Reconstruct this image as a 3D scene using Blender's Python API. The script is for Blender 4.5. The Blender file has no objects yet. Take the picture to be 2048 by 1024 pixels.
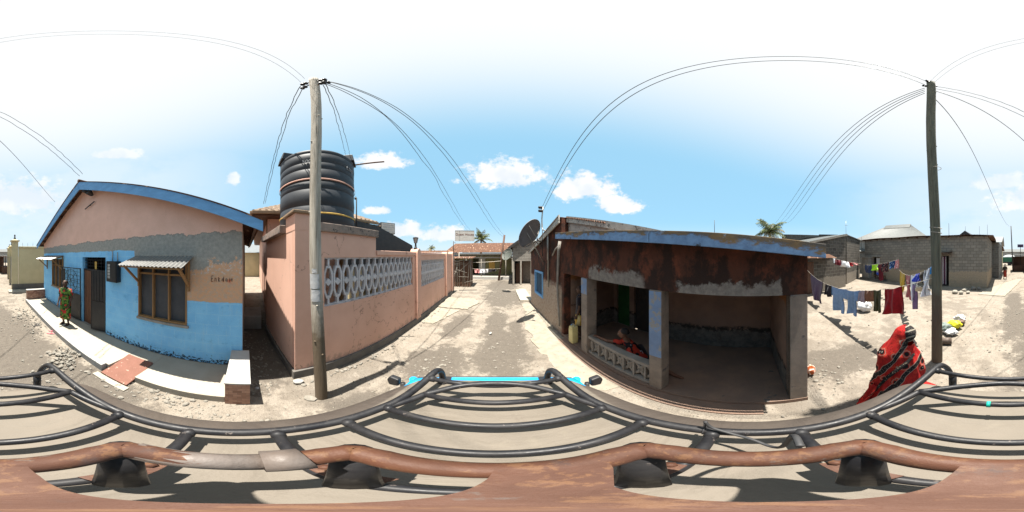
import bpy, bmesh, math, random
from mathutils import Vector as V, Matrix as MX, noise as mnoise
R = math.radians
random.seed(7)
sc = bpy.context.scene
COL = sc.collection
H = 2.6                                   # eye height above the ground

# ---------------------------------------------------------------- camera
cam = bpy.data.objects.new('camera', bpy.data.cameras.new('camera'))
COL.objects.link(cam)
cam.data.type = 'PANO'
try:
    cam.data.panorama_type = 'EQUIRECTANGULAR'
except Exception:
    cam.data.cycles.panorama_type = 'EQUIRECTANGULAR'
cam.location = (0, 0, H)
cam.rotation_euler = (R(90), 0, 0)
cam.data.clip_start = 0.02
cam.data.clip_end = 5000
sc.camera = cam

# ---------------------------------------------------------------- node helper
class G:
    def __init__(s, nt):
        s.nt = nt
    def put(s, inp, v):
        if isinstance(v, bpy.types.NodeSocket):
            s.nt.links.new(v, inp)
        elif isinstance(v, (tuple, list)) and len(v) == 3 and inp.type == 'RGBA':
            inp.default_value = (*v, 1)
        else:
            inp.default_value = v
    def node(s, t, ins=None, **p):
        n = s.nt.nodes.new(t)
        for k, v in p.items():
            setattr(n, k, v)
        for k, v in (ins or {}).items():
            s.put(n.inputs[k], v)
        return n
    def m(s, op, a, b=0.0, c=0.0, clamp=False):
        n = s.node('ShaderNodeMath', {0: a, 1: b, 2: c}, operation=op)
        n.use_clamp = clamp
        return n.outputs[0]
    def add(s, a, b): return s.m('ADD', a, b)
    def sub(s, a, b): return s.m('SUBTRACT', a, b)
    def mul(s, a, b): return s.m('MULTIPLY', a, b)
    def mx(s, a, b): return s.m('MAXIMUM', a, b)
    def mn(s, a, b): return s.m('MINIMUM', a, b)
    def inv(s, a): return s.m('SUBTRACT', 1.0, a)
    def ss(s, x, a, b, lo=0.0, hi=1.0):
        return s.node('ShaderNodeMapRange', {0: x, 1: a, 2: b, 3: lo, 4: hi},
                      interpolation_type='SMOOTHSTEP').outputs[0]
    def mix(s, f, a, b, mode='MIX'):
        n = s.nt.nodes.new('ShaderNodeMix'); n.data_type = 'RGBA'; n.blend_type = mode
        s.put(n.inputs[0], f); s.put(n.inputs[6], a); s.put(n.inputs[7], b)
        return n.outputs[2]
    def obj(s):
        return s.node('ShaderNodeTexCoord').outputs['Object']
    def sep(s, v):
        n = s.node('ShaderNodeSeparateXYZ', {0: v}); return n.outputs[0], n.outputs[1], n.outputs[2]
    def comb(s, x, y, z):
        return s.node('ShaderNodeCombineXYZ', {0: x, 1: y, 2: z}).outputs[0]
    def vm(s, op, a, b=(0, 0, 0)):
        n = s.node('ShaderNodeVectorMath', {0: a, 1: b}, operation=op)
        return n.outputs['Value'] if op in ('DOT_PRODUCT', 'LENGTH', 'DISTANCE') else n.outputs[0]
    def noise(s, v, scale=5.0, detail=5.0, rough=0.55, dist=0.0):
        return s.node('ShaderNodeTexNoise', {'Vector': v, 'Scale': scale, 'Detail': detail,
                                             'Roughness': rough, 'Distortion': dist}).outputs[0]
    def vor(s, v, scale=5.0, feat='F1', out='Distance', rnd=1.0):
        return s.node('ShaderNodeTexVoronoi', {'Vector': v, 'Scale': scale, 'Randomness': rnd}, feature=feat).outputs[out]
    def bump(s, h, strength=0.3, dist=0.02, normal=None):
        ins = {'Height': h, 'Strength': strength, 'Distance': dist}
        if normal is not None: ins['Normal'] = normal
        return s.node('ShaderNodeBump', ins).outputs[0]

def material(name, fn):
    mt = bpy.data.materials.new(name)
    mt.use_nodes = True
    nt = mt.node_tree
    nt.nodes.clear()
    g = G(nt)
    d = fn(g)
    b = g.node('ShaderNodeBsdfPrincipled')
    for k, v in d.items():
        g.put(b.inputs[{'col': 'Base Color', 'rough': 'Roughness', 'metal': 'Metallic', 'nor': 'Normal',
                        'spec': 'Specular IOR Level', 'alpha': 'Alpha', 'sheen': 'Sheen Weight',
                        'trans': 'Transmission Weight'}[k]], v)
    o = g.node('ShaderNodeOutputMaterial')
    nt.links.new(b.outputs[0], o.inputs[0])
    return mt

def plain(name, c1, c2=None, scale=4.0, rough=0.75, bump=0.25, bscale=60.0, metal=0.0, spots=None, sscale=14.0, sthr=0.62, stretch=None, spec=0.35):
    """weathered surface: two tones blended by noise, optional worn spots, fine bump"""
    c2 = c2 or tuple(x * 0.72 for x in c1)
    def f(g):
        p = g.obj()
        if stretch:
            p = g.vm('MULTIPLY', p, stretch)
        a = g.noise(p, scale, 8, 0.62)
        col = g.mix(g.ss(a, 0.32, 0.70), c1, c2)
        if spots:
            q = g.noise(p, sscale, 8, 0.7)
            col = g.mix(g.ss(q, sthr, sthr + 0.05), col, spots)
        fine = g.noise(p, bscale, 4, 0.6)
        col = g.mix(g.ss(fine, 0.3, 0.75, 0.0, 0.22), col, tuple(x * 0.5 for x in c1))
        return dict(col=col, rough=rough, metal=metal, spec=spec, nor=g.bump(g.add(fine, g.mul(a, 0.8)), bump, 0.01))
    return material(name, f)

# ---------------------------------------------------------------- world and sun
SUN_EL, SUN_AZ = R(75), R(176.5)             # azimuth measured from +Y towards +X
SUN = V((math.sin(SUN_AZ) * math.cos(SUN_EL), math.cos(SUN_AZ) * math.cos(SUN_EL), math.sin(SUN_EL)))

def direction(px, py):
    """unit direction seen at a pixel of the 2048 x 1024 panorama"""
    a = (px - 1024) / 2048 * 2 * math.pi
    e = (512 - py) / 1024 * math.pi
    return V((math.sin(a) * math.cos(e), math.cos(a) * math.cos(e), math.sin(e)))

world = bpy.data.worlds.new('World')
sc.world = world
world.use_nodes = True
wn = world.node_tree
wn.nodes.clear()
g = G(wn)
sky = g.node('ShaderNodeTexSky', sky_type='NISHITA')
sky.sun_disc = False
sky.sun_elevation = SUN_EL
sky.sun_rotation = SUN_AZ
sky.altitude = 10
sky.air_density = 1.0
sky.dust_density = 0.6
sky.ozone_density = 2.0
dirv = g.vm('NORMALIZE', g.node('ShaderNodeTexCoord').outputs['Generated'])
col = g.mix(0.80, sky.outputs[0], (2.4, 4.6, 6.1))          # humid tropical haze over the blue
WHITE = 5.9
# bright veil of thin cloud round the sun and towards the back of the street
dots = g.vm('DOT_PRODUCT', dirv, tuple(SUN))
veil = g.ss(dots, 0.40, 0.97)
back = g.ss(g.vm('DOT_PRODUCT', dirv, tuple(V((-0.25, -1, 0.25)).normalized())), -0.05, 0.98, 0.0, 0.60)
wisp = g.noise(g.vm('MULTIPLY', dirv, (1, 1, 2.2)), 2.6, 7, 0.6)
veil = g.mx(veil, g.mul(back, g.ss(wisp, 0.2, 0.6, 0.55, 1.0)))
dz = g.sep(dirv)[2]
hz = g.ss(dz, 0.22, 0.0, 0.0, 0.5)
veil = g.mx(veil, hz)
col = g.mix(veil, col, (WHITE * 1.0, WHITE * 1.02, WHITE * 1.03))
# cumulus clouds
CL = [(1012, 352, 74, 34, 1), (1165, 378, 62, 33, 1), (1238, 414, 44, 25, 1), (762, 324, 48, 20, 1), (756, 423, 28, 11, .9),
      (465, 361, 13, 17, .8), (805, 462, 62, 20, .95), (890, 472, 60, 18, .9), (232, 309, 50, 14, .7), (40, 400, 90, 45, .8),
      (2010, 366, 60, 20, .6), (700, 478, 60, 25, .8), (985, 300, 12, 6, .0)]
n1 = g.noise(g.vm('MULTIPLY', dirv, (1, 1, 1.5)), 15.0, 9, 0.62)
n2 = g.noise(dirv, 6.0, 3, 0.5)
tot = None
for px, py, hw, hh, st in CL:
    hw, hh = hw * 1.14, hh * 1.2
    c = direction(px, py)
    rt = V((c.y, -c.x, 0)).normalized()
    up = rt.cross(c)
    x = g.vm('DOT_PRODUCT', dirv, tuple(rt / (hw / 2048 * 2 * math.pi)))
    y = g.sub(g.vm('DOT_PRODUCT', dirv, tuple(up / (hh / 1024 * math.pi))), up.dot(c))
    # flat underside: squeeze the lower half
    y = g.mul(y, g.ss(y, 0.0, -0.4, 1.0, 1.7))
    r2 = g.m('SQRT', g.add(g.mul(x, x), g.mul(y, y)))
    front = g.ss(g.vm('DOT_PRODUCT', dirv, tuple(c)), 0.5, 0.7)
    k = g.sub(g.mul(g.sub(1.0, r2), front), g.mul(g.inv(front), 4.0))
    k = g.mul(g.ss(g.add(k, g.mul(g.sub(g.add(g.mul(n1, 1.5), g.mul(n2, 0.6)), 1.05), 1.25)), 0.0, 0.50), st)
    tot = k if tot is None else g.mx(tot, k)
col = g.mix(tot, col, g.mix(g.ss(n2, 0.35, 0.6), (WHITE * .86, WHITE * .92, WHITE * .98), (WHITE * 1.05,) * 3))
bg = g.node('ShaderNodeBackground', {0: col, 1: 0.063})
wo = g.node('ShaderNodeOutputWorld')
wn.links.new(bg.outputs[0], wo.inputs[0])

sun = bpy.data.objects.new('sun', bpy.data.lights.new('sun', 'SUN'))
COL.objects.link(sun)
sun.data.energy = 5.0
sun.data.angle = R(0.5)
sun.data.color = (1.0, 0.95, 0.86)
sun.rotation_euler = SUN.to_track_quat('Z', 'Y').to_euler()
sun.location = (0, -8, 40)

sc.view_settings.view_transform = 'Standard'
sc.view_settings.look = 'None'
sc.view_settings.gamma = 1.0
sc.view_settings.exposure = 1.45
sc.cycles.max_bounces = 8
sc.cycles.diffuse_bounces = 5

# ---------------------------------------------------------------- geometry helpers
def P(px, py, d):
    """world point seen at a pixel, d metres away over the ground"""
    a = (px - 1024) / 2048 * 2 * math.pi
    e = (512 - py) / 1024 * math.pi
    return V((d * math.sin(a), d * math.cos(a), H + d * math.tan(e)))

def GP(px, py, z=0.0):
    """world point seen at a pixel, on the level z"""
    e = (512 - py) / 1024 * math.pi
    return P(px, py, (z - H) / math.tan(e))

class MB:
    def __init__(s):
        s.v, s.f, s.m, s.s = [], [], [], []
    def add(s, vs, fs, m=0, smooth=False):
        o = len(s.v)
        s.v += [tuple(x) for x in vs]
        for f in fs:
            s.f.append([i + o for i in f]); s.m.append(m); s.s.append(smooth)
        return s
    def box(s, x0, x1, y0, y1, z0, z1, m=0):
        vs = [(x, y, z) for z in (z0, z1) for y in (y0, y1) for x in (x0, x1)]
        return s.add(vs, [(0, 2, 3, 1), (4, 5, 7, 6), (0, 1, 5, 4), (2, 6, 7, 3), (0, 4, 6, 2), (1, 3, 7, 5)], m)
    def obox(s, mat, sx, sy, sz, m=0):
        o = len(s.v)
        s.box(-sx / 2, sx / 2, -sy / 2, sy / 2, -sz / 2, sz / 2, m)
        for i in range(o, len(s.v)):
            s.v[i] = tuple(mat @ V(s.v[i]))
        return s
    def bar(s, a, b, w, h, m=0, up=(0, 0, 1)):
        a, b = V(a), V(b)
        x = (b - a)
        L = x.length
        x.normalize()
        u = V(up)
        if abs(x.dot(u)) > 0.99: u = V((1, 0, 0))
        y = u.cross(x).normalized(); z = x.cross(y)
        mt = MX((x, y, z)).transposed().to_4x4()
        mt.translation = (a + b) / 2
        return s.obox(mt, L, w, h, m)
    def tube(s, pts, r, n=8, m=0, caps=True, smooth=True, closed=False, squash=1.0, dome=False):
        pts = [V(p) for p in pts]
        rs = list(r) if isinstance(r, (list, tuple)) else [r] * len(pts)
        if dome:
            d0 = (pts[0] - pts[1]).normalized(); d1 = (pts[-1] - pts[-2]).normalized()
            a, b = [], []
            for k in (1.0, 0.75, 0.4):
                a.append((pts[0] + d0 * rs[0] * k, rs[0] * math.sqrt(max(0.02, 1 - k * k))))
                b.append((pts[-1] + d1 * rs[-1] * k, rs[-1] * math.sqrt(max(0.02, 1 - k * k))))
            b.reverse()
            pts = [x[0] for x in a] + pts + [x[0] for x in b]
            rs = [x[1] for x in a] + rs + [x[1] for x in b]
        N = len(pts)
        tang = []
        for i in range(N):
            if closed: t = pts[(i + 1) % N] - pts[i - 1]
            else: t = pts[min(i + 1, N - 1)] - pts[max(i - 1, 0)]
            tang.append(t.normalized() if t.length > 1e-9 else V((0, 0, 1)))
        nrm = tang[0].orthogonal().normalized()
        if abs(tang[0].z) < 0.95: nrm = (V((0, 0, 1)) - tang[0] * tang[0].z).normalized()
        vs = []
        for i in range(N):
            t = tang[i]
            nrm = (nrm - t * nrm.dot(t))
            nrm = nrm.normalized() if nrm.length > 1e-6 else t.orthogonal().normalized()
            bi = t.cross(nrm)
            for k in range(n):
                a = 2 * math.pi * k / n
                vs.append(pts[i] + (nrm * math.cos(a) * squash + bi * math.sin(a)) * rs[i])
        fs = []
        for i in range(N if closed else N - 1):
            j = (i + 1) % N
            for k in range(n):
                fs.append((i * n + k, i * n + (k + 1) % n, j * n + (k + 1) % n, j * n + k))
        if caps and not closed:
            fs.append(tuple(reversed(range(n)))); fs.append(tuple((N - 1) * n + k for k in range(n)))
        return s.add(vs, fs, m, smooth)
    def lathe(s, prof, n=24, m=0, mat=None, smooth=True, capb=True, capt=True):
        mat = mat or MX()
        vs = [mat @ V((r * math.cos(2 * math.pi * k / n), r * math.sin(2 * math.pi * k / n), z)) for r, z in prof for k in range(n)]
        fs = [(i * n + k, i * n + (k + 1) % n, (i + 1) * n + (k + 1) % n, (i + 1) * n + k) for i in range(len(prof) - 1) for k in range(n)]
        if capb: fs.append(tuple(reversed(range(n))))
        if capt: fs.append(tuple((len(prof) - 1) * n + k for k in range(n)))
        return s.add(vs, fs, m, smooth)
    def loft(s, rings, n=28, m=0, amp=0.0, freq=7, seed=0, caps=True, smooth=True):
        """rings: (centre, x axis vector, y axis vector[, fold])"""
        vs = []
        for i, rg in enumerate(rings):
            c, ax, ay = V(rg[0]), V(rg[1]), V(rg[2])
            am = rg[3] if len(rg) > 3 else amp
            for k in range(n):
                a = 2 * math.pi * k / n
                w = 1 + am * math.sin(freq * a + seed + 0.5 * math.sin(i * 0.7 + seed)) + am * 0.6 * math.sin((freq * 2 - 3) * a + 1.3 * seed + i * 0.25)
                vs.append(c + (ax * math.cos(a) + ay * math.sin(a)) * w)
        fs = [(i * n + k, i * n + (k + 1) % n, (i + 1) * n + (k + 1) % n, (i + 1) * n + k) for i in range(len(rings) - 1) for k in range(n)]
        if caps:
            fs.append(tuple(reversed(range(n)))); fs.append(tuple((len(rings) - 1) * n + k for k in range(n)))
        return s.add(vs, fs, m, smooth)
    def grid(s, nu, nv, fn, m=0, smooth=True):
        vs = [fn(i / nu, j / nv) for j in range(nv + 1) for i in range(nu + 1)]
        fs = [(j * (nu + 1) + i, j * (nu + 1) + i + 1, (j + 1) * (nu + 1) + i + 1, (j + 1) * (nu + 1) + i) for j in range(nv) for i in range(nu)]
        return s.add(vs, fs, m, smooth)
    def prism(s, poly, ex, m=0):
        """poly: 3-D points of a planar outline; ex: extrusion vector"""
        n = len(poly); ex = V(ex)
        vs = [V(p) for p in poly] + [V(p) + ex for p in poly]
        fs = [tuple(range(n)), tuple(reversed(range(n, 2 * n)))] + [(i, i + n, (i + 1) % n + n, (i + 1) % n) for i in range(n)]
        return s.add(vs, fs, m)
    def wall(s, us, zs, holes, y0, y1, top=None, m=0):
        """solid wall between y0 and y1 with rectangular holes; top(u) gives a sloping top edge"""
        us = sorted(set([round(u, 4) for u in us] + [round(h[k], 4) for h in holes for k in (0, 1)]))
        zs = sorted(set([round(z, 4) for z in zs] + [round(h[k], 4) for h in holes for k in (2, 3)]))
        nz = len(zs) - 1
        def zz(u, j):
            return top(u) if (top and j == nz) else zs[j]
        def solid(i, j):
            if i < 0 or j < 0 or i >= len(us) - 1 or j >= nz: return False
            uc, zc = (us[i] + us[i + 1]) / 2, (zs[j] + zs[j + 1]) / 2
            return not any(h[0] < uc < h[1] and h[2] < zc < h[3] for h in holes)
        for i in range(len(us) - 1):
            for j in range(nz):
                if not solid(i, j): continue
                a, b = us[i], us[i + 1]
                q = [(a, zz(a, j)), (b, zz(b, j)), (b, zz(b, j + 1)), (a, zz(a, j + 1))]
                s.add([(u, y1, z) for u, z in q], [(3, 2, 1, 0)], m)
                s.add([(u, y0, z) for u, z in q], [(0, 1, 2, 3)], m)
                for k, (di, dj) in enumerate(((0, -1), (1, 0), (0, 1), (-1, 0))):
                    if not solid(i + di, j + dj):
                        p, r = q[k], q[(k + 1) % 4]
                        s.add([(p[0], y0, p[1]), (p[0], y1, p[1]), (r[0], y1, r[1]), (r[0], y0, r[1])], [(0, 1, 2, 3)], m)
        return s
    def build(s, name, mats, parent=None, bevel=0.0, weld=False):
        me = bpy.data.meshes.new(name)
        me.from_pydata(s.v, [], s.f)
        for mt in (mats if isinstance(mats, (list, tuple)) else [mats]):
            me.materials.append(mt)
        me.polygons.foreach_set('material_index', s.m)
        me.polygons.foreach_set('use_smooth', s.s)
        bm = bmesh.new(); bm.from_mesh(me)
        if weld: bmesh.ops.remove_doubles(bm, verts=bm.verts, dist=0.0006)
        bmesh.ops.recalc_face_normals(bm, faces=bm.faces)
        bm.to_mesh(me); bm.free()
        me.update()
        o = bpy.data.objects.new(name, me)
        COL.objects.link(o)
        if parent is not None: o.parent = parent
        if bevel:
            b = o.modifiers.new('bevel', 'BEVEL'); b.width = bevel; b.segments = 2; b.limit_method = 'ANGLE'; b.angle_limit = R(40)
        return o

def build_pieces(mb, name, mats, parent, bevel=0.0):
    """link every separate piece of a mesh as a part of its own"""
    par = list(range(len(mb.v)))
    def root(i):
        while par[i] != i:
            par[i] = par[par[i]]; i = par[i]
        return i
    for f in mb.f:
        for k in f[1:]: par[root(k)] = root(f[0])
    groups = {}
    for fi, f in enumerate(mb.f): groups.setdefault(root(f[0]), []).append(fi)
    out = []
    for fl in groups.values():
        q = MB(); idx = {}
        for fi in fl:
            for k in mb.f[fi]:
                if k not in idx: idx[k] = len(q.v); q.v.append(mb.v[k])
            q.f.append([idx[k] for k in mb.f[fi]]); q.m.append(mb.m[fi]); q.s.append(mb.s[fi])
        out.append(q.build(name, mats, parent, bevel))
    return out

def tag(o, label=None, cat=None, group=None, kind=None):
    if label: o['label'] = label
    if cat: o['category'] = cat
    if group: o['group'] = group
    if kind: o['kind'] = kind
    return o

def thing(name, label, cat, loc=(0, 0, 0), rz=0.0, group=None):
    o = bpy.data.objects.new(name, None)
    COL.objects.link(o)
    o.location = loc; o.rotation_euler = (0, 0, rz); o.empty_display_size = 0.2
    return tag(o, label, cat, group)

def copy_tree(o, parent=None):
    c = o.copy(); COL.objects.link(c)
    if parent is not None: c.parent = parent
    for ch in list(o.children): copy_tree(ch, c)
    return c

class Frame:
    """a wall plane: origin, running direction u (local x), outward normal (local y)"""
    def __init__(s, o, d):
        s.o = V((o[0], o[1], 0)); s.u = V((d[0], d[1], 0)).normalized()
        s.n = V((-s.u.y, s.u.x, 0)); s.rz = math.atan2(s.u.y, s.u.x)
    def at(s, px, py, off=0.0):
        """(u, z) where the sight line of a pixel meets the plane y = off"""
        d = direction(px, py); c = V((0, 0, H))
        t = (s.o + s.n * off - c).dot(s.n) / d.dot(s.n)
        p = c + d * t
        return (p - s.o).dot(s.u), p.z
    def w(s, u, y, z):
        return s.o + s.u * u + s.n * y + V((0, 0, z))

def text_mesh(name, txt, size, mt, parent, mat, ext=0.002, align='CENTER'):
    cu = bpy.data.curves.new(name, 'FONT')
    cu.body = txt; cu.size = size; cu.extrude = ext; cu.align_x = align; cu.align_y = 'CENTER'
    t = bpy.data.objects.new(name + '_t', cu)
    COL.objects.link(t)
    dg = bpy.context.evaluated_depsgraph_get(); dg.update()
    me = bpy.data.meshes.new_from_object(t.evaluated_get(dg))
    bpy.data.objects.remove(t)
    me.transform(mat)
    me.materials.clear(); me.materials.append(mt)
    o = bpy.data.objects.new(name, me)
    COL.objects.link(o); o.parent = parent
    return o

def corrugated(mb, u0, u1, fn, pitch=0.076, amp=0.009, nv=1, m=0, thick=0.0):
    """fn(u, v) -> (point, normal); waves run along u"""
    n = max(4, int(abs(u1 - u0) / pitch * 6))
    def f(a, b):
        u = u0 + (u1 - u0) * a
        p, nn = fn(u, b)
        return V(p) + V(nn) * (amp * math.sin(2 * math.pi * u / pitch))
    mb.grid(n, nv, f, m)
    if thick:
        def f2(a, b):
            u = u0 + (u1 - u0) * a
            p, nn = fn(u, b)
            return V(p) + V(nn) * (amp * math.sin(2 * math.pi * u / pitch) - thick)
        mb.grid(n, nv, f2, m)
    return mb

def sag_points(a, b, sag, n=24):
    a, b = V(a), V(b)
    return [a.lerp(b, i / n) - V((0, 0, 4 * sag * (i / n) * (1 - i / n))) for i in range(n + 1)]
# ---------------------------------------------------------------- materials
def f_ground(g):
    p = g.obj()
    x, y, z = g.sep(p)
    big = g.noise(p, 0.35, 6, 0.6)
    mid = g.noise(p, 1.6, 9, 0.68)
    fine = g.noise(p, 9.0, 9, 0.72)
    grit = g.noise(p, 55.0, 5, 0.6)
    wob = g.mul(g.sub(mid, 0.5), 1.7)
    # damp, trodden mud lying in the lane: patches given as (x, y, rx, ry)
    tot = None
    for cx, cy, rx, ry in [(-.25, 4.2, .85, 2.0), (-.55, 6.0, .5, 2.0), (-1.5, 3.0, .9, 1.1), (-.55, 10.3, 1.5, 2.9), (-.9, 14.5, 1.8, 3.5),
                           (.1, 5.5, .32, .85), (-1.9, 5.6, .55, 1.5), (.75, 2.6, .55, .5),
                           (-.5, -4.2, 1.0, 3.2), (-1.0, -2.3, 1.0, 1.5), (.2, -6.5, .9, 2.5), (-1.2, 1.2, .9, .8), (-4.5, .1, 2.6, .7),
                           (3.2, -1.5, .9, 1.2), (.6, -9.5, .6, 2.5), (6.5, -8.5, 2.0, 1.0), (7.3, -4.6, 1.6, .8)]:
        dx = g.mul(g.sub(x, cx), 1 / rx); dy = g.mul(g.sub(y, cy), 1 / ry)
        k = g.sub(1.0, g.m('SQRT', g.add(g.mul(dx, dx), g.mul(dy, dy))))
        tot = k if tot is None else g.mx(tot, k)
    lane = g.ss(g.add(tot, g.add(wob, g.mul(g.sub(fine, .5), 1.3))), 0.0, 0.35)
    free = g.ss(g.add(big, g.mul(g.sub(mid, 0.5), 0.7)), 0.50, 0.60, 0.0, 0.75)
    ruts = g.ss(g.noise(g.vm('MULTIPLY', p, (2.6, .45, 1)), 1.3, 8, .7), .54, .66, 0, .55)
    mud = g.mx(g.mx(lane, g.mul(free, 0.6)), g.mul(ruts, g.ss(g.m('ABSOLUTE', x), 3.2, 1.6)))
    pale = g.mix(g.ss(mid, 0.3, 0.7), (0.297, 0.262, 0.219), (0.232, 0.197, 0.158))
    pale = g.mix(g.ss(fine, 0.40, 0.72, 0, 0.55), pale, (0.172, 0.145, 0.119))
    dark = g.mix(g.ss(fine, 0.3, 0.7), (0.102, 0.0881, 0.0742), (0.138, 0.119, 0.0985))
    col = g.mix(mud, pale, dark)
    # bits of pale stone and dark litter
    vd = g.vor(p, 7.0); vc = g.vor(p, 7.0, out='Color')
    cr = g.sep(vc)[0]
    peb = g.mul(g.ss(vd, 0.16, 0.11), g.ss(cr, 0.72, 0.76))
    col = g.mix(peb, col, (0.255, 0.23, 0.188))
    v2 = g.vor(p, 22.0); c2 = g.sep(g.vor(p, 22.0, out='Color'))
    peb2 = g.mul(g.ss(v2, 0.25, 0.17), g.ss(c2[0], 0.66, 0.70))
    col = g.mix(g.mul(peb2, 0.8), col, g.mix(c2[1], (0.267, 0.243, 0.2), (0.0607, 0.0485, 0.0364)))
    col = g.mix(g.ss(grit, 0.35, 0.75, 0, 0.4), col, (0.0728, 0.0607, 0.0473))
    v3 = g.vor(p, 60.0); c3 = g.sep(g.vor(p, 60.0, out='Color'))
    col = g.mix(g.mul(g.ss(v3, .3, .2, 0, .7), g.ss(c3[0], .6, .62)), col, g.mix(c3[1], (0.279, 0.254, 0.205), (0.0492, 0.041, 0.0328)))
    h = g.add(g.add(g.mul(fine, 1.0), g.mul(grit, 0.45)), g.add(g.mul(peb, 0.7), g.mul(peb2, 0.4)))
    return dict(col=col, rough=0.95, spec=0.15, nor=g.bump(h, 0.85, 0.035))
M_ground = material('sandy_ground', f_ground)

def f_bluehouse(g):
    p = g.obj(); x, y, z = g.sep(p)
    n = g.noise(p, 2.2, 8, 0.62); nf = g.noise(p, 14, 8, 0.65); grit = g.noise(p, 70, 4)
    w = g.add(g.mul(g.sub(n, .5), .34), g.mul(g.sub(nf, .5), .12))
    pink = g.mix(g.ss(n, .3, .7), (.78, .49, .39), (.70, .43, .335))
    grey = g.mix(g.ss(nf, .3, .72), (.36, .345, .31), (.25, .245, .225))
    brick = g.node('ShaderNodeTexBrick', {'Vector': g.comb(x, z, 0.0), 'Scale': 1.0, 'Mortar Size': .012, 'Mortar Smooth': .6,
                                          'Brick Width': .46, 'Row Height': .235})
    blue = g.mix(g.ss(n, .3, .72), (.25, .57, .84), (.18, .47, .78))
    blue = g.mix(g.mul(brick.outputs['Fac'], g.ss(nf, .34, .62, .0, .75)), blue, (.34, .60, .82))
    blue = g.mix(g.ss(g.noise(g.vm('MULTIPLY', p, (2.2, 1, .35)), 5, 6, .7), .52, .70, 0, .5), blue, (.34, .55, .72))
    blue = g.mix(g.ss(g.noise(p, 3.5, 9, .75), .56, .64, 0, .4), blue, (.05, .24, .50))
    blue = g.mix(g.ss(g.noise(p, 26, 7, .75), .66, .70, 0, .8), blue, (.40, .46, .50))
    # scuffed, blackened strip along the floor
    sc_ = g.ss(g.add(nf, g.ss(z, .62, .12, 0, .34)), .78, .83)
    blue = g.mix(g.mul(sc_, g.ss(z, .75, .45)), blue, (.035, .05, .07))
    orange = g.mix(g.ss(nf, .35, .68), (.66, .36, .20), (.50, .36, .26))
    orange = g.mix(g.ss(g.noise(p, 6, 8, .7), .60, .68), orange, (.55, .17, .09))
    orange = g.mix(g.ss(g.noise(p, 22, 7, .75), .58, .63, 0, .9), orange, (.46, .45, .44))
    zl = g.add(z, w)
    # edge of the blue paint along the wall
    right = g.ss(x, 1.16, 1.12)
    mid_ = g.mul(g.ss(x, 2.46, 2.44), g.inv(right))
    edge = g.sub(g.sub(2.74, g.mul(right, 1.06)), g.mul(mid_, .35))
    isblue = g.ss(g.sub(edge, g.add(z, g.mul(w, .35))), -.004, .006)
    col = g.mix(isblue, grey, blue)
    w2 = g.add(g.mul(g.sub(g.noise(p, 2.8, 9, .7), .5), .9), g.mul(g.sub(nf, .5), .25))
    pat = g.mul(g.mul(g.ss(g.add(z, g.add(w2, g.mul(g.ss(x, .6, 1.2), .22))), 2.47, 2.44), g.ss(g.add(x, g.mul(w, .4)), 1.16, 1.13)), g.inv(isblue))
    chips = g.mul(pat, g.mul(g.ss(g.noise(p, 16, 8, .75), .54, .57), g.ss(z, 2.15, 2.35)))
    orange = g.mix(chips, orange, (.55, .54, .53))
    col = g.mix(pat, col, orange)
    ispink = g.ss(zl, 3.05, 3.065)
    rim = g.mul(g.ss(zl, 3.02, 3.06), g.inv(ispink))
    col = g.mix(g.mul(rim, .5), col, (.12, .11, .10))
    col = g.mix(ispink, col, pink)
    col = g.mix(g.ss(grit, .4, .8, 0, .18), col, (.08, .07, .06))
    col = g.mix(g.mul(g.ss(g.noise(g.vm('MULTIPLY', p, (1.6, 1, .3)), 3.0, 8, .7), .58, .72, 0, .4), ispink), col, (.36, .19, .14))
    h = g.add(g.mul(nf, .8), g.add(g.mul(grit, .3), g.mul(isblue, .25)))
    return dict(col=col, rough=.85, spec=.25, nor=g.bump(h, .35, .012))
M_bluehouse = material('blue_house_paint', f_bluehouse)

def f_redhouse(g):
    p = g.obj(); x, y, z = g.sep(p)
    n = g.noise(p, 1.8, 8, .65); nf = g.noise(p, 11, 9, .7); grit = g.noise(p, 70, 4)
    st = g.noise(g.vm('MULTIPLY', p, (3.0, 1, .45)), 3.2, 9, .72)
    red = g.mix(g.ss(n, .3, .7), (.110, .040, .024), (.070, .028, .018))
    bl = g.noise(g.vm('MULTIPLY', p, (1.3, 1, .8)), 1.5, 9, .75)
    red = g.mix(g.ss(g.noise(p, 2.4, 9, .72), .50, .64, 0, .8), red, (.20, .058, .030))
    red = g.mix(g.ss(bl, .46, .56, 0, .92), red, (.028, .017, .014))
    red = g.mix(g.ss(st, .55, .68, 0, .6), red, (.032, .018, .014))
    red = g.mix(g.ss(nf, .62, .74, 0, .45), red, (.17, .055, .032))
    grey = g.mix(g.ss(nf, .3, .7), (.27, .24, .212), (.15, .133, .118))
    w = g.add(g.mul(g.sub(n, .5), .75), g.mul(g.sub(nf, .5), .18))
    # cement patch along the lintel, two stretches
    a = g.mul(g.ss(g.add(z, w), 2.27, 2.21), g.mul(g.ss(g.add(x, g.mul(w, .6)), .30, .33), g.ss(g.add(x, w), 1.72, 1.66)))
    b = g.mul(g.ss(g.add(z, w), 2.34, 2.26), g.mul(g.ss(g.add(x, w), 2.25, 2.4), g.ss(g.add(x, w), 3.9, 3.7)))
    c = g.mul(g.ss(g.add(z, w), 1.75, 1.55), g.ss(x, 5.2, 5.4))
    col = g.mix(g.mx(a, b), red, grey)
    low = g.mix(g.ss(nf, .4, .66), (.40, .33, .26), (.28, .19, .14))
    col = g.mix(c, col, low)
    col = g.mix(g.mul(g.ss(nf, .62, .66), g.ss(z, 1.2, .7, 0, .6)), col, (.32, .09, .05))
    col = g.mix(g.ss(grit, .4, .8, 0, .25), col, (.05, .04, .035))
    return dict(col=col, rough=.9, spec=.2, nor=g.bump(g.add(nf, g.mul(grit, .4)), .5, .015))
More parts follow.
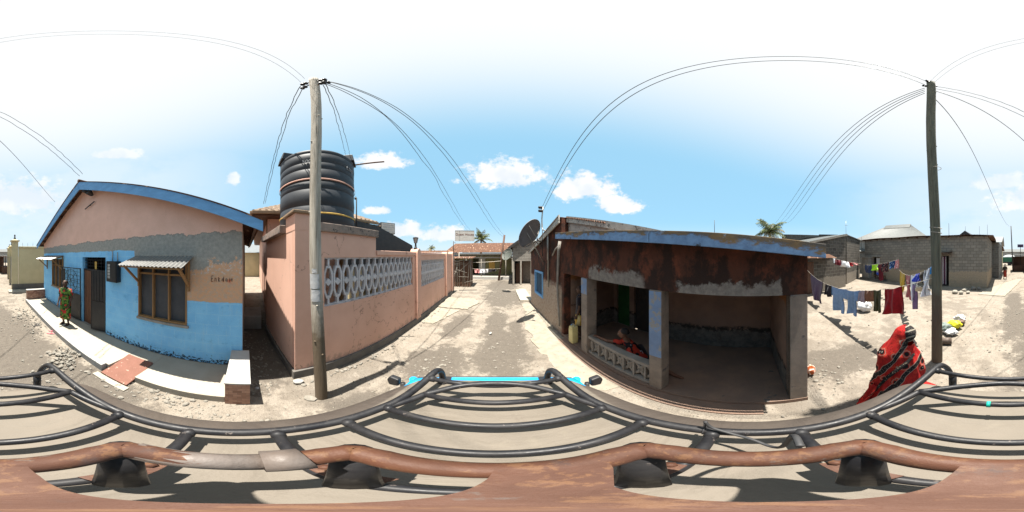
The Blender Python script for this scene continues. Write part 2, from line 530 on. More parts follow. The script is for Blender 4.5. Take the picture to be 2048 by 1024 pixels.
M_redhouse = material('dark_red_flaking_paint', f_redhouse)

def f_porch_in(g):
    p = g.obj(); x, y, z = g.sep(p)
    n = g.noise(p, 1.6, 8, .65); nf = g.noise(p, 10, 9, .7)
    w = g.add(g.mul(g.sub(n, .5), .4), g.mul(g.sub(nf, .5), .2))
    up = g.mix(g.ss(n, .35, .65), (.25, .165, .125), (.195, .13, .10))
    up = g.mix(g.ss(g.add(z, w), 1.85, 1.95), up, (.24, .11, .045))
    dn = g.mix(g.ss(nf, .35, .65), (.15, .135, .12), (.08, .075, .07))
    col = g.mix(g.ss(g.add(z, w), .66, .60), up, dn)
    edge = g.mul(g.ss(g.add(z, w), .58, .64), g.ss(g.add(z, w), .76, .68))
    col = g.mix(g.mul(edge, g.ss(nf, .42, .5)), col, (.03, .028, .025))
    return dict(col=col, rough=.9, spec=.2, nor=g.bump(nf, .5, .015))
M_porch_in = material('stained_porch_plaster', f_porch_in)

def f_block(g, a=(.22, .20, .178), b=(.145, .133, .118), mortar=(.27, .25, .225), plaster=None, zpl=1.0):
    p = g.obj(); x, y, z = g.sep(p)
    n = g.noise(p, 1.2, 8, .65); nf = g.noise(p, 9, 9, .7); grit = g.noise(p, 50, 4)
    br = g.node('ShaderNodeTexBrick', {'Vector': g.comb(g.add(g.add(x, y), g.mul(nf, .02)), g.add(z, g.mul(nf, .02)), 0.0), 'Scale': 1.0, 'Mortar Size': .018,
                                       'Mortar Smooth': .25, 'Brick Width': .46, 'Row Height': .25,
                                       'Color1': a, 'Color2': b, 'Mortar': mortar})
    col = g.mix(g.ss(nf, .35, .7, 0, .6), br.outputs['Color'], b)
    h = g.add(g.mul(br.outputs['Fac'], -.6), g.mul(nf, .7))
    if plaster:
        w = g.add(g.mul(g.sub(n, .5), .7), g.mul(g.sub(nf, .5), .3))
        k = g.ss(g.add(z, w), zpl + .1, zpl)
        col = g.mix(k, col, g.mix(g.ss(nf, .3, .7), plaster, tuple(c * .75 for c in plaster)))
    col = g.mix(g.ss(n, .55, .75, 0, .45), col, (.13, .12, .105))
    col = g.mix(g.ss(grit, .4, .8, 0, .3), col, (.1, .09, .08))
    return dict(col=col, rough=.95, spec=.15, nor=g.bump(g.add(h, g.mul(grit, .3)), .7, .02))
M_block = material('grey_concrete_block', lambda g: f_block(g))
M_block_dark = material('dark_concrete_block', lambda g: f_block(g, (.13, .117, .10), (.07, .063, .056), (.19, .175, .155), (.24, .21, .175), .95))
M_block_tan = material('tan_concrete_block', lambda g: f_block(g, (.30, .255, .21), (.19, .165, .138), (.12, .105, .09), (.36, .28, .20), 1.25))

def f_pink(g):
    p = g.obj(); x, y, z = g.sep(p)
    n = g.noise(p, 1.1, 7, .6); nf = g.noise(p, 9, 8, .65); grit = g.noise(p, 80, 3)
    col = g.mix(g.ss(n, .3, .72), (.66, .395, .30), (.58, .34, .25))
    st = g.noise(g.vm('MULTIPLY', p, (2.5, 2.5, .25)), 2.4, 8, .7)
    col = g.mix(g.ss(st, .56, .72, 0, .35), col, (.36, .21, .155))
    col = g.mix(g.mul(g.ss(nf, .58, .66), g.ss(z, .6, .15, 0, .7)), col, (.30, .21, .165))
    col = g.mix(g.ss(g.add(g.noise(g.vm('MULTIPLY', p, (1, 1, .5)), 4, 9, .75), g.ss(z, .75, .2, 0, .22)), .66, .78, 0, .6), col, (.27, .19, .145))
    ck = g.vor(g.vm('ADD', p, g.vm('MULTIPLY', g.node('ShaderNodeTexNoise', {'Vector': p, 'Scale': 2.0, 'Detail': 6.0}).outputs[1], (.7, .7, .7))), .55, 'DISTANCE_TO_EDGE')
    col = g.mix(g.mul(g.ss(ck, .006, .002, 0, .55), g.ss(nf, .45, .55)), col, (.14, .08, .06))
    col = g.mix(g.ss(grit, .42, .8, 0, .14), col, (.2, .1, .07))
    return dict(col=col, rough=.8, spec=.3, nor=g.bump(g.add(nf, g.mul(grit, .3)), .18, .01))
M_pink = material('salmon_pink_paint', f_pink)
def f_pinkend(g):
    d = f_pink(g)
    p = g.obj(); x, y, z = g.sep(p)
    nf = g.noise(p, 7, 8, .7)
    d['col'] = g.mix(.25, d['col'], (.80, .55, .44))  # end face lightened in its colour, standing in for sun on it
    # dark water run below the slab
    k = g.mul(g.ss(g.m('ABSOLUTE', g.sub(x, 1.35)), .30, .22), g.ss(g.add(z, g.mul(g.noise(g.vm('MULTIPLY', p, (14, 1, .5)), 1.5, 4), .9)), 2.7, 2.95))
    d['col'] = g.mix(g.mul(k, .8), d['col'], (.12, .085, .07))
    return d
M_pink_end = material('salmon_pink_stained_sun_lightened', f_pinkend)

def f_canvas(g):
    p = g.obj(); x, y, z = g.sep(p)
    n = g.noise(p, 2.3, 7, .6); nf = g.noise(p, 12, 8, .65); th = g.noise(p, 160, 2)
    ax = g.m('ABSOLUTE', x)
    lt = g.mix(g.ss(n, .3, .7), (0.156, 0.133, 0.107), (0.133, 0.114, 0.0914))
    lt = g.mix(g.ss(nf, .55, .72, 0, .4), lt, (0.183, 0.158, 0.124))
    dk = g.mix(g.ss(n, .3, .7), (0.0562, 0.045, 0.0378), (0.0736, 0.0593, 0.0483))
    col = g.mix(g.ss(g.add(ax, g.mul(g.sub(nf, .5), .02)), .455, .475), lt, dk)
    col = g.mix(g.ss(g.noise(g.vm('MULTIPLY', p, (1, .3, 1)), 7, 6, .7), .60, .72, 0, .35), col, (0.112, 0.091, 0.073))
    wr = g.noise(g.vm('MULTIPLY', p, (1.2, 3, 1)), 2.5, 3, .5, 1.0)
    return dict(col=col, rough=.72, spec=.3, nor=g.bump(g.add(g.mul(wr, 3.0), g.add(g.mul(th, .15), nf)), .35, .02))
M_canvas = material('dusty_canvas', f_canvas)

def f_rust(g):
    p = g.obj()
    n = g.noise(p, 9, 8, .65); nf = g.noise(p, 45, 8, .7)
    col = g.mix(g.ss(n, .35, .65), (0.0828, 0.0342, 0.019), (0.0642, 0.0285, 0.0181))
    col = g.mix(g.ss(nf, .52, .62), col, (0.114, 0.0546, 0.0276))
    col = g.mix(g.ss(nf, .36, .30, 0, .8), col, (0.0665, 0.0333, 0.0238))
    chip = g.ss(g.noise(p, 16, 9, .72), .60, .64)
    col = g.mix(g.mul(chip, .55), col, (0.095, 0.0785, 0.0689))
    col = g.mix(g.ss(g.noise(p, 7, 9, .72), .56, .66, 0, .75), col, (0.054, 0.036, 0.0324))
    return dict(col=col, rough=g.ss(n, .3, .7, .5, .75), spec=.25, nor=g.bump(nf, .4, .006))
M_rust = material('rusty_brown_pipe', f_rust)
def f_rack(g):
    p = g.obj(); n = g.noise(p, 12, 8, .7); nf = g.noise(p, 60, 6, .7)
    col = g.mix(g.ss(n, .3, .7), (.012, .012, .014), (.024, .023, .024))
    col = g.mix(g.ss(g.noise(p, 26, 9, .75), .63, .67), col, (.15, .125, .11))
    col = g.mix(g.ss(g.noise(p, 9, 9, .7), .60, .72, 0, .5), col, (.075, .066, .058))
    return dict(col=col, rough=g.ss(n, .3, .7, .36, .60), spec=.30, nor=g.bump(nf, .2, .004))
M_rack = material('chipped_black_enamel', f_rack)

def f_pole(g, a, b, c):
    p = g.obj()
    v = g.vm('MULTIPLY', p, (7, 7, .55))
    n = g.noise(v, 3.2, 9, .7); n2 = g.noise(g.vm('MULTIPLY', p, (12, 12, .22)), 4, 6, .6)
    z = g.sep(p)[2]
    col = g.mix(g.ss(n, .35, .66), a, b)
    col = g.mix(g.ss(n2, .60, .66), col, (.035, .028, .022))
    low = g.ss(g.add(z, g.mul(g.noise(p, 3, 6), 1.8)), 2.9, 2.3)
    col = g.mix(low, col, g.mix(n, c, tuple(k * .7 for k in c)))
    return dict(col=col, rough=.9, spec=.15, nor=g.bump(g.add(n, g.mul(n2, -.8)), .8, .02))
M_pole_pale = material('weathered_pale_pole_wood', lambda g: f_pole(g, (.43, .39, .33), (.27, .24, .195), (.15, .115, .08)))
M_pole_green = material('tarred_green_pole_wood', lambda g: f_pole(g, (.155, .15, .11), (.105, .102, .078), (.145, .115, .085)))

M_cement = plain('grey_cement', (0.32, 0.296, 0.264), (0.216, 0.2, 0.18), 3, .9, .4, spots=(.18, .165, .15), sthr=.64)
M_whitecement = plain('pale_porch_screed', (0.347, 0.315, 0.262), (0.306, 0.274, 0.22), 2.2, .85, .2, spots=(.17, .15, .125), sthr=.66)
M_plinth = plain('dark_grey_plinth', (.15, .135, .12), (.10, .092, .085), 3, .9, .4)
M_coping = plain('mouldy_coping', (0.302, 0.223, 0.18), (0.173, 0.137, 0.115), 5, .9, .5, spots=(.06, .055, .05), sscale=8, sthr=.56)
M_breeze = plain('pale_grey_breeze_block', (0.55, 0.525, 0.537), (0.438, 0.419, 0.419), 4, .85, .3)
M_fascia_blue = plain('flaking_blue_board', (0.169, 0.39, 0.676), (0.13, 0.305, 0.546), 3, .7, .3, spots=(.33, .45, .55), sscale=7, sthr=.66, stretch=(1, 1, 3))
def f_fascia(g):
    p = g.obj(); x, y, z = g.sep(p)
    nf = g.noise(p, 8, 9, .72); n = g.noise(g.vm('MULTIPLY', p, (1, 1, 2.5)), 2.6, 8, .7)
    h = g.sub(z, g.add(2.575, g.mul(x, .103)))         # height above the lower edge
    blue = g.mix(g.ss(nf, .35, .68), (.17, .29, .47), (.12, .20, .34))
    top = g.mix(g.ss(n, .38, .62), (.085, .085, .085), (.20, .135, .07))
    top = g.mix(g.ss(nf, .58, .66), top, (.24, .26, .29))
    k = g.ss(g.add(h, g.mul(g.sub(n, .5), .42)), .075, .125)
    col = g.mix(k, blue, top)
    col = g.mix(g.ss(g.noise(p, 4, 8, .75), .60, .64), col, (.05, .05, .05))
    return dict(col=col, rough=.9, spec=.15, nor=g.bump(nf, .6, .02))
M_fascia_worn = material('worn_blue_grey_board', f_fascia)
M_peel = plain('peeling_whitewash', (.50, .48, .43), (.36, .34, .30), 5, .9, .6, spots=(.10, .09, .08), sscale=9, sthr=.56)
M_tin_shiny = plain('bright_zinc_sheet', (0.308, 0.308, 0.3), (0.265, 0.265, 0.257), 5, .38, .1, metal=.55)
M_tin_grey = plain('grey_zinc_sheet', (0.12, 0.125, 0.12), (0.0986, 0.104, 0.1), 2, .6, .1, metal=.05, spots=(.12, .11, .10), sscale=3, sthr=.62)
M_tin_rust = plain('rusted_tin_sheet', (0.119, 0.0538, 0.0283), (0.085, 0.0397, 0.024), 2.4, .8, .2, metal=.1, spots=(.50, .33, .22), sscale=3.5, sthr=.58, stretch=(2.5, .5, 1))
M_tile = plain('brown_roof_tile', (0.207, 0.144, 0.0976), (0.138, 0.0976, 0.0691), 5, .8, .4, spots=(.44, .36, .26), sscale=9, sthr=.6)
M_gutter = plain('tan_gutter', (0.274, 0.187, 0.115), (0.216, 0.144, 0.09), 4, .7, .2)
M_wood = plain('bare_yellow_wood', (0.315, 0.176, 0.075), (0.247, 0.135, 0.0562), 6, .75, .3, stretch=(6, 6, 1))
M_darkwood = plain('dark_brown_wood', (.115, .055, .032), (.065, .033, .022), 4, .65, .3, stretch=(6, 6, .7))
M_greywood = plain('grey_old_timber', (.30, .27, .23), (.19, .17, .145), 4, .9, .5, stretch=(5, 5, .8))
M_iron = plain('black_painted_iron', (.022, .021, .022), (.035, .032, .03), 6, .5, .15)
M_net = plain('dark_insect_mesh', (0.072, 0.0736, 0.08), (0.096, 0.096, 0.102), 3, .8, .3, bscale=300)
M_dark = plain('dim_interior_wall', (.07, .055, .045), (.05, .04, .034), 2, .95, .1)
M_tankp = plain('black_tank_plastic', (0.0242, 0.0276, 0.0333), (0.0345, 0.0379, 0.0437), 2.5, .55, .06, spots=(.055, .055, .055), sscale=5, sthr=.66)
M_band_pink = plain('faded_pink_band', (.62, .36, .28), (.52, .30, .23), 4, .7, .1)
M_band_yel = plain('faded_yellow_band', (.58, .36, .08), (.46, .28, .07), 4, .7, .1)
M_white = plain('chalky_white', (0.378, 0.367, 0.346), (0.326, 0.315, 0.294), 4, .8, .15)
M_paper = plain('torn_white_paper', (0.392, 0.392, 0.392), (0.343, 0.348, 0.353), 8, .8, .2)
M_lettergrey = plain('grey_lettering', (.30, .31, .32), (.24, .25, .26), 8, .7, .05)
M_letterdark = plain('brown_lettering', (.10, .03, .02), (.14, .05, .03), 30, .9, .1)
M_metal = plain('galvanised_steel', (0.35, 0.343, 0.322), (0.252, 0.245, 0.231), 6, .42, .15, metal=.7, spots=(.30, .17, .09), sscale=9, sthr=.63)
M_dish = plain('grey_dish_enamel', (0.162, 0.157, 0.168), (0.207, 0.202, 0.213), 3, .5, .08)
M_dishgreen = plain('grey_green_dish_enamel', (0.114, 0.123, 0.108), (0.09, 0.096, 0.084), 3, .55, .08)
M_black = plain('black_plastic', (.016, .016, .018), (.026, .025, .026), 5, .45, .1)
M_wire = plain('black_cable_sheath', (.035, .034, .036), (.05, .05, .05), 9, .6, .05)
M_rope = plain('pale_clothes_rope', (.55, .50, .43), (.42, .38, .32), 20, .9, .3)
M_blueveh = plain('sky_blue_car_paint', (.018, .40, .82), (.02, .36, .76), 2, .22, .02, spec=.5)
M_rubber = plain('tyre_rubber', (.025, .025, .026), (.04, .038, .036), 6, .85, .3)
M_skin = plain('dark_brown_skin', (.085, .045, .03), (.07, .036, .024), 8, .55, .12, bscale=150)
M_skin2 = plain('brown_skin', (.16, .075, .045), (.13, .06, .036), 8, .55, .12, bscale=150)
M_hair = plain('black_hair', (.012, .010, .010), (.02, .017, .016), 30, .85, .5, bscale=200)
M_cream = plain('cream_compound_paint', (0.554, 0.465, 0.277), (0.485, 0.406, 0.243), 1.5, .8, .15)
M_creamwhite = plain('pale_gate_sheet', (0.42, 0.413, 0.378), (0.364, 0.357, 0.329), 2, .6, .1)
M_redslab = plain('worn_red_oxide_screed', (0.197, 0.0882, 0.063), (0.168, 0.0756, 0.0525), 5, .85, .3, spots=(.54, .36, .28), sscale=12, sthr=.6)
M_stone = plain('pale_coral_stone', (0.249, 0.227, 0.193), (0.179, 0.163, 0.137), 6, .95, .6)
M_floor = plain('dark_dusty_floor', (0.246, 0.161, 0.118), (0.175, 0.122, 0.0963), 2, .9, .3, spots=(.09, .085, .08), sscale=3, sthr=.63)
M_lattice = plain('grey_cement_lattice', (0.288, 0.26, 0.232), (0.2, 0.18, 0.16), 6, .92, .5)
M_bluepost = plain('blue_washed_pillar', (.20, .29, .46), (.16, .22, .34), 3, .85, .5, spots=(.30, .28, .25), sscale=5, sthr=.52)
M_brownpost = plain('brown_pillar_plaster', (.27, .22, .18), (.19, .155, .13), 4, .9, .5, spots=(.11, .10, .095), sscale=6, sthr=.6)
M_leaf = plain('palm_leaf', (.085, .12, .035), (.13, .145, .05), 3, .6, .1)
M_leafdry = plain('dry_palm_leaf', (.25, .21, .10), (.20, .16, .075), 3, .7, .1)
M_trunk = plain('palm_trunk_bark', (.22, .18, .14), (.15, .12, .095), 5, .95, .6, stretch=(1, 1, 6))
M_glassd = plain('dark_window_pane', (.03, .035, .045), (.02, .024, .03), 3, .15, .02)

def f_tilebrick(g):
    p = g.obj(); x, y, z = g.sep(p)
    br = g.node('ShaderNodeTexBrick', {'Vector': g.comb(g.add(x, y), z, 0.0), 'Scale': 1.0, 'Mortar Size': .002, 'Mortar Smooth': .1,
                                       'Brick Width': .11, 'Row Height': .055, 'Bias': -.1,
                                       'Color1': (.21, .085, .05, 1), 'Color2': (.46, .25, .17, 1), 'Mortar': (.14, .09, .07, 1)})
    n = g.noise(p, 20, 5, .6)
    return dict(col=g.mix(g.ss(n, .35, .7, 0, .4), br.outputs['Color'], (.17, .08, .05)), rough=.4, nor=g.bump(br.outputs['Fac'], -.3, .004))
M_tilebrick = material('brown_wall_tile', f_tilebrick)

def fabric(name, c1, c2=None, stripes=None, rough=.9):
    c2 = c2 or tuple(k * .8 for k in c1)
    def f(g):
        p = g.obj(); x, y, z = g.sep(p)
        n = g.noise(p, 9, 6, .6); th = g.noise(p, 240, 2)
        col = g.mix(g.ss(n, .35, .68), c1, c2)
        if stripes:
            k = g.ss(g.m('SINE', g.mul(x, stripes[1])), .55, .7)
            col = g.mix(k, col, stripes[0])
        return dict(col=col, rough=rough, spec=.15, sheen=.15, nor=g.bump(g.add(n, g.mul(th, .3)), .3, .01))
    return material(name, f)

def printed(name, ground, blots, scale=7.0, thr=.5):
    """cotton print: ground colour with scattered blotches of the other colours"""
    def f(g):
        p = g.obj()
        d = g.vm('ADD', p, g.vm('MULTIPLY', g.node('ShaderNodeTexNoise', {'Vector': p, 'Scale': 6.0}).outputs[1], (.1, .1, .1)))
        col = ground
        for i, (c, k) in enumerate(blots):
            q = g.noise(g.vm('ADD', d, (i * 3.7, i * 1.9, i * 5.1)), scale, 3, .5)
            col = g.mix(g.ss(q, k, k + .03), col, c)
        return dict(col=col, rough=.9, spec=.15, nor=g.bump(g.noise(p, 200, 2), .2, .005))
    return material(name, f)

def f_kanga(g):
    p = g.obj(); x, y, z = g.sep(p)
    n = g.noise(p, 5, 5, .6)
    q = g.vm('ADD', p, g.vm('MULTIPLY', g.node('ShaderNodeTexNoise', {'Vector': p, 'Scale': 3.0}).outputs[1], (.12, .12, .12)))
    red = g.mix(g.ss(n, .35, .7), (.40, .020, .016), (.30, .012, .012))
    sp = g.vor(p, 42.0)
    red = g.mix(g.ss(sp, .34, .22, 0, .85), red, (.075, .010, .009))
    col = red
    vd = g.vor(q, 5.0, rnd=.8)
    ring = g.mul(g.ss(vd, .33, .31), g.ss(vd, .27, .29))
    rays = g.ss(g.vor(p, 30.0), .35, .5)
    col = g.mix(g.mul(g.ss(vd, .47, .40), rays), col, (.46, .045, .025))
    col = g.mix(g.mul(ring, .8), col, (.34, .28, .22))
    col = g.mix(g.ss(vd, .24, .20), col, (.014, .012, .012))
    col = g.mix(g.ss(vd, .09, .05), col, (.34, .30, .25))
    # dark border bands edged with cream
    s = g.add(g.add(g.mul(g.sep(q)[0], .9), g.mul(g.sep(q)[1], .55)), g.mul(g.sep(q)[2], .62))
    wv = g.m('ABSOLUTE', g.sub(g.m('FRACT', g.mul(s, 2.9)), .5))
    band = g.ss(wv, .105, .095)
    edge = g.mul(g.ss(wv, .130, .120), g.inv(band))
    ln = g.ss(wv, .018, .012)
    dots = g.mul(g.ss(g.vor(p, 48.0), .30, .22), g.ss(wv, .095, .08))
    col = g.mix(band, col, (.015, .013, .013))
    col = g.mix(g.mul(edge, .8), col, (.34, .28, .22))
    col = g.mix(g.mul(dots, .7), col, (.26, .22, .17))
    return dict(col=col, rough=.88, spec=.15, nor=g.bump(g.add(n, g.mul(g.noise(p, 220, 2), .25)), .35, .015))
M_kanga = material('red_and_black_printed_cotton', f_kanga)
def f_scarf(g):
    p = g.obj(); x, y, z = g.sep(p)
    q = g.add(g.add(g.mul(x, .6), g.mul(z, .8)), g.mul(g.noise(p, 5, 3), .12))
    wv = g.m('ABSOLUTE', g.sub(g.m('FRACT', g.mul(q, 13.0)), .5))
    col = g.mix(g.ss(wv, .36, .40), (.020, .018, .018), (.27, .24, .19))
    col = g.mix(g.mul(g.ss(g.vor(p, 60), .3, .2), .5), col, (.26, .23, .19))
    return dict(col=col, rough=.9, spec=.15, nor=g.bump(g.noise(p, 30, 4), .3, .01))
M_scarf = material('black_and_cream_printed_scarf', f_scarf)
def f_border(g):
    p = g.obj()
    col = g.mix(g.ss(g.vor(p, 34.0), .30, .20, 0, .85), (.013, .012, .012), (.24, .20, .15))
    return dict(col=g.mix(g.ss(g.noise(p, 7, 3), .60, .66, 0, .8), col, (.26, .02, .016)), rough=.9, spec=.1, nor=g.bump(g.noise(p, 25, 4), .3, .01))
M_border = material('black_dotted_cloth_border', f_border)
M_dressprint = printed('red_green_flower_print', (.035, .075, .02), [((.10, .19, .035), .5), ((.45, .03, .03), .56), ((.012, .02, .01), .60), ((.62, .30, .22), .66)], 9)

M_worn = plain('worn_grey_brown_pipe', (.16, .135, .12), (.11, .085, .07), 12, .5, .2, spots=(.10, .045, .026), sscale=16, sthr=.58)
# ---------------------------------------------------------------- ground
def ground_z(x, y):
    r = math.hypot(x, y)
    a = 0.028 * mnoise.noise(V((x * .45, y * .45, 0))) + 0.010 * mnoise.noise(V((x * 1.9, y * 1.9, 3)))
    return a * max(0.0, min(1.0, (40 - r) / 30)) - 0.012

def make_ground():
    n = 300
    ts = [(i / n) * 2 - 1 for i in range(n + 1)]
    cs = [math.copysign(1, t) * (abs(t) * 12 + 700 * abs(t) ** 7) for t in ts]
    mb = MB()
    mb.grid(n, n, lambda a, b: V((cs[round(a * n)], cs[round(b * n)], ground_z(cs[round(a * n)], cs[round(b * n)]))))
    o = mb.build('ground', M_ground)
    tag(o, kind='structure')
make_ground()

def slab(name, pts, z, th, mt, seed=0, jag=.03):
    """broken concrete sheet with a ragged outline"""
    rnd = random.Random(seed)
    out = []
    for i in range(len(pts)):
        a, b = V((*pts[i], 0)), V((*pts[(i + 1) % len(pts)], 0))
        k = max(2, int((b - a).length / .13))
        for j in range(k):
            p = a.lerp(b, j / k) + V((rnd.uniform(-jag, jag), rnd.uniform(-jag, jag), 0))
            out.append((p.x, p.y, z - th))
    mb = MB(); mb.prism(out, (0, 0, th))
    o = mb.build(name, mt); tag(o, kind='structure')
    return o
M_apron = plain('cracked_pale_concrete', (.30, .27, .215), (.235, .205, .16), 4.5, .92, .7, spots=(.12, .105, .085), sscale=9, sthr=.63)
slab('pavement', [(-3.5, 7.2), (-2.05, 7.3), (-1.75, 8.6), (-2.2, 9.3), (-3.8, 9.2)], .045, .08, M_apron, 1, .06)
slab('pavement', [(-3.25, 5.1), (-2.75, 5.2), (-2.35, 7.1), (-3.5, 7.1)], .02, .06, M_apron, 2, .06)
slab('pavement', [(.62, 4.3), (.95, 2.2), (1.72, 1.9), (1.5, 4.2), (1.25, 6.6), (.98, 8.6), (.45, 8.6), (.62, 7.2), (.38, 6.2)], .012, .06, M_apron, 3, .075)
slab('pavement', [(.45, 9.0), (1.15, 8.9), (1.0, 12.2), (.25, 12.0)], .10, .15, M_whitecement, 5, .015)
slab('pavement', [(1.2, -10.2), (3.0, -10.4), (2.75, -12.6), (.9, -18), (.2, -18)], .03, .06, M_apron, 6)

# ---------------------------------------------------------------- blue and pink gabled house
B = Frame((-3.084, -.26), (.0615, -.998))
LB, AP = 8.92, 4.46
def topB(u): return 3.28 + 1.83 * (1 - abs(u - AP) / AP)
WR = (1.10, 2.33, 1.10, 2.50); WL = (6.30, 7.65, 1.12, 2.46); DR = (3.53, 4.78, 0.0, 2.56)

def blue_house():
    t = thing('house', 'low house with salmon pink gable above flaking sky blue wall and grey cement band', 'house', B.o, B.rz)
    mb = MB()
    mb.wall([0, AP, LB], [0, 3.28, 5.2], [WR, WL, DR], -.2, 0, topB)
    mb.build('wall', M_bluehouse, t, weld=True)
    mb = MB()
    mb.box(0, .2, -8, -.2, 0, 3.27); mb.box(LB - .2, LB, -8, -.2, 0, 3.27)
    mb.wall([.2, AP, LB - .2], [0, 3.27, 5.1], [], -8, -7.8, lambda u: topB(u) - .02)
    mb.box(.2, LB - .2, -4.2, -4.1, 0, 3.0)
    mb.build('side_wall', M_cement, t)
    mb = MB(); mb.box(.2, LB - .2, -7.8, 0.0, -.1, .16); mb.build('floor', M_cement, t)
    # corrugated roof, two slopes, running out over the gable
    mb = MB()
    s = 1.83 / AP
    k = 1 / math.hypot(1, s)
    for sg in (1, -1):
        def fn(y, b, sg=sg):
            d = b * (AP + .36)
            return (AP - sg * d, y, 5.20 - d * s), (-sg * s * k, 0, k)
        corrugated(mb, .37, -8.3, fn, .12, .012, 6, thick=.006)
    mb.tube([(AP, .37, 5.235), (AP, -8.3, 5.235)], .06, 10)
    roof = mb.build('roof', M_tin_rust, t)
    for sg, nm in ((-1, 0), (1, 1)):
        mb = MB()
        e = AP + .36
        h0, h1 = .30, .19
        za, zb = 5.19, 5.19 - e * s
        mb.prism([(AP, .31, za), (AP - sg * e, .31, zb), (AP - sg * e, .31, zb - h1), (AP, .31, za - h0)], (0, .032, 0))
        f = mb.build('fascia_board', M_fascia_blue, t, bevel=.004)
    mb = MB()
    for sg in (-1, 1):
        for d in (.9, 2.0, 3.1, 4.2, 4.72):
            mb.box(AP - sg * d - .03, AP - sg * d + .03, -8, .30, 5.12 - d * s - .03, 5.17 - d * s)
    build_pieces(mb, 'purlin', M_darkwood, t)
    # windows: bare wood frame with dark insect mesh
    for (a, b, z0, z1), cols, lab in ((WR, 4, 'large'), (WL, 4, 'small')):
        mb = MB()
        w = .034
        for i in range(cols):
            x = a + w / 2 + (b - a - w) * i / (cols - 1)
            mb.box(x - w / 2, x + w / 2, -.08, .015, z0 + .045, z1)
        mb.box(a, b, -.08, .02, z0 - .0, z0 + .043)
        mb.box(a + w, b - w, -.07, .012, z1 - .32, z1 - .28)
        win = mb.build('window', M_wood, t, bevel=.004)
        mb = MB(); mb.box(a + .003, b - .003, -.12, -.1, z0 + .003, z1 - .003)
        mb.build('insect_mesh', M_net, win)
        mb = MB(); mb.box(a - .04, b + .03, .0, .05, z0 - .06, z0 - .002)
        mb.build('sill', M_cement, win, bevel=.006)
    # doorway: dark head, wooden inner door, iron leaves
    a, b, z0, z1 = DR
    mb = MB()
    mb.box(a, b, -.16, -.06, 2.12, 2.16); mb.box(a, a + .04, -.16, -.06, .16, 2.12); mb.box(b - .04, b, -.16, -.06, .16, 2.12)
    for i in range(9):
        x = a + .05 + (b - a - .1) * i / 8
        mb.box(x - .006, x + .006, -.12, -.105, 2.16, z1)
    for zz in (2.26, 2.36, 2.46):
        mb.box(a, b, -.125, -.11, zz, zz + .012)
    fr = mb.build('door_frame', M_iron, t)
    mb = MB(); mb.box(4.10, 4.74, -.11, -.07, .17, 2.1)
    for i in range(6): mb.box(4.11 + i * .105, 4.125 + i * .105, -.07, -.062, .17, 2.1)
    d = mb.build('wooden_door', plain('red_brown_door_wood', (.17, .075, .04), (.10, .045, .026), 4, .6, .3, stretch=(6, 6, .7)), t)
    leaf_parts(t, (a + .03, -.02), (a + .50, .16), 'closed')
    leaf_parts(t, (4.84, .045), (6.02, .20), 'open')
    return t

def leaf_parts(t, p0, p1, mode):
    """iron door leaf from p0 (hinge) to p1: sheet below, ornamental grille above"""
    a, b = V((*p0, 0)), V((*p1, 0)); L = (b - a).length; x = (b - a) / L
    def q(s, z): return a + x * s + V((0, 0, z))
    mb = MB()
    z0, zm, z1 = .2, 1.18, 2.16
    mb.bar(q(0, (z0 + zm) / 2), q(L, (z0 + zm) / 2), .012, zm - z0)
    for s in (0.012, L - .012): mb.bar(q(s, z0), q(s, z1), .03, .03)
    for z in (z0 + .015, zm, z1 - .015): mb.bar(q(0, z), q(L, z), .03, .03)
    leaf = mb.build('iron_door', M_iron, t)
    mb = MB()
    if mode == 'open':
        nx, nz = 6, 7
        for i in range(1, nx): mb.tube([q(L * i / nx, zm), q(L * i / nx, z1)], .007, 5)
        for j in range(1, nz): mb.tube([q(0, zm + (z1 - zm) * j / nz), q(L, zm + (z1 - zm) * j / nz)], .006, 5)
        c, zc = L * .5, (zm + z1) / 2
        for ang in range(8):
            aa = ang * math.pi / 4
            mb.tube([q(c, zc), q(c + .42 * math.cos(aa), zc + .42 * math.sin(aa))], .009, 5)
        for rr in (.22, .42):
            mb.tube([q(c + rr * math.cos(k * math.pi / 12), zc + rr * math.sin(k * math.pi / 12)) for k in range(24)], .009, 5, closed=True)
        mb.bar(q(L * .82, zm + .66), q(L - .02, zm + .66), .02, .5)
    else:
        mb.bar(q(0, (zm + z1) / 2), q(L, (zm + z1) / 2), .008, z1 - zm - .05)
        for i in range(1, 5): mb.tube([q(L * i / 5, zm) + V((0, .015, 0)), q(L * i / 5, z1) + V((0, .015, 0))], .008, 5)
    mb.build('grille', M_iron, leaf)

house_b = blue_house()
# hand painted word on the bare patch
STROKES = {'E': [[(.5, 1), (0, .98), (.05, .5), (.4, .52)], [(.05, .5), (.02, 0), (.5, .02)]], 'n': [[(0, .6), (.03, 0)], [(.02, .45), (.25, .62), (.38, .4), (.36, 0)]],
           'k': [[(0, .75), (.02, 0)], [(.36, .6), (.05, .28), (.4, 0)]], 'd': [[(.36, .45), (.08, .5), (.02, .15), (.3, .05), (.38, .4)], [(.4, .85), (.4, 0)]],
           'a': [[(.34, .5), (.08, .5), (.02, .12), (.28, .06), (.36, .45), (.4, .02)]], 'i': [[(.08, .55), (.1, 0)], [(.07, .75), (.1, .72)]], 'e': [[(.03, .3), (.36, .34), (.24, .56), (.05, .45), (.06, .08), (.38, .1)]]}
mb = MB(); ux = .60
for ch in 'Enkdaie':
    for stp in STROKES[ch]:
        pts = [(ux - .085 * x, .004, 2.10 + .115 * z + .02 * (.60 - ux)) for x, z in stp]
        mb.tube(pts, .0075, 6, squash=.5)
    ux -= (.07 if ch != 'i' else .035) - .0
mb.build('painted_word', M_letterdark, house_b)
mb = MB(); mb.box(4.02, 4.12, -.055, -.045, 2.18, 2.42); mb.build('number_plate', M_band_yel, house_b)

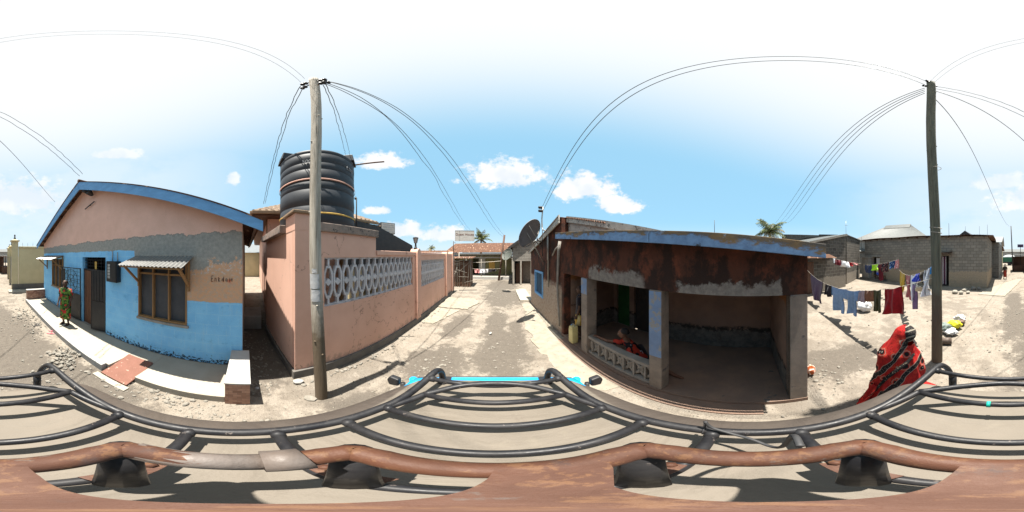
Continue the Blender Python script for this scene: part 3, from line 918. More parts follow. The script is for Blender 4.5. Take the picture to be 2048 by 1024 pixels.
def awning(u0, u1, zt, zb, out, label):
    t = thing('window_awning', label, 'awning', B.w((u0 + u1) / 2, 0, 0), B.rz, 'tin awnings over the windows of the blue house')
    hw = (u1 - u0) / 2
    k = math.hypot(out, zt - zb)
    nn = (0, (zt - zb) / k, out / k)
    mb = MB(); corrugated(mb, -hw, hw, lambda u, b: ((u, .02 + out * b, zt - (zt - zb) * b), nn), .085, .012, 3, thick=.004)
    mb.build('tin_sheet', M_tin_shiny, t)
    mb = MB()
    for s in (-1, 1):
        x = s * (hw - .12)
        mb.bar((x, .03, zt - .72), (x, .03, zt - .03), .05, .04)
        mb.bar((x, .05, zt - .60), (x, out - .08, zb - .02), .04, .05)
        mb.bar((x, .04, zt - .04), (x, out - .02, zb - .03), .04, .04)
    mb.bar((-hw + .03, out - .05, zb - .03), (hw - .03, out - .05, zb - .03), .05, .03)
    mb.build('timber_bracket', M_wood, t, bevel=.003)
awning(.93, 2.42, 2.60, 2.41, .62, 'bright corrugated tin awning over the large window beside the meter box')
awning(6.22, 8.42, 2.62, 2.46, .60, 'bright tin awning over the small far window behind the standing person')

def porch():
    t = thing('porch', 'pale screeded porch step along the foot of the blue house with tiled end walls', 'porch', B.o, B.rz)
    mb = MB()
    mb.box(2.25, 8.7, .002, 1.02, -.1, .15)
    mb.box(.2, 1.62, .002, 1.02, -.1, .15)
    mb.box(1.62, 2.25, .002, .62, -.1, .147)
    mb.build('floor_slab', M_whitecement, t, bevel=.008)
    mb = MB()
    mb.box(2.32, 8.7, 1.021, 1.15, -.1, .17)
    mb.build('kerb', M_white, t, bevel=.012)
    mb = MB()
    mb.prism([(1.625, .45, .155), (2.245, .45, .155), (2.245, 1.22, .0), (1.625, 1.22, .0)], (0, 0, .04))
    mb.build('ramp', M_redslab, t, bevel=.005)
    mb = MB(); mb.box(1.55, 2.32, 1.23, 1.36, -.1, .02); mb.build('ramp_edging', M_whitecement, t, bevel=.01)
    for (u0, u1, h) in ((-.12, .195, .55), (8.705, 8.95, .66)):
        mb = MB()
        mb.box(u0, u1, .004, 1.06, -.1, h)
        w = mb.build('end_wall', M_tilebrick, t)
        mb = MB(); mb.box(u0 - .012, u1 + .012, .006, 1.075, h, h + .035); mb.build('capping', M_white, w, bevel=.008)
porch()

def meter_box():
    t = thing('meter_box', 'black electricity meter box on the blue wall beside the door', 'meter box', B.w(3.11, 0, 1.9), B.rz)
    mb = MB(); mb.box(-.2, .2, .0, .17, 0, .56); mb.build('case', M_black, t, bevel=.01)
    mb = MB(); mb.box(-.185, .185, .172, .186, .02, .54)
    mb.build('cover', M_iron, t, bevel=.005)
    mb = MB()
    for i in range(5): mb.box(.03, .12, .187, .192, .10 + i * .08, .165 + i * .08)
    mb.build('meter_dial', M_white, t)
    mb = MB(); mb.tube([(.1, .03, .56), (.1, .03, .84)], .012, 6); mb.tube([(-.1, .03, .56), (-.1, .03, .80)], .012, 6); build_pieces(mb, 'conduit', M_white, t)
meter_box()

def gable_lamps():
    u, z = B.at(186, 381)
    t = thing('gable_lamp', 'cluster of dark floodlights fixed high under the pink gable peak', 'lamp', B.w(u, 0, z), B.rz)
    mb = MB(); mb.bar((0, .0, .05), (0, .16, .05), .03, .03); mb.bar((.05, .1, .0), (-.12, .1, .12), .03, .03); mb.tube([(.0, .1, .05), (.22, .14, .25)], .01, 5)
    mb.build('bracket', M_iron, t)
    for dx, dz in ((.12, -.02), (-.1, .1), (-.10, -.17)):
        mb = MB()
        m = MX.Translation((dx, .2, dz)) @ MX.Rotation(R(-60), 4, 'X')
        mb.lathe([(.03, -.14), (.07, -.08), (.10, .04), (.11, .07)], 14, 0, m)
        mb.build('lamp_head', M_iron, t)
    u, z = B.at(182, 411)
    t2 = thing('wall_rod', 'thin dark rod fixed to the pink gable below the floodlights', 'rod', B.w(u, 0, z), B.rz)
    mb = MB(); mb.tube([(.26, .06, -.08), (-.26, .06, .06)], .018, 6); mb.tube([(0, 0, 0), (0, .06, -.01)], .015, 6); mb.build('rod', M_iron, t2)
gable_lamps()

# ---------------------------------------------------------------- pink compound with tank
K = Frame((-3.98, 10.2), (.129, -.992))
LK = 9.61
P1 = (5.57, 9.02, 1.60, 2.57); P2 = (1.65, 4.85, 1.38, 2.44)

def breeze(mb, u0, u1, z0, z1, y0, y1):
    n = round((u1 - u0) / .225)
    w = (u1 - u0) / n
    hh = z1 - z0
    zc = (z0 + z1) / 2
    def ring(cx, cz, ow, oh, iw, ih):
        def hexa(a, h): return [(cx - a, cz - h * .52), (cx - a * .45, cz - h), (cx + a * .45, cz - h), (cx + a, cz - h * .52),
                                (cx + a, cz + h * .52), (cx + a * .45, cz + h), (cx - a * .45, cz + h), (cx - a, cz + h * .52)]
        o, i = hexa(ow, oh), hexa(iw, ih)
        N = 8
        vs = [(x, y, z) for y in (y0, y1) for lst in (o, i) for x, z in lst]
        fs = []
        for k in range(N):
            j = (k + 1) % N
            fs += [(k, j, N + j, N + k), (2 * N + k, 3 * N + k, 3 * N + j, 2 * N + j),
                   (k, 2 * N + k, 2 * N + j, j), (N + k, N + j, 3 * N + j, 3 * N + k)]
        mb.add(vs, fs)
    for k in range(n):
        cx = u0 + w * (k + .5)
        ring(cx, zc, w * .47, hh * .335, w * .47 - .038, hh * .335 - .05)
        mb.prism([(cx - w * .34, y1, zc), (cx, y1, zc - .075), (cx + w * .34, y1, zc), (cx, y1, zc + .075)], (0, y0 - y1, 0))
        for s in (-1, 1):
            mb.box(cx - .022, cx + .022, y0, y1, *sorted((zc + s * hh * .33, zc + s * (hh * .5 - .002))))
            # half rings against the frame
            xx = cx + w * .5
            if k < n - 1:
                mb.bar((cx + .01, (y0 + y1) / 2, zc + s * hh * .47), (xx, (y0 + y1) / 2, zc + s * hh * .49), y1 - y0 - .002, .035)
                mb.bar((xx, (y0 + y1) / 2, zc + s * hh * .49), (cx + w - .01, (y0 + y1) / 2, zc + s * hh * .47), y1 - y0 - .004, .035)
    mb.box(u0, u1, y0 + .001, y1 - .001, z0, z0 + .03); mb.box(u0, u1, y0 + .001, y1 - .001, z1 - .03, z1)

def pink_wall():
    t = thing('compound_wall', 'salmon pink compound wall with grey breeze block panels and a tall corner under the tank', 'wall', K.o, K.rz)
    mb = MB()
    mb.wall([0, 7.54], [0.22, 2.62], [(P1[0], 7.54, P1[2], P1[3]), P2], -.16, 0)
    mb.wall([7.541, LK], [0.22, 3.06], [(7.541, P1[1], P1[2], P1[3])], -.16, 0)
    mb.build('road_wall', M_pink, t, weld=True)
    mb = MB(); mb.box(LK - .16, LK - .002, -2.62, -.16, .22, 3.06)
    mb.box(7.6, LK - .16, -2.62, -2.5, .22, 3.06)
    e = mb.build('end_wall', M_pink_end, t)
    mb = MB()
    mb.box(-.1, 7.52, -.19, .03, 2.62, 2.74)
    mb.build('coping', M_pink, t, bevel=.01)
    mb = MB()
    mb.box(7.50, LK - .42, -2.75, .06, 3.061, 3.23); mb.box(LK - .42, LK + .14, -2.75, -.5, 3.061, 3.229)
    mb.build('roof_slab', M_coping, t, bevel=.012)
    mb = MB(); mb.box(LK - .42, LK + .004, -.5, .004, 3.06, 3.36)
    mb.build('corner_post', M_pink, t)
    mb = MB(); mb.box(LK - .48, LK + .06, -.56, .06, 3.362, 3.42); mb.build('corner_cap', M_gutter, t, bevel=.015)
    mb = MB(); mb.box(-.1, LK + .05, -.02, .05, -.1, .22); mb.box(LK - .0, LK + .05, -2.62, -.02, -.1, .22)
    mb.build('plinth', M_plinth, t, bevel=.01)
    for p in (P1, P2):
        mb = MB(); breeze(mb, *p, -.12, -.03); mb.build('breeze_block_panel', M_breeze, t)
    for u, w, h in ((5.2, .30, 2.76), (1.36, .24, 2.72), (-.25, .5, 2.78)):
        mb = MB()
        pts = [(u - w / 2, -.22, .2), (u + w / 2, -.22, .2), (u + w / 2, -.22, h - .06)]
        for k in range(9):
            a = math.pi * k / 8
            pts.append((u + w / 2 * math.cos(a), -.22, h - .05 + .16 * math.sin(a)))
        pts.append((u - w / 2, -.22, h - .06))
        mb.prism(pts, (0, .30, 0))
        mb.build('pillar', M_pink, t)
    return t
pink_wall()

def pillar_lamp():
    p = K.w(5.2, -.07, 2.86)
    t = thing('lantern', 'small black garden lantern standing on a pink wall pillar', 'lamp', p, K.rz)
    mb = MB(); mb.lathe([(.09, 0), (.05, .05), (.035, .1), (.03, .2), (.045, .22)], 12); mb.build('stem', M_iron, t)
    mb = MB(); mb.lathe([(.05, .22), (.09, .40)], 6, capb=False, capt=False, smooth=False); mb.build('lamp_glass', M_white, t)
    mb = MB(); mb.lathe([(.11, .40), (.10, .43), (.03, .45)], 6, smooth=False)
    for k in range(6):
        a = k * math.pi / 3
        mb.tube([(.052 * math.cos(a), .052 * math.sin(a), .22), (.093 * math.cos(a), .093 * math.sin(a), .4)], .007, 4)
    mb.build('cage', M_iron, t)
pillar_lamp()

def tank():
    c = V((-3.86, 1.52, 3.232))
    t = thing('water_tank', 'big black ribbed water tank on the slab behind the wooden pole', 'water tank', c)
    r = .93
    prof = [(r * .97, 0), (r, .03)]
    for z0, z1, b in ((.03, .42, .02), (.42, .80, .02), (.80, .98, .0), (.98, 1.30, .015), (1.30, 1.48, .0), (1.48, 1.74, .012), (1.74, 1.84, .0)):
        prof += [(r - .009, z0 + .008), (r + .0, z0 + .02), (r + b * .5, (z0 + z1) / 2), (r, z1 - .02), (r - .009, z1 - .008)]
    prof += [(r - .02, 1.845), (r - .07, 1.87), (.5, 1.93), (.30, 1.98)]
    mb = MB(); mb.lathe(prof, 56); mb.build('tank_body', M_tankp, t)
    for z, mt in ((1.02, M_band_pink), (.24, M_band_yel)):
        mb = MB(); mb.lathe([(r + .022, z - .018), (r + .028, z - .012), (r + .028, z + .012), (r + .022, z + .018)], 56, capb=False, capt=False); mb.build('band', mt, t)
    mb = MB(); mb.lathe([(.30, 1.97), (.32, 2.0), (.32, 2.06), (.28, 2.09), (.1, 2.11)], 24); mb.build('lid', M_tankp, t)
    for a, w in ((R(-86), .44), (R(48), .40)):
        mb = MB()
        m = MX.Rotation(a, 4, 'Z') @ MX.Translation((.80, 0, 1.90))
        o = len(mb.v); mb.box(-.17, .17, -w / 2, w / 2, -.06, .15)
        for i in range(o, len(mb.v)):
            v = V(mb.v[i]); v.x *= (1 if v.z < 0 else .75); mb.v[i] = tuple(m @ v)
        mb.build('lifting_lug', M_tankp, t, bevel=.015)
    # lettering wrapped on the drum
    for txt, px, py in (('5000', 617, 323), ('LTRS', 699, 341)):
        d = direction(px, py); h = V((d.x, d.y)).normalized()
        cc = V((c.x, c.y)); bq = h.dot(cc); disc = bq * bq - cc.dot(cc) + (r + .004) ** 2
        s = bq - math.sqrt(max(disc, 0.0001)); hit = h * s
        ang = math.atan2(hit.y - c.y, hit.x - c.x)
        zz = H + s * d.z / math.hypot(d.x, d.y) - c.z
        m = MX.Translation((math.cos(ang) * (r + .016), math.sin(ang) * (r + .016), zz)) @ MX.Rotation(ang + R(90), 4, 'Z') @ MX.Rotation(R(90), 4, 'X')
        text_mesh('tank_lettering', txt, .13, M_lettergrey, t, m, .004)
    mb = MB(); mb.tube([(.55, .62, 1.80), (1.2, 1.15, 1.83)], .02, 8); mb.build('outlet_pipe', M_tin_rust, t)
tank()

def long_house():
    """building with a tiled roof behind the tank and along the alley"""
    t = thing('house', 'long brownish pink house with tiled roof behind the water tank and along the alley', 'house', (-5.75, .42, 0))
    X0, X1, Y0, Y1, E = 0, -14.0, 0, 3.85, 3.95
    mb = MB()
    holes = []
    mb.wall([X1, X0], [0, E], [(-1.25, -.55, .1, 2.75), (-2.6, -1.9, .1, 2.75), (-4.6, -3.8, .1, 2.6)], Y0, Y0 + .2)
    mb.box(X0 - .2, X0, Y0 + .2, Y1, 0, E); mb.box(X1, X0 - .2, Y1 - .2, Y1, 0, E); mb.box(X1, X1 + .2, .2, Y1 - .2, 0, E)
    mb.build('wall', M_pink, t)
    for x in (-.9, -2.25, -4.2):
        mb = MB(); mb.box(x - .36, x + .36, Y0 + .05, Y0 + .1, .1, 2.2)
        for k in range(6): mb.box(x - .36 + k * .13, x - .33 + k * .13, Y0 + .03, Y0 + .05, .1, 2.2)
        d = mb.build('door', M_darkwood, t)
        mb = MB(); mb.box(x - .3, x + .3, Y0 + .06, Y0 + .09, 2.25, 2.7); mb.build('fanlight', M_white, d)
    # hipped tile roof
    mb = MB(); o = .55
    def tiled(p0, p1, q0, q1):
        L = (p1 - p0).length; n = max(4, int(L / .21) * 4); up = (q0 - p0); nn = (p1 - p0).cross(up).normalized()
        if nn.z < 0: nn = -nn
        nv = int(up.length / .32) * 3
        def f(a, b):
            p = p0.lerp(p1, a).lerp(q0.lerp(q1, a), b)
            return p + nn * (.022 * math.sin(2 * math.pi * a * L / .21) - .03 * ((b * nv / 3) % 1.0))
        mb.grid(n, nv, f)
    ze, zr = E + .16, E + 1.55
    A, Bq, Cq, D = V((X0 + o, Y0 - o, ze)), V((X1 - o, Y0 - o, ze)), V((X1 - o, Y1 + o, ze)), V((X0 + o, Y1 + o, ze))
    R0, R1 = V((X0 - 2.2, 1.9, zr)), V((X1 + 2.2, 1.9, zr))
    tiled(A, Bq, R0, R1); tiled(D, Cq, R0, R1); tiled(A, D, R0, R0 + V((0, .01, 0)))
    roof = mb.build('roof', M_tile, t)
    mb = MB(); mb.box(X1 - o, X0 + o, Y0 - o - .07, Y0 - o + .02, ze - .14, ze - .02); mb.box(X0 + o - .02, X0 + o + .07, Y0 - o, Y1 + o, ze - .14, ze - .02)
    mb.build('gutter', M_gutter, t, bevel=.02)
    mb = MB(); mb.box(X1 - o + .02, X0 + o - .03, Y0 - o + .03, Y1 + o, ze - .18, ze - .15); mb.build('soffit', M_darkwood, t)
    mb = MB(); mb.tube([(-.2, -.02, E), (-.2, -.02, .2)], .035, 8); mb.build('downpipe', M_gutter, t)
long_house()

def block_step():
    o = MB().box(-.6, .5, -.35, .3, 0, .5).build('alley_step', M_cement, None, bevel=.02)
    o.location = (-5.9, -.12, 0); tag(o, 'rough cement block lying in the shaded alley beside the pink house', 'block')
block_step()

def tank_mast():
    p = P(713, 442, 6.0)
    t = thing('service_mast', 'thin hooked service mast just right of the water tank', 'mast', (p.x, p.y, 0))
    z = P(713, 396, 6.0).z
    mb = MB(); mb.tube([(0, 0, 3.0), (0, 0, z), (-.06, 0, z + .06), (-.12, 0, z + .02)], .022, 8); mb.build('pipe', M_iron, t)
    mb = MB(); mb.lathe([(.03, -.05), (.05, 0), (.03, .05)], 10, 0, MX.Translation((-.06, 0, z))); mb.build('insulator', M_black, t)
tank_mast()

def bar_house():
    d0, d1 = P(752, 470, 6.6), P(824, 492, 8.4)
    f = Frame((d1.x, d1.y), (d0.x - d1.x, d0.y - d1.y))
    L = (V((d0.x, d0.y)) - V((d1.x, d1.y))).length
    t = thing('shop_building', 'low shop with black boarded parapet behind the breeze block wall', 'shop', f.o, f.rz)
    mb = MB(); mb.wall([0, L + 1.2], [0, 2.6], [(.6, 1.5, 0, 2.1), (2.2, 3.0, .9, 2.0)], -3.2, -.1); mb.build('wall', M_cream, t)
    mb = MB(); mb.prism([(-.05, -.09, 2.2), (L + 1.4, -.09, 2.2), (L + 1.4, -.09, 3.95), (L, -.09, 3.85), (0, -.09, 3.15), (-.05, -.09, 3.0)], (0, .1, 0))
    mb.build('parapet', M_iron, t)
    mb = MB(); mb.grid(60, 8, lambda a, b: V((L - .9 + a * 2.6, -.35 - b * 2.2, 3.95 + b * .35 + .02 * math.sin(a * 2.6 / .21 * 6.28)))); mb.build('roof', M_tile, t)
    s = thing('box_sign', 'small white box sign with grey lettering on the black parapet', 'sign', f.w(L - .95, -.25, 3.62), f.rz + R(-18))
    mb = MB(); mb.box(-.36, .36, -.3, 0, 0, .52); mb.build('case', M_iron, s, bevel=.01)
    mb = MB(); mb.box(-.33, .33, .001, .008, .03, .49); mb.build('face_panel', M_white, s)
    mb = MB()
    rnd = random.Random(4)
    for k in range(4):
        x = -.27
        while x < .26:
            w = rnd.uniform(.02, .07); mb.box(x, min(x + w, .29), .008, .011, .40 - k * .1, .445 - k * .1 - (k > 1) * .02); x += w + .014
    mb.build('sign_lettering', M_lettergrey, s)
bar_house()
# ---------------------------------------------------------------- dark red house with open porch
RH = Frame((2.1, -.52), (-.116, 1))
UG = 5.3                                   # gable peak along the front
def zfas(u): return 2.57 + .103 * u        # underside of the porch fascia
def zgab(u): return 3.78 - (.265 * (UG - u) if u < UG else .235 * (u - UG))

def red_house():
    t = thing('house', 'dark red flaking house with open shaded porch and worn blue fascia', 'house', RH.o, RH.rz)
    mb = MB()
    mb.wall([0, UG], [0, 2.6], [(.24, 5.12, -.01, 2.09)], -.22, 0, lambda u: zfas(u) + .12)
    mb.wall([UG + .001, 9.33], [0, 2.6], [(7.15, 8.45, .80, 1.93)], -.22, -.001, zgab)
    mb.build('front_wall', M_redhouse, t, weld=True)
    mb = MB()
    mb.wall([.4, 2.0, UG], [2.3, 2.62], [], -.32, -.235, lambda u: zgab(u) - .02)
    mb.build('gable_board_wall', M_peel, t)
    mb = MB()
    mb.prism([(UG, -.16, zgab(UG) + .08), (1.6, -.16, zgab(1.6) + .08), (1.6, -.16, zgab(1.6) - .04), (UG, -.16, zgab(UG) - .12)], (0, -.04, 0))
    mb.prism([(UG, .10, zgab(UG) + .10), (9.6, .10, zgab(9.6) + .08), (9.6, .10, zgab(9.6) - .08), (UG, .10, zgab(UG) - .16)], (0, -.04, 0))
    mb.build('verge_board', M_peel, t)
    mb = MB()
    mb.prism([(-.14, .27, 2.575), (2.0, .27, zfas(2.0)), (2.0, .27, zfas(2.0) + .165), (-.14, .27, 2.745)], (0, -.045, 0))
    mb.prism([(2.008, .272, zfas(2.0)), (5.15, .272, zfas(5.15)), (5.15, .272, zfas(5.15) + .18), (2.008, .272, zfas(2.0) + .168)], (0, -.045, 0))
    mb.build('fascia_board', M_fascia_worn, t, bevel=.006)
    mb = MB()
    corrugated(mb, -.16, 5.2, lambda u, b: ((u, .215 - .50 * b, zfas(u) + .12 + .01 * b), (0, 0, 1)), .09, .012, 2, thick=.005)
    corrugated(mb, UG - 1.9, 9.65, lambda u, b: ((u, (.12 if u > UG else -.12) - 7.2 * b, zgab(u) + .035), (0, 0, 1)), .09, .012, 3, thick=.005)
    corrugated(mb, -.16, UG - 1.9, lambda u, b: ((u, -.12 - 7.2 * b, zfas(u) + .09), (0, 0, 1)), .09, .012, 3, thick=.005)
    mb.build('roof', M_tin_rust, t)
    # porch: pillars, inner walls, floor
    for u0, u1, y0, y1 in ((.0, .24, -.215, .012), (1.96, 2.18, -.22, .013), (3.87, 4.12, -.27, .013)):
        mb = MB(); mb.box(u0 + .001, u1, y0, y1, 0, 2.088)
        if u0 == .0:
            mb.build('pillar', M_brownpost, t, bevel=.012); continue
        p = mb.build('pillar', M_brownpost, t, bevel=.012)
        mb = MB(); mb.box(u0 + .004, u1 - .004, y1, y1 + .004, .9 if u0 < 3 else 1.7, 2.07); mb.build('blue_wash', M_bluepost, p)
    mb = MB()
    mb.wall([.24, 5.12], [.1, 2.75], [(3.35, 4.15, .1, 2.05), (4.35, 4.95, .1, 2.05)], -2.1, -1.95)
    mb.box(.10, .238, -1.95, -.22, .1, 2.5); mb.box(5.12, 5.30, -1.95, -.22, .1, 2.6)
    mb.build('porch_wall', M_porch_in, t)
    mb = MB(); mb.box(.0, 5.3, -2.0, .02, -.1, .08); mb.box(.6, 5.0, .02, .26, -.1, .02)
    mb.build('porch_floor', M_floor, t)
    mb = MB(); mb.box(.2, 5.2, -1.95, -.22, 2.6, 2.63); mb.build('porch_ceiling', M_darkwood, t)
    mb = MB(); mb.box(3.36, 4.14, -2.06, -2.02, .1, 2.04)
    for k in range(7): mb.box(3.42 + k * .105, 3.435 + k * .105, -2.02, -2.005, 1.15, 2.0)
    mb.build('door', M_iron, t)
    mb = MB(); mb.box(4.36, 4.94, -2.05, -2.02, .1, 2.04)
    mb.build('door', plain('dark_green_door', (.018, .09, .02), (.012, .06, .016), 4, .7, .2), t)
    mb = MB()
    mb.box(0.001, .2, -7, -.22, 0, 2.6); mb.box(9.13, 9.329, -7, -.22, 0, 2.83); mb.box(.2, 9.13, -7, -6.8, 0, 2.7)
    mb.build('side_wall', M_redhouse, t)
    # window on the street wall
    mb = MB()
    a, b, z0, z1 = 7.15, 8.45, .80, 1.93
    for q in ((a - .0, a + .09, z0, z1), (b - .09, b, z0, z1), (a + .09, b - .09, z0, z0 + .09), (a + .09, b - .09, z1 - .09, z1)):
        mb.box(q[0], q[1], -.1, .03, q[2], q[3])
    w = mb.build('window', M_fascia_blue, t, bevel=.006)
    mb = MB()
    for k in range(5): mb.box(a + .12 + k * .22, a + .28 + k * .22, -.07, -.05, z0 + .09, z1 - .09)
    mb.build('shutter_board', plain('dull_blue_board', (.04, .10, .17), (.03, .07, .12), 4, .7, .3), w)
    mb = MB(); mb.box(a, b, -.12, -.09, z0, z1); mb.build('pane', M_glassd, w)
    # cement lattice parapet between the two pillars
    mb = MB()
    u0, u1, z0, z1 = 2.185, 3.865, .10, .62
    mb.box(u0, u1, -.17, -.02, z1 - .07, z1); mb.box(u0, u1, -.16, -.03, z0, z0 + .06)
    n = 7
    w = (u1 - u0) / n
    for k in range(n):
        cx = u0 + (k + .5) * w
        mb.bar((cx, -.095, z0 + .05), (cx, -.095, z1 - .05), .10, .035)
        for s in (-1, 1):
            pts = [(cx + s * w * .5 * math.sin(j * math.pi / 5), -.095, z0 + .1 + (z1 - z0 - .2) * j / 5) for j in range(6)]
            mb.tube(pts, .024, 6, squash=1.6)
        mb.tube([(cx + w * .5 + .05 * math.cos(j * .785), -.095, (z0 + z1) / 2 + .08 * math.sin(j * .785)) for j in range(8)], .02, 5, closed=True)
    mb.build('lattice_parapet', M_lattice, t)
    # downpipe and cable conduit on the corner
    mb = MB()
    mb.tube([(5.32, .05, 3.05), (5.36, .07, 2.8), (5.45, .05, 2.5), (5.52, .05, 1.6), (5.42, .05, .8), (5.35, .05, .3)], [.05, .05, .04, .035, .03, .028], 8)
    mb.tube([(5.30, .06, 2.95), (5.6, .09, 2.8), (5.95, .05, 2.62)], .025, 6)
    mb.build('mud_stained_pipe', M_cement, t)
    return t
red_house()

def service_mast():
    p = RH.w(6.39, 0, 0)
    t = thing('service_mast', 'bent galvanised mast with black insulators on the corner of the dark red house', 'mast', p, RH.rz)
    mb = MB()
    mb.tube([(0, .05, 1.45), (0, .05, 3.4), (.05, .06, 3.5), (.35, .14, 3.62), (.42, .16, 3.72), (.42, .16, 4.1), (.35, .14, 4.55)], .026, 8)
    mb.tube([(.02, .05, 2.45), (.02, .05, 3.3)], .04, 8)
    mb.build('pipe', M_metal, t)
    mb = MB(); mb.tube([(.55, .1, 2.6), (.55, .1, 3.9)], .018, 6); mb.build('rod', M_iron, t)
    for z in (4.38, 4.52):
        mb = MB()
        for k in range(3): mb.lathe([(.03, -.05), (.055, -.03), (.055, .01), (.03, .03)], 10, 0, MX.Translation((.37 + .0, .17 + k * .05, z)) @ MX.Rotation(R(90), 4, 'X'))
        mb.build('insulator', M_black, t)
service_mast()

def dish(name, label, c, nrm, rad, mt, mount_pts, arm=True):
    t = thing(name, label, 'satellite dish', c)
    nrm = V(nrm).normalized()
    m = nrm.to_track_quat('Z', 'Y').to_matrix().to_4x4()
    mb = MB()
    prof = [(rad * k / 10, .32 * rad * (k / 10) ** 2) for k in range(11)]
    mb.lathe([(max(r, .002), z) for r, z in prof], 40, 0, m, capb=False, capt=False)
    mb.lathe([(max(r, .002), z - .012) for r, z in prof], 40, 0, m, capb=False, capt=False)
    mb.tube([m @ V((rad * math.cos(a * math.pi / 20), rad * math.sin(a * math.pi / 20), .32 * rad - .004)) for a in range(40)], .012, 6, closed=True)
    mb.build('reflector', mt, t)
    mb = MB()
    f = m @ V((0, -.05, rad * 1.0))
    mb.tube([m @ V((0, -rad, .3 * rad)), f], .013, 6); mb.tube([m @ V((rad * .7, rad * .6, .27 * rad)), f], .008, 5); mb.tube([m @ V((-rad * .7, rad * .6, .27 * rad)), f], .008, 5)
    a = mb.build('feed_arm', M_metal, t)
    mb = MB(); mb.lathe([(.03, -.02), (.045, .03), (.03, .12), (.02, .14)], 12, 0, MX.Translation(f) @ m.to_quaternion().to_matrix().to_4x4()); mb.build('receiver', M_black, t)
    mb = MB()
    bk = m @ V((0, 0, -.04))
    mb.lathe([(.13, -.05), (.13, -.015)], 12, 0, m)
    for q in mount_pts:
        mb.tube([bk, V(q) - V(c)], .02, 6)
    mb.build('mount', M_metal, t)
    return t

def view_n(c, right, up, toward):
    d = (V(c) - V((0, 0, H))).normalized()
    r = V((d.y, -d.x, 0)).normalized(); u = r.cross(d)
    return r * right + u * up - d * toward
c1 = P(1053, 463, 5.62)
dish('satellite_dish', 'large dark grey satellite dish jutting over the lane beside the bent mast', c1, view_n(c1, .72, -.42, .55), .53, M_dish,
     [RH.w(7.1, .0, 2.35), RH.w(7.5, 0, 3.0)])
c2 = P(1016, 510, 11.2)
dish('satellite_dish', 'smaller grey green satellite dish lower down before the block gable', c2, view_n(c2, -.55, .35, .6), .43, M_dishgreen,
     [c2 + V((.5, 1.1, -.1)), c2 + V((.45, 1.1, -.5))])

# ---------------------------------------------------------------- far end of the lane
def rust_house():
    t = thing('house', 'long low house with rusty tin roof across the far end of the lane', 'house', (-7.6, 18.4, 0))
    mb = MB()
    mb.wall([0, 7.6], [0, 2.6], [(2.7, 3.5, .3, 2.3), (4.7, 5.5, .9, 2.0), (1.0, 1.8, .9, 2.0)], 1.6, 1.8); mb.box(0, .2, 1.8, 6, 0, 2.9); mb.box(7.4, 7.6, 1.8, 6, 0, 2.9); mb.box(.2, 7.4, 5.8, 6, 0, 2.9)
    mb.box(0.0, 7.6, 1.7, 1.85, 2.6, 2.9)
    mb.build('wall', plain('faded_ochre_wash', (.24, .22, .10), (.17, .16, .09), 2, .9, .3), t)
    mb = MB()
    corrugated(mb, -.4, 8.0, lambda u, b: ((u, -.3 + 3.9 * b, 3.03 + 1.35 * b), (0, -.33, .94)), .12, .012, 4, thick=.006)
    corrugated(mb, -.4, 8.0, lambda u, b: ((u, 7.2 - 3.6 * b, 3.13 + 1.25 * b), (0, .33, .94)), .12, .012, 4)
    mb.build('roof', M_tin_rust, t)
    mb = MB(); mb.box(-.2, 7.8, -.22, -.16, 2.72, 2.92); mb.box(-.1, 7.7, -.1, -.02, 2.35, 2.5); mb.build('beam', M_greywood, t)
    for x in (.5, 2.3, 4.1, 6.9):
        mb = MB(); mb.tube([(x, -.05, 0), (x, -.05, 2.75)], .05, 8); mb.build('post', M_greywood, t)
    mb = MB(); mb.box(-.1, 7.8, -.5, 1.7, -.1, .28); mb.build('verandah_floor', M_cement, t)
    mb = MB(); mb.box(1.0, 7.4, -.7, -.48, -.1, .30); mb.build('step', M_white, t, bevel=.01)
    mb = MB(); mb.box(3.5, 4.3, 1.5, 1.56, .3, 2.3); mb.build('door', M_creamwhite, t)
    mb = MB(); mb.box(4.72, 5.48, 1.66, 1.70, .92, 1.98); mb.build('window', M_band_yel, t)
rust_house()

def gable_house():
    t = thing('house', 'grey block house with gable over a dark verandah beside the small dish', 'house', (.05, 14.6, 0))
    mb = MB()
    mb.wall([0, 1.7, 3.4], [2.15, 3.2], [], 0, .2, lambda u: 3.2 + (1.15 * (1 - abs(u - 1.2) / 2.2)))
    mb.box(0, .18, .2, 5, 0, 3.2); mb.box(3.2, 3.4, .2, 5, 0, 2.6); mb.box(.18, 3.2, 4.8, 5, 0, 3.0)
    mb.build('wall', M_block, t)
    mb = MB(); mb.box(.5, 3.2, 1.5, 1.65, 0, 3.0); mb.build('inner_wall', M_brownpost, t)
    mb = MB()
    for u0, u1, z0, z1 in ((1.2, -.35, 4.45, 3.3), (1.2, 3.6, 4.45, 3.05)):
        corrugated(mb, -.35, 5.2, lambda y, b: ((u0 + (u1 - u0) * b, y, z0 + (z1 - z0) * b), (0, 0, 1)), .1, .012, 3, thick=.006)
    mb.build('roof', M_tin_rust, t)
    mb = MB(); mb.bar((1.2, -.36, 4.40), (-.37, -.36, 3.26), .03, .2); mb.build('verge_board', M_iron, t)
    for x in (.08, .75, 1.7):
        mb = MB(); mb.box(x - .07, x + .07, -.02, .12, 0, 2.148); mb.build('post', M_greywood, t)
    mb = MB(); mb.box(.3, 1.0, .9, .95, 0, 1.9); mb.build('door', M_darkwood, t)
gable_house()

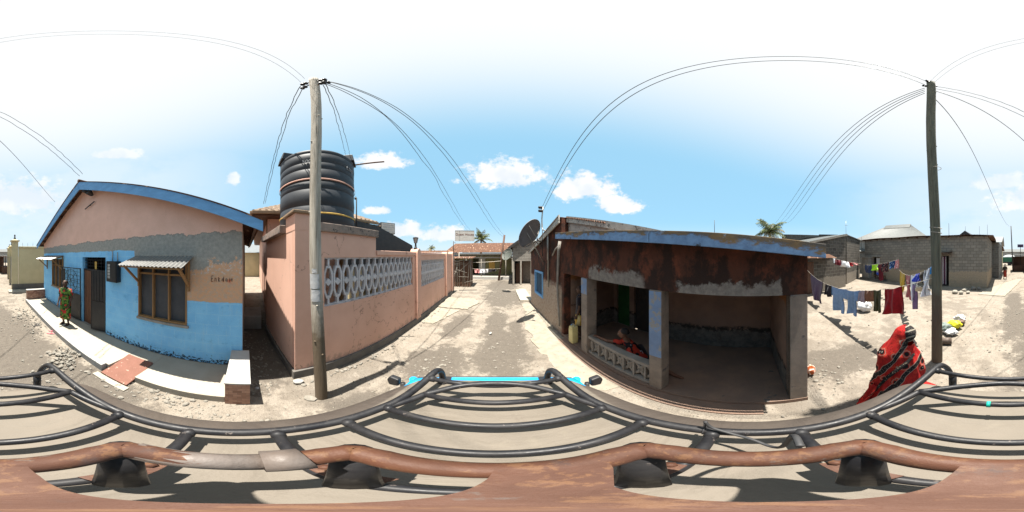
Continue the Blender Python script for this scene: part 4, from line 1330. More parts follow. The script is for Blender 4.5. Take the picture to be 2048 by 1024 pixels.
def stick_fence():
    t = thing('stick_shed', 'ramshackle shed of sticks and old planks beyond the pink gate pillar', 'shed', (-4.1, 12.6, 0), R(5))
    rnd = random.Random(5)
    mb = MB()
    for k in range(9):
        x = -1.0 + k * .22
        mb.tube([(x + rnd.uniform(-.05, .05), .3 + rnd.uniform(-.1, .1), 0), (x + rnd.uniform(-.15, .15), .3, 2.3 + rnd.uniform(-.2, .3))], .025, 5)
    for k in range(12):
        mb.tube([(rnd.uniform(-1, .8), .2, rnd.uniform(.3, 2.2)), (rnd.uniform(-1, 1.2), .1, rnd.uniform(.6, 2.4))], .014, 5)
    mb.build('stick_frame', M_greywood, t)
    mb = MB(); mb.box(-1.2, .7, .45, 1.9, 0, 2.2); mb.build('plank_wall', M_darkwood, t)
    mb = MB(); mb.grid(30, 2, lambda a, b: V((-1.3 + a * 2.3, -.1 + b * 2.2, 2.42 + .15 * b + .015 * math.sin(a * 120)))); mb.build('tin_roof', M_tin_rust, t)
stick_fence()

def palm(name, label, base, h, n, fl, seed, lean=(0, 0), dry=.15):
    t = thing(name, label, 'palm tree', base, 0, 'coconut palms on the skyline')
    rnd = random.Random(seed)
    mb = MB()
    pts = [(lean[0] * (k / 8) ** 1.6, lean[1] * (k / 8) ** 1.6, h * k / 8) for k in range(9)]
    mb.tube(pts, [.22 - .10 * k / 8 for k in range(9)], 10)
    mb.build('trunk', M_trunk, t)
    top = V(pts[-1])
    mb = MB()
    for i in range(n):
        az = i * 2.399 + rnd.uniform(-.25, .25); el = R(rnd.choice([78, 62, 48, 34, 18, 2, -18]) + rnd.uniform(-9, 9))
        L = fl * rnd.uniform(.8, 1.08)
        hd = V((math.cos(az), math.sin(az), 0))
        droop = rnd.uniform(.9, 1.5)
        pr = []
        for k in range(11):
            s = k / 10
            e = el - droop * s * s
            pr.append((pr[-1] + (hd * math.cos(e) + V((0, 0, 1)) * math.sin(e)) * (L / 10)) if pr else top.copy())
        mi = 1 if rnd.random() < dry or el < R(-5) else 0
        mb.tube(pr, [.03 * (1 - .8 * k / 10) for k in range(11)], 4, 1)
        side = hd.cross(V((0, 0, 1)))
        for k in range(2, 40):
            s = k / 40; f = s * 10; j = min(9, int(f)); p = pr[j].lerp(pr[j + 1], f - j)
            dirp = (pr[j + 1] - pr[j]).normalized()
            ll = fl * .30 * math.sin(math.pi * min(1, s * .9 + .12)) ** .7
            for sg in (-1, 1):
                if rnd.random() < .12: continue
                d = (side * sg * .8 + dirp * .55 + V((0, 0, -.38 + rnd.uniform(-.3, .2)))).normalized()
                w = dirp * (.032 * fl / 2.4)
                q = p + d * ll * rnd.uniform(.8, 1.1)
                mid = p + d * ll * .5 + V((0, 0, -.02))
                mb.add([p - w * .5, p + w * .5, mid + w * .6, q - V((0, 0, ll * .16)), mid - w * .6], [(0, 1, 2, 3, 4)], mi)
    mb.build('crown', [M_leaf, M_leafdry], t)
pc = P(962, 476, 27)
palm('palm_tree', 'tall coconut palm behind the rusty roof and the guest house sign', (pc.x, pc.y, 0), pc.z - .2, 24, 2.2, 3)
pc = P(863, 498, 55)
palm('palm_tree', 'tiny distant palm above the breeze block wall', (pc.x, pc.y, 0), pc.z, 16, 2.0, 8)
pc = P(1543, 463, 17)
palm('palm_tree', 'coconut palm behind the right end of the worn blue fascia', (pc.x, pc.y, 0), pc.z, 26, 2.3, 11, (.3, .2), .12)

def guest_sign():
    p = P(907, 470, 11.2)
    t = thing('sign', 'white guest house sign on a thin pole beside the gate pillar', 'sign', (p.x, p.y, 0), R(20))
    z = P(907, 481, 11.2).z
    mb = MB(); mb.tube([(0, 0, 2.6), (0, 0, 3.62)], .025, 6); mb.tube([(0, 0, 3.52), (.14, 0, 3.52)], .012, 5); mb.tube([(0, 0, 3.05), (.14, 0, 3.05)], .012, 5); mb.tube([(0, 0, 0), (0, 0, 2.6)], .025, 6)
    mb.build('pole', M_iron, t)
    mb = MB(); mb.box(.12, 1.42, -.02, .02, z - .02, z + .68); mb.build('sign_board', M_white, t)
    mb = MB()
    for q in ((.10, .12, z - .04, z + .70), (1.42, 1.44, z - .04, z + .70), (.12, 1.42, z + .68, z + .70), (.12, 1.42, z - .04, z - .02)): mb.box(q[0], q[1], -.03, .03, q[2], q[3])
    mb.build('border_frame', M_lettergrey, t)
    text_mesh('sign_lettering', 'Guest House', .235, M_letterdark, t, MX.Translation((.77, -.024, z + .42)) @ MX.Rotation(R(90), 4, 'X'), .002)
guest_sign()

def simple_house(label, x, y, w, d, hw, hr, mw, mr, rz=0, hip=False, name='house'):
    t = thing(name, label, 'house', (x, y, 0), rz)
    mb = MB(); mb.wall([-w / 2, w / 2], [0, hw], [(-w * .12, w * .08, 0, 2.1), (w * .2, w * .36, 1, 2)], d / 2 - .2, d / 2)
    mb.wall([-w / 2, w / 2], [0, hw], [(-w * .3, -w * .16, 1, 2)], -d / 2, -d / 2 + .2)
    mb.box(-w / 2, -w / 2 + .2, -d / 2 + .2, d / 2 - .2, 0, hw); mb.box(w / 2 - .2, w / 2, -d / 2 + .2, d / 2 - .2, 0, hw)
    mb.build('wall', mw, t)
    mb = MB(); o = .4; i = w * .32 if hip else 0
    for s in (1, -1):
        def fn(u, b, s=s):
            uu = u * (1 - b * (i * 2 / (w + 2 * o)))
            return (uu, s * (d / 2 + o) * (1 - b), hw + .02 + (hr - hw) * b), (0, s * .4, .9)
        corrugated(mb, -w / 2 - o, w / 2 + o, fn, .15, .012, 5, thick=.01)
    if hip:
        e = w / 2 + o; r = e - i
        for s in (1, -1):
            mb.grid(30, 5, lambda a, b: V((s * (e + (r - e) * b * .86), (a * 2 - 1) * (d / 2 + o) * (1 - b * .86), hw + .02 + (hr - hw) * b * .86 + .006 * math.sin(a * 200))))
    else:
        for s in (1, -1):
            mb.add([(s * w / 2, -d / 2, hw), (s * w / 2, d / 2, hw), (s * w / 2, 0, hr - .05)], [(0, 1, 2)])
    mb.build('roof', mr, t)
    return t
p = P(880, 498, 30); simple_house('distant house with red brown tin roof beyond the second breeze block panel', p.x - 1, p.y, 8, 6, 2.7, 3.6, M_cream, M_tin_rust, R(20))
p = P(880, 500, 20); simple_house('low cream house with pale tin roof beyond the pink gate pillar', p.x - 1.5, p.y + 2, 5, 4, 2.5, 3.05, M_cream, M_tin_shiny, R(20))
p = P(1072, 480, 24); simple_house('house with rusty tin roof behind the large satellite dish', p.x + 1.5, p.y, 8, 6, 3.0, 4.3, M_block, M_tin_rust)

simple_house('pale house with tin roof closing the far end of the alley', -25, -.6, 7, 9, 3.0, 4.4, M_cream, M_tin_shiny, R(90))
# ---------------------------------------------------------------- yard on the right, behind
def mono_house():
    a, b = V((12.2, -6.3, 0)), V((10.45, -2.2, 0))
    f = Frame((a.x, a.y), (b.x - a.x, b.y - a.y)); L = (b - a).length
    t = thing('house', 'dark block house with sloping top edge behind the washing line', 'house', f.o, f.rz)
    L += 3
    sg = 1 if f.n.x < 0 else -1
    mb = MB(); y0, y1 = (-.2, 0) if sg > 0 else (0, .2)
    top = lambda u: 4.42 - .225 * u
    mb.wall([0, L], [0, 2.5], [], y0, y1, top)
    mb.box(0, .2, -6, -.2, 0, 4.3) if sg > 0 else None
    mb.build('wall', M_block_dark, t)
    mb = MB(); corrugated(mb, -.1, L, lambda u, q: ((u, .12 - 6 * q, top(u) + .03), (0, 0, 1)), .1, .012, 2, thick=.02); mb.build('roof', M_tin_grey, t)
    mb = MB(); mb.prism([(-.08, .15, top(0) + .02), (L, .15, top(L) + .02), (L, .15, top(L) - .1), (-.08, .15, top(0) - .1)], (0, -.03, 0)); mb.build('verge_board', M_greywood, t)
    q0, q1 = f.at(1613, 520), f.at(1657, 523)
    mb = MB(); corrugated(mb, q1[0], q0[0] + 1.2, lambda u, q: ((u, .02 + .8 * q, 2.75 - .28 * q), (0, .3, .95)), .1, .014, 2, thick=.01); mb.build('rain_hood', M_tin_rust, t)
    mb = MB(); mb.box(q0[0] - .6, q0[0] + .3, .001, .03, 0, 2.2); mb.build('door', M_darkwood, t)
    # taller rear block
    g2 = Frame((16.8, -10.6), (13.2 - 16.8, -6.9 + 10.6))
    t2 = thing('house', 'dark unplastered block house standing behind the sloping one', 'house', g2.o, g2.rz)
    mb = MB(); mb.wall([0, 5.1], [0, 4.5], [], -.2, 0); mb.box(0, .2, -5, -.2, 0, 4.5); mb.box(.2, 5.1, -5, -4.8, 0, 4.5); mb.box(4.9, 5.1, -4.8, -.2, 0, 4.49)
    mb.build('wall', M_block_dark, t2)
    mb = MB(); mb.box(-.1, 5.2, -5.1, .1, 4.502, 4.56); mb.build('roof', M_tin_grey, t2)
    p = P(1615, 478, 17)
    t3 = thing('house', 'unfinished dark block house just showing above the blue fascia end', 'house', (p.x, p.y, 0), R(-104))
    mb = MB(); mb.wall([-2.7, 4], [0, 4.3], [], 0, .2, lambda u: 4.82 - .03 * u); mb.box(-2.7, -2.5, .2, 5, 0, 4.75); mb.box(3.8, 4, .2, 5, 0, 4.6)
    mb.build('wall', M_block_dark, t3)
    mb = MB(); mb.box(1.2, 3.2, -.1, 5, 4.80, 4.86); mb.build('roof', M_iron, t3)
    p = P(1690, 470, 13.9)
    a3 = thing('television_aerial', 'thin television aerial standing above the sloping block wall', 'aerial', (p.x, p.y - .1, 4.2))
    mb = MB(); mb.tube([(0, 0, 0), (.03, 0, 1.45)], .014, 5); mb.tube([(-.55, .25, .95), (.15, 0, 1.08)], .009, 4)
    for k in range(4): mb.tube([(-.5 + k * .16, .2 - k * .06 - .12, .96 + k * .03), (-.5 + k * .16, .2 - k * .06 + .12, .96 + k * .03)], .006, 4)
    mb.build('mast', M_metal, a3)
mono_house()

MH = Frame((2.9, -12.7), (12.9, 1.8))
def main_block_house():
    t = thing('house', 'long low tan block house facing the yard behind the clotheslines', 'house', MH.o, MH.rz)
    mb = MB()
    mb.wall([0, 13.3], [0, 4.22], [(3.22, 4.02, 0, 2.62), (10.9, 11.9, .2, 2.5)], -.2, 0, lambda u: 4.2 + .02 * u)
    mb.build('wall', M_block_tan, t)
    mb = MB(); mb.box(0, .2, -9, -.2, 0, 4.19); mb.box(13.1, 13.3, -9, -.2, 0, 4.4); mb.box(.2, 13.1, -9, -8.8, 0, 4.2)
    mb.box(-.001, .0, -3.2, -2.2, 1.6, 2.9)
    mb.build('side_wall', M_block_tan, t)
    mb = MB(); mb.box(-.03, -.002, -3.4, -2.2, 1.5, 2.9); mb.build('side_window', M_greywood, t)
    mb = MB()
    corrugated(mb, -.5, 13.6, lambda u, b: ((u, .35 - 4.6 * b, 4.26 + .02 * u + .18 * b + .02 * math.sin(u * 1.3)), (0, 0, 1)), .12, .012, 2, thick=.03)
    corrugated(mb, -.5, 13.6, lambda u, b: ((u, -9.3 + 5.05 * b, 4.26 + .02 * u + .18 * b), (0, 0, 1)), .12, .012, 2, thick=.03)
    mb.build('roof', M_tin_rust, t)
    mb = MB()
    for k in range(14): mb.box(.2 + k, .28 + k, -.1, .3, 4.10 + .02 * k, 4.2 + .02 * k)
    build_pieces(mb, 'rafter_end', M_darkwood, t)
    mb = MB(); corrugated(mb, 2.9, 4.3, lambda u, b: ((u, .01 + .7 * b, 2.92 - .14 * b), (0, .2, .98)), .1, .014, 2, thick=.01); mb.build('door_hood', M_tin_rust, t)
    mb = MB(); mb.box(2.95, 3.1, .0, .6, 2.98, 3.1); mb.box(4.0, 4.3, .1, .5, 2.98, 3.12); build_pieces(mb, 'hood_stone', M_block, t)
    mb = MB(); mb.box(3.23, 4.01, -.9, -.85, 0, 2.6); mb.build('dark_doorway', M_dark, t)
    mb = MB(); mb.grid(12, 8, lambda a, b: V((3.5 + a * .5, -.12 + .04 * math.sin(a * 14), .15 + b * 2.4))); mb.build('door_curtain', fabric('plum_curtain', (.10, .035, .06), (.06, .02, .04), ((.5, .45, .45), 22)), t)
    mb = MB(); mb.box(10.9, 11.9, -.6, -.55, .2, 2.5); mb.build('dark_doorway', M_dark, t)
    mb = MB(); mb.grid(14, 8, lambda a, b: V((10.95 + a * .55, -.1 + .04 * math.sin(a * 16), .3 + b * 2.1))); mb.build('door_curtain', fabric('pale_curtain', (.50, .48, .46), (.40, .39, .38)), t)
    mb = MB(); mb.box(10.7, 13.2, .0, .12, 2.52, 2.66); mb.box(12.1, 13.2, .0, .55, 0, 2.4); mb.box(12.0, 13.3, 0, .7, 2.4, 2.5)
    mb.build('door_surround', M_cement, t)
    mb = MB(); mb.box(9.8, 13.2, .01, .9, -.1, .18); mb.build('step', M_plinth, t, bevel=.02)
main_block_house()

def hip_house():
    p = P(1796, 470, 28)
    t = simple_house('house with pale grey hipped zinc roof behind the tan block house', p.x, p.y, 11.5, 9.5, 5.0, 7.75, M_cement, M_tin_grey, R(25), True)
    mb = MB(); mb.prism([(-2.3, -1.0, 7.3), (-2.3, 1.0, 7.3), (-2.3, 0, 8.05)], (4.6, 0, 0)); mb.build('ridge_gablet', M_tin_grey, t)
    p = P(1726, 485, 27); simple_house('distant cement house with pale zinc roof seen between two block houses', p.x + 1.5, p.y - 2, 7, 6, 3.3, 5.0, M_cement, M_tin_grey, R(-10), True)
    p = P(1940, 465, 24); t3 = simple_house('house with bright tin roof and small dark gable behind the tan block house', p.x, p.y, 9, 8, 4.2, 5.35, M_block, M_tin_shiny, R(5))
    mb = MB(); mb.prism([(-1.3, -3.2, 5.0), (1.3, -3.2, 5.0), (0, -3.2, 5.95)], (0, 6, 0)); mb.build('gablet', M_iron, t3)
    q = P(1997, 500, 27); simple_house('house with dark overhanging eaves further along the back lane', q.x + 2.3, q.y - 3, 4.5, 9, 3.6, 4.5, M_cream, M_tin_rust, R(3))
    q = P(2008, 500, 62); simple_house('far long building with pale tin roof across the end of the back lane', q.x, q.y - 6, 26, 7, 4.2, 5.4, M_cement, M_tin_grey)
hip_house()

def cream_compound():
    t = thing('compound_wall', 'cream compound wall with dark plinth and capped gate pillar at far left', 'wall', (-1.1, -12.3, 0), R(180))
    def cap(mb, x, y, z):
        mb.prism([(x - .34, y - .34, z), (x + .34, y - .34, z), (x + .34, y + .34, z), (x - .34, y + .34, z)], (0, 0, .07))
        mb.lathe([(.30, z + .07), (.16, z + .16), (.12, z + .18)], 4, 0, MX.Translation((x, y, 0)), smooth=False)
    mb = MB(); mb.box(.3, 9.5, -.22, 0.0, .5, 3.2); mb.build('wall', M_cream, t)
    mb = MB(); mb.box(.3, 9.5, -.28, .05, 3.2, 3.32); mb.build('coping', M_cream, t, bevel=.02)
    mb = MB(); mb.box(-.2, 9.5, -.3, .06, -.1, .5); mb.build('plinth', M_plinth, t)
    mb = MB()
    for k in range(22): mb.tube([(.6 + k * .4, -.1, 3.3), (.6 + k * .4, -.1, 3.62)], .012, 5)
    build_pieces(mb, 'spike', M_metal, t)
    for y in (0, 3.4, 7.0):
        mb = MB(); mb.box(-.22, .26, y - .24, y + .22, -.1, 3.7 if y == 0 else 3.45); cap(mb, .02, y - .0, 3.7 if y == 0 else 3.45); mb.build('gate_pillar', M_cream, t)
        mb = MB(); zz = 3.9 if y == 0 else 3.65
        mb.lathe([(.08, zz), (.1, zz + .06), (.05, zz + .1), (.06, zz + .3), (.02, zz + .34)], 10, 0, MX.Translation((.02, y, 0))); mb.build('pillar_lamp', M_iron, t)
    for y0, y1 in ((.22, 3.16), (3.62, 6.76)):
        mb = MB(); mb.box(-.06, -.02, y0 + .03, y1 - .03, .12, 2.5)
        n = 4
        for k in range(n + 1):
            yy = y0 + .03 + (y1 - y0 - .06) * k / n
            mb.box(-.10, -.02, yy - .03, yy + .03, .1, 2.55)
        for z in (.12, 1.3, 2.5): mb.box(-.095, -.02, y0 + .03, y1 - .03, z, z + .05)
        gt = mb.build('gate', M_creamwhite, t)
        mb = MB()
        for k in range(9):
            yy = y0 + .1 + (y1 - y0 - .2) * k / 8
            mb.tube([(-.05, yy, 2.5), (-.05, yy, 2.6 + .6 * math.sin(math.pi * (k / 8)) + .12)], .015, 5)
        mb.tube([(-.05, y0 + (y1 - y0) * k / 16, 2.68 + .6 * math.sin(math.pi * k / 16)) for k in range(17)], .03, 6)
        mb.build('gate_arch', M_cream, gt)
    mb = MB(); mb.box(-.5, 1.4, -1.1, -.3, -.1, .1); mb.build('entrance_step', M_whitecement, t, bevel=.02)
cream_compound()

# back lane: stall, sheds, lorry
def back_shed():
    t = thing('stall', 'dark timber stall with pale tin roof beside the back lane', 'stall', (.6, -29, 0), R(4))
    mb = MB()
    for x in (-1.4, 1.4):
        for y in (-1.8, 1.8): mb.box(x - .06, x + .06, y - .06, y + .06, 0, 2.6)
    build_pieces(mb, 'post', M_darkwood, t)
    mb = MB(); mb.box(-1.35, 1.35, -1.7, -1.6, 0, 2.5); mb.box(-1.35, 1.35, 1.6, 1.7, 0, 1.0); mb.box(1.3, 1.36, -1.6, 1.6, 0, 2.4); mb.build('plank_wall', M_darkwood, t)
    mb = MB(); mb.grid(40, 3, lambda a, b: V((-1.8 + 3.6 * b, -2.2 + 4.4 * a, 2.62 + .35 * b + .012 * math.sin(a * 200)))); mb.build('tin_roof', M_tin_shiny, t)
    t = thing('stall', 'low dark stall crowded with goods on the right of the back lane', 'stall', (-1.0, -25.5, 0), R(8))
    mb = MB(); mb.box(-.8, .8, -1.6, 1.6, 0, 1.0)
    for x in (-.75, .75):
        for y in (-1.5, 1.5): mb.box(x - .05, x + .05, y - .05, y + .05, 1.0, 2.3)
    mb.build('counter', M_darkwood, t)
    mb = MB(); mb.grid(36, 3, lambda a, b: V((-1.1 + 2.2 * b, -1.9 + 3.8 * a, 2.3 + .25 * b + .012 * math.sin(a * 180)))); mb.build('tin_roof', M_tin_rust, t)
back_shed()

def lorry():
    p = P(2010, 520, 46)
    t = thing('lorry', 'green bodied lorry with blue cab parked across the back lane', 'lorry', (p.x, p.y, 0), R(174))
    green = plain('dull_green_paint', (.02, .11, .06), (.015, .08, .045), 3, .5, .1)
    blue = plain('faded_cab_blue', (.05, .20, .38), (.04, .16, .3), 3, .45, .1)
    mb = MB(); mb.box(-.6, 3.1, -1.1, 1.1, 1.0, 2.3)
    for k in range(8): mb.box(-.55 + k * .5, -.5 + k * .5, 1.1, 1.15, 1.0, 2.3)
    mb.build('cargo_body', green, t)
    mb = MB(); mb.grid(10, 6, lambda a, b: V((-.5 + a * 3.4, -1 + 2 * b, 2.25 + .7 * math.sin(math.pi * a) ** .4 * math.sin(math.pi * b) ** .4))); mb.build('load', M_paper, t)
    mb = MB(); mb.prism([(-.75, -1, .8), (-2.3, -1, .8), (-2.35, -1, 1.6), (-2.0, -1, 2.55), (-.75, -1, 2.6)], (0, 2, 0)); c = mb.build('cab', blue, t, bevel=.08)
    mb = MB(); mb.box(-1.9, -1.0, 1.0, 1.03, 1.7, 2.35); mb.build('cab_window', M_glassd, c)
    mb = MB(); mb.box(-2.2, 3.0, -.5, .5, .6, .9); mb.build('chassis', M_black, t)
    for x in (-1.6, 1.4, 2.5):
        for s in (-1, 1):
            mb = MB(); mb.lathe([(.25, -.14), (.46, -.14), (.5, -.08), (.5, .08), (.46, .14), (.25, .14)], 20, 0, MX.Translation((x, s * .9, .5)) @ MX.Rotation(R(90), 4, 'X')); w = mb.build('wheel', M_rubber, t)
lorry()

def far_sign():
    p = P(2042, 478, 30)
    t = thing('sign', 'dark purple signboard on a post beside the back lane', 'sign', (p.x + .1, p.y, 0), R(180))
    mb = MB(); mb.box(-.05, .05, -.05, .05, 0, 4.4); mb.build('post', M_iron, t)
    mb = MB(); mb.box(-.55, .55, .05, .1, 4.2, 4.75); mb.build('sign_board', plain('purple_board', (.055, .03, .075), (.045, .025, .06), 3, .5, .05), t)
    rnd = random.Random(2); mb = MB()
    for k in range(2):
        x = -.42
        while x < .4:
            w = rnd.uniform(.05, .12); mb.box(x, x + w, .101, .106, 4.52 - k * .2, 4.62 - k * .2); x += w + .04
    mb.build('sign_lettering', M_white, t)
far_sign()
# ---------------------------------------------------------------- poles and wires
def wood_pole(label, base, top, r0, r1, mt, seed):
    t = thing('utility_pole', label, 'utility pole', base, 0, 'wooden utility poles')
    rnd = random.Random(seed)
    d = V(top) - V(base)
    N, n = 46, 20
    mb = MB()
    vs = []
    for i in range(N + 1):
        s = i / N
        c = d * s + V((.022 * math.sin(s * 9 + seed), .018 * math.sin(s * 7 + 2 * seed), -.25 * (1 - s) if i == 0 else 0))
        r = r0 + (r1 - r0) * s
        for k in range(n):
            a = 2 * math.pi * k / n
            w = 1 + .05 * mnoise.noise(V((math.cos(a) * 1.3, math.sin(a) * 1.3, s * 14 + seed))) + .05 * mnoise.noise(V((math.cos(a) * 4, math.sin(a) * 4, s * 5)))
            vs.append(c + V((math.cos(a), math.sin(a), 0)) * r * w)
    fs = [(i * n + k, i * n + (k + 1) % n, (i + 1) * n + (k + 1) % n, (i + 1) * n + k) for i in range(N) for k in range(n)]
    fs.append(tuple(N * n + k for k in range(n)))
    mb.add(vs, fs, 0, True)
    # knots left from trimmed branches
    for k in range(16):
        s = rnd.uniform(.08, .95); a = rnd.uniform(0, 6.28); c = d * s + V((.022 * math.sin(s * 9 + seed), .018 * math.sin(s * 7 + 2 * seed), 0)); r = r0 + (r1 - r0) * s
        o = V((math.cos(a), math.sin(a), 0))
        mb.tube([c + o * r * .7, c + o * (r + .012) + V((0, 0, .008))], [.022, .012], 7)
    mb.build('shaft', mt, t)
    return t, d

LP0, LP1 = V((-2.06, .85, 0)), V((-2.10, .77, 6.87))
RP0, RP1 = V((1.75, -2.98, 0)), V((1.89, -2.89, 8.82))
pl, dl = wood_pole('pale weathered wooden utility pole with torn paper notices before the pink wall', LP0, LP1, .088, .070, M_pole_pale, 1)
pr, dr = wood_pole('dark greenish wooden utility pole holding the clotheslines in the yard', RP0, RP1, .118, .098, M_pole_green, 2)

def insulators(t, d, items):
    for z, a, L in items:
        o = V((math.cos(a), math.sin(a), 0))
        c = d * (z / d.z)
        mb = MB(); mb.tube([c, c + o * L], .012, 6); br = mb.build('bracket', M_iron, t)
        mb = MB()
        m = MX.Translation(c + o * L)
        mb.lathe([(.02, -.06), (.042, -.045), (.042, -.02), (.025, 0), (.042, .02), (.042, .045), (.02, .06)], 12, 0, m @ o.to_track_quat('Z', 'Y').to_matrix().to_4x4())
        mb.build('insulator', M_black, br)
insulators(pl, dl, [(6.72, R(215), .16), (6.60, R(205), .2), (6.66, R(40), .14), (6.52, R(50), .18), (6.45, R(30), .15)])
insulators(pr, dr, [(8.75, R(100), .12), (8.7, R(250), .14), (8.45, R(60), .12), (8.5, R(-80), .16), (8.2, R(-70), .12)])
def notice(z0, z1, a0, a1, seed):
    rn = random.Random(seed)
    n, m = 8, 8
    mb = MB()
    ja = [rn.uniform(-.06, .06) for _ in range(m + 1)]; jb = [rn.uniform(-.1, .1) for _ in range(m + 1)]
    def f(u, v):
        j = round(v * m)
        a = a0 + ja[j] + (a1 - a0 + jb[j]) * u; z = z0 + (z1 - z0) * v
        c = dl * (z / dl.z) + V((.022 * math.sin(z / 6.87 * 9 + 1), .018 * math.sin(z / 6.87 * 7 + 2), 0))
        r = .093 + .004 * rn.random()
        return c + V((math.cos(a) * r, math.sin(a) * r, 0))
    mb.grid(n, m, f)
    mb.build('paper_notice', M_paper, pl)
notice(2.16, 2.36, R(-80), R(5), 1); notice(1.98, 2.145, R(-70), R(8), 2); notice(2.37, 2.43, R(-55), R(-15), 3)
mb = MB()
for z in (1.55, 1.60, 2.33):
    mb.tube([V((.125 * math.cos(k * .314), .125 * math.sin(k * .314), z + .02 * math.sin(k * .314 + z))) + dr * (z / dr.z) for k in range(20)], .006, 5, closed=True)
build_pieces(mb, 'tied_rope', M_rope, pr)

far1 = P(1009, 470, 17)
b1 = P(997, 558, 17.2)
t = thing('utility_pole', 'leaning dark rusty post at the far end of the lane', 'utility pole', (b1.x, b1.y, 0), 0, 'wooden utility poles')
mb = MB(); mb.tube([(0, 0, -.2), V((far1.x - b1.x, far1.y - b1.y, far1.z))], [.12, .10], 10); mb.build('shaft', M_darkwood, t)
f2t, f2b = P(2022, 452, 27), P(2026, 545, 27)
t = thing('utility_pole', 'thin dark pole far down the back lane', 'utility pole', (f2b.x, f2b.y, 0), 0, 'wooden utility poles')
mb = MB(); mb.tube([(0, 0, -.2), V((f2t.x - f2b.x, f2t.y - f2b.y, f2t.z))], [.11, .08], 10); mb.build('shaft', M_iron, t)

def wire(label, a, b, sag, r=.007, name='overhead_wire', mt=None, wob=.0):
    a, b = V(a), V(b)
    pts = sag_points(a, b, sag, 36)
    if wob:
        rn = random.Random(round(a.x * 100) + round(b.z * 10))
        pts = [p + V((rn.uniform(-wob, wob), rn.uniform(-wob, wob), rn.uniform(-wob, wob))) for p in pts]
        pts[0], pts[-1] = a, b
    mb = MB(); mb.tube([p - a for p in pts], r, 6)
    o = mb.build(name, mt or M_wire)
    o.location = a
    tag(o, label, 'wire', 'overhead electric wires')
    return o
LT, RT = LP1, RP1
def off(p, dx, dy, dz): return V(p) + V((dx, dy, dz))
wire('upper wire from the pale pole down to the leaning post up the lane', off(LT, .1, .1, -.2), off(far1, 0, 0, -.05), .55, wob=.01)
wire('wire from the pale pole to the leaning post, hanging just under the upper one', off(LT, .12, .12, -.26), off(far1, -.15, 0, -.15), .75, wob=.012)
e = P(948, 463, 25)
wire('wire from the pale pole ending behind the guest house sign', off(LT, .12, .1, -.34), e, 1.0, wob=.012)
wire('lower wavy wire from the pale pole ending behind the guest house sign', off(LT, .1, .12, -.38), off(e, -.1, 0, -.05), 1.25, wob=.03)
e = P(527, 408, 5.9)
wire('service wire from the pale pole to the tiled roof edge above the alley', off(LT, -.16, -.12, -.15), e, .12, wob=.012)
wire('second service wire beside the first to the tiled roof above the alley', off(LT, -.13, -.1, -.3), off(e, .06, .05, 0), .16, wob=.012)
e = P(692, 312, 6.8)
wire('short wire from the pale pole dropping behind the water tank', off(LT, .06, .12, -.4), e, .10, wob=.012)
wire('right hand wire of the pair dropping from the pale pole behind the tank', off(LT, .1, .14, -.4), off(e, .14, .1, .05), .08, wob=.012)
wire('wire crossing high overhead between the pale pole and the green pole', off(LT, .02, -.13, -.12), off(RT, -.08, .1, -.12), .25, .0026)
wire('second overhead wire joining the pale pole and the green pole', off(LT, -.13, -.12, -.15), off(RT, -.1, .02, -.22), .28, .0026)
mt_ = RH.w(6.39 + .37, .18, 4.5)
wire('upper of two wires arching over the red house to the green pole', off(RT, 0, .12, -.08), mt_, .30)
wire('lower of two wires arching over the red house to the green pole', off(RT, .05, .12, -.3), off(mt_, .04, 0, -.12), .34)
for k, (px, lab) in enumerate(((1551, 'leftmost of four wires from the green pole down towards the palm'), (1559, 'second from the left of four wires going down towards the palm'),
                               (1566, 'third from the left of four wires going down towards the palm'), (1575, 'rightmost of four wires from the green pole down towards the palm'))):
    wire(lab, off(RT, .09, .05, -.45 - .13 * k), P(px, 446, 21), .55 + .1 * k, .010)
ap = B.w(4.3, .3, 5.45)
wire('upper wire from the green pole to the peak of the blue house', off(RT, -.05, -.12, -.2), ap, .22, wob=.01)
wire('lower wire from the green pole to the peak of the blue house', off(RT, -.02, -.15, -.3), off(ap, .05, -.1, -.05), .3, wob=.01)
wire('wire from the green pole passing behind the blue house roof', off(RT, .02, -.16, -.4), P(110, 404, 13), .45, .011)
wire('drooping wire from the green pole to the thin pole down the back lane', off(RT, .1, -.1, -.62), f2t, 1.5, .011)

# ---------------------------------------------------------------- washing lines
def line_t(A, E, px):
    d = direction(px, 512); n = V((d.y, -d.x, 0))
    a, e = A.dot(n), E.dot(n)
    return a / (a - e)

class Line:
    def __init__(s, label, A, E, sag, r=.006):
        s.A, s.E, s.sag = V(A), V(E), sag
        mb = MB(); mb.tube([p - s.A for p in sag_points(A, E, sag, 30)], r, 5)
        o = mb.build('clothesline', M_rope); o.location = s.A
        tag(o, label, 'clothesline', 'clotheslines')
    def p(s, t): return s.A.lerp(s.E, t) - V((0, 0, 4 * s.sag * t * (1 - t)))
    def hang(s, name, label, px0, px1, pyb, mt, kind='rect', seed=1, group='washing hung on the lines', cat='laundry', dz=0.0):
        t0, t1 = line_t(s.A, s.E, px0), line_t(s.A, s.E, px1)
        a, b = s.p(t0), s.p(t1)
        a.z += dz; b.z += dz
        m = (a + b) / 2
        dist = math.hypot(m.x, m.y)
        zb = H - dist * math.tan((pyb - 512) / 1024 * math.pi)
        drop = max(.15, m.z - max(.12, zb))
        return garment(name, label, a, b, drop, mt, kind, seed, group, cat)

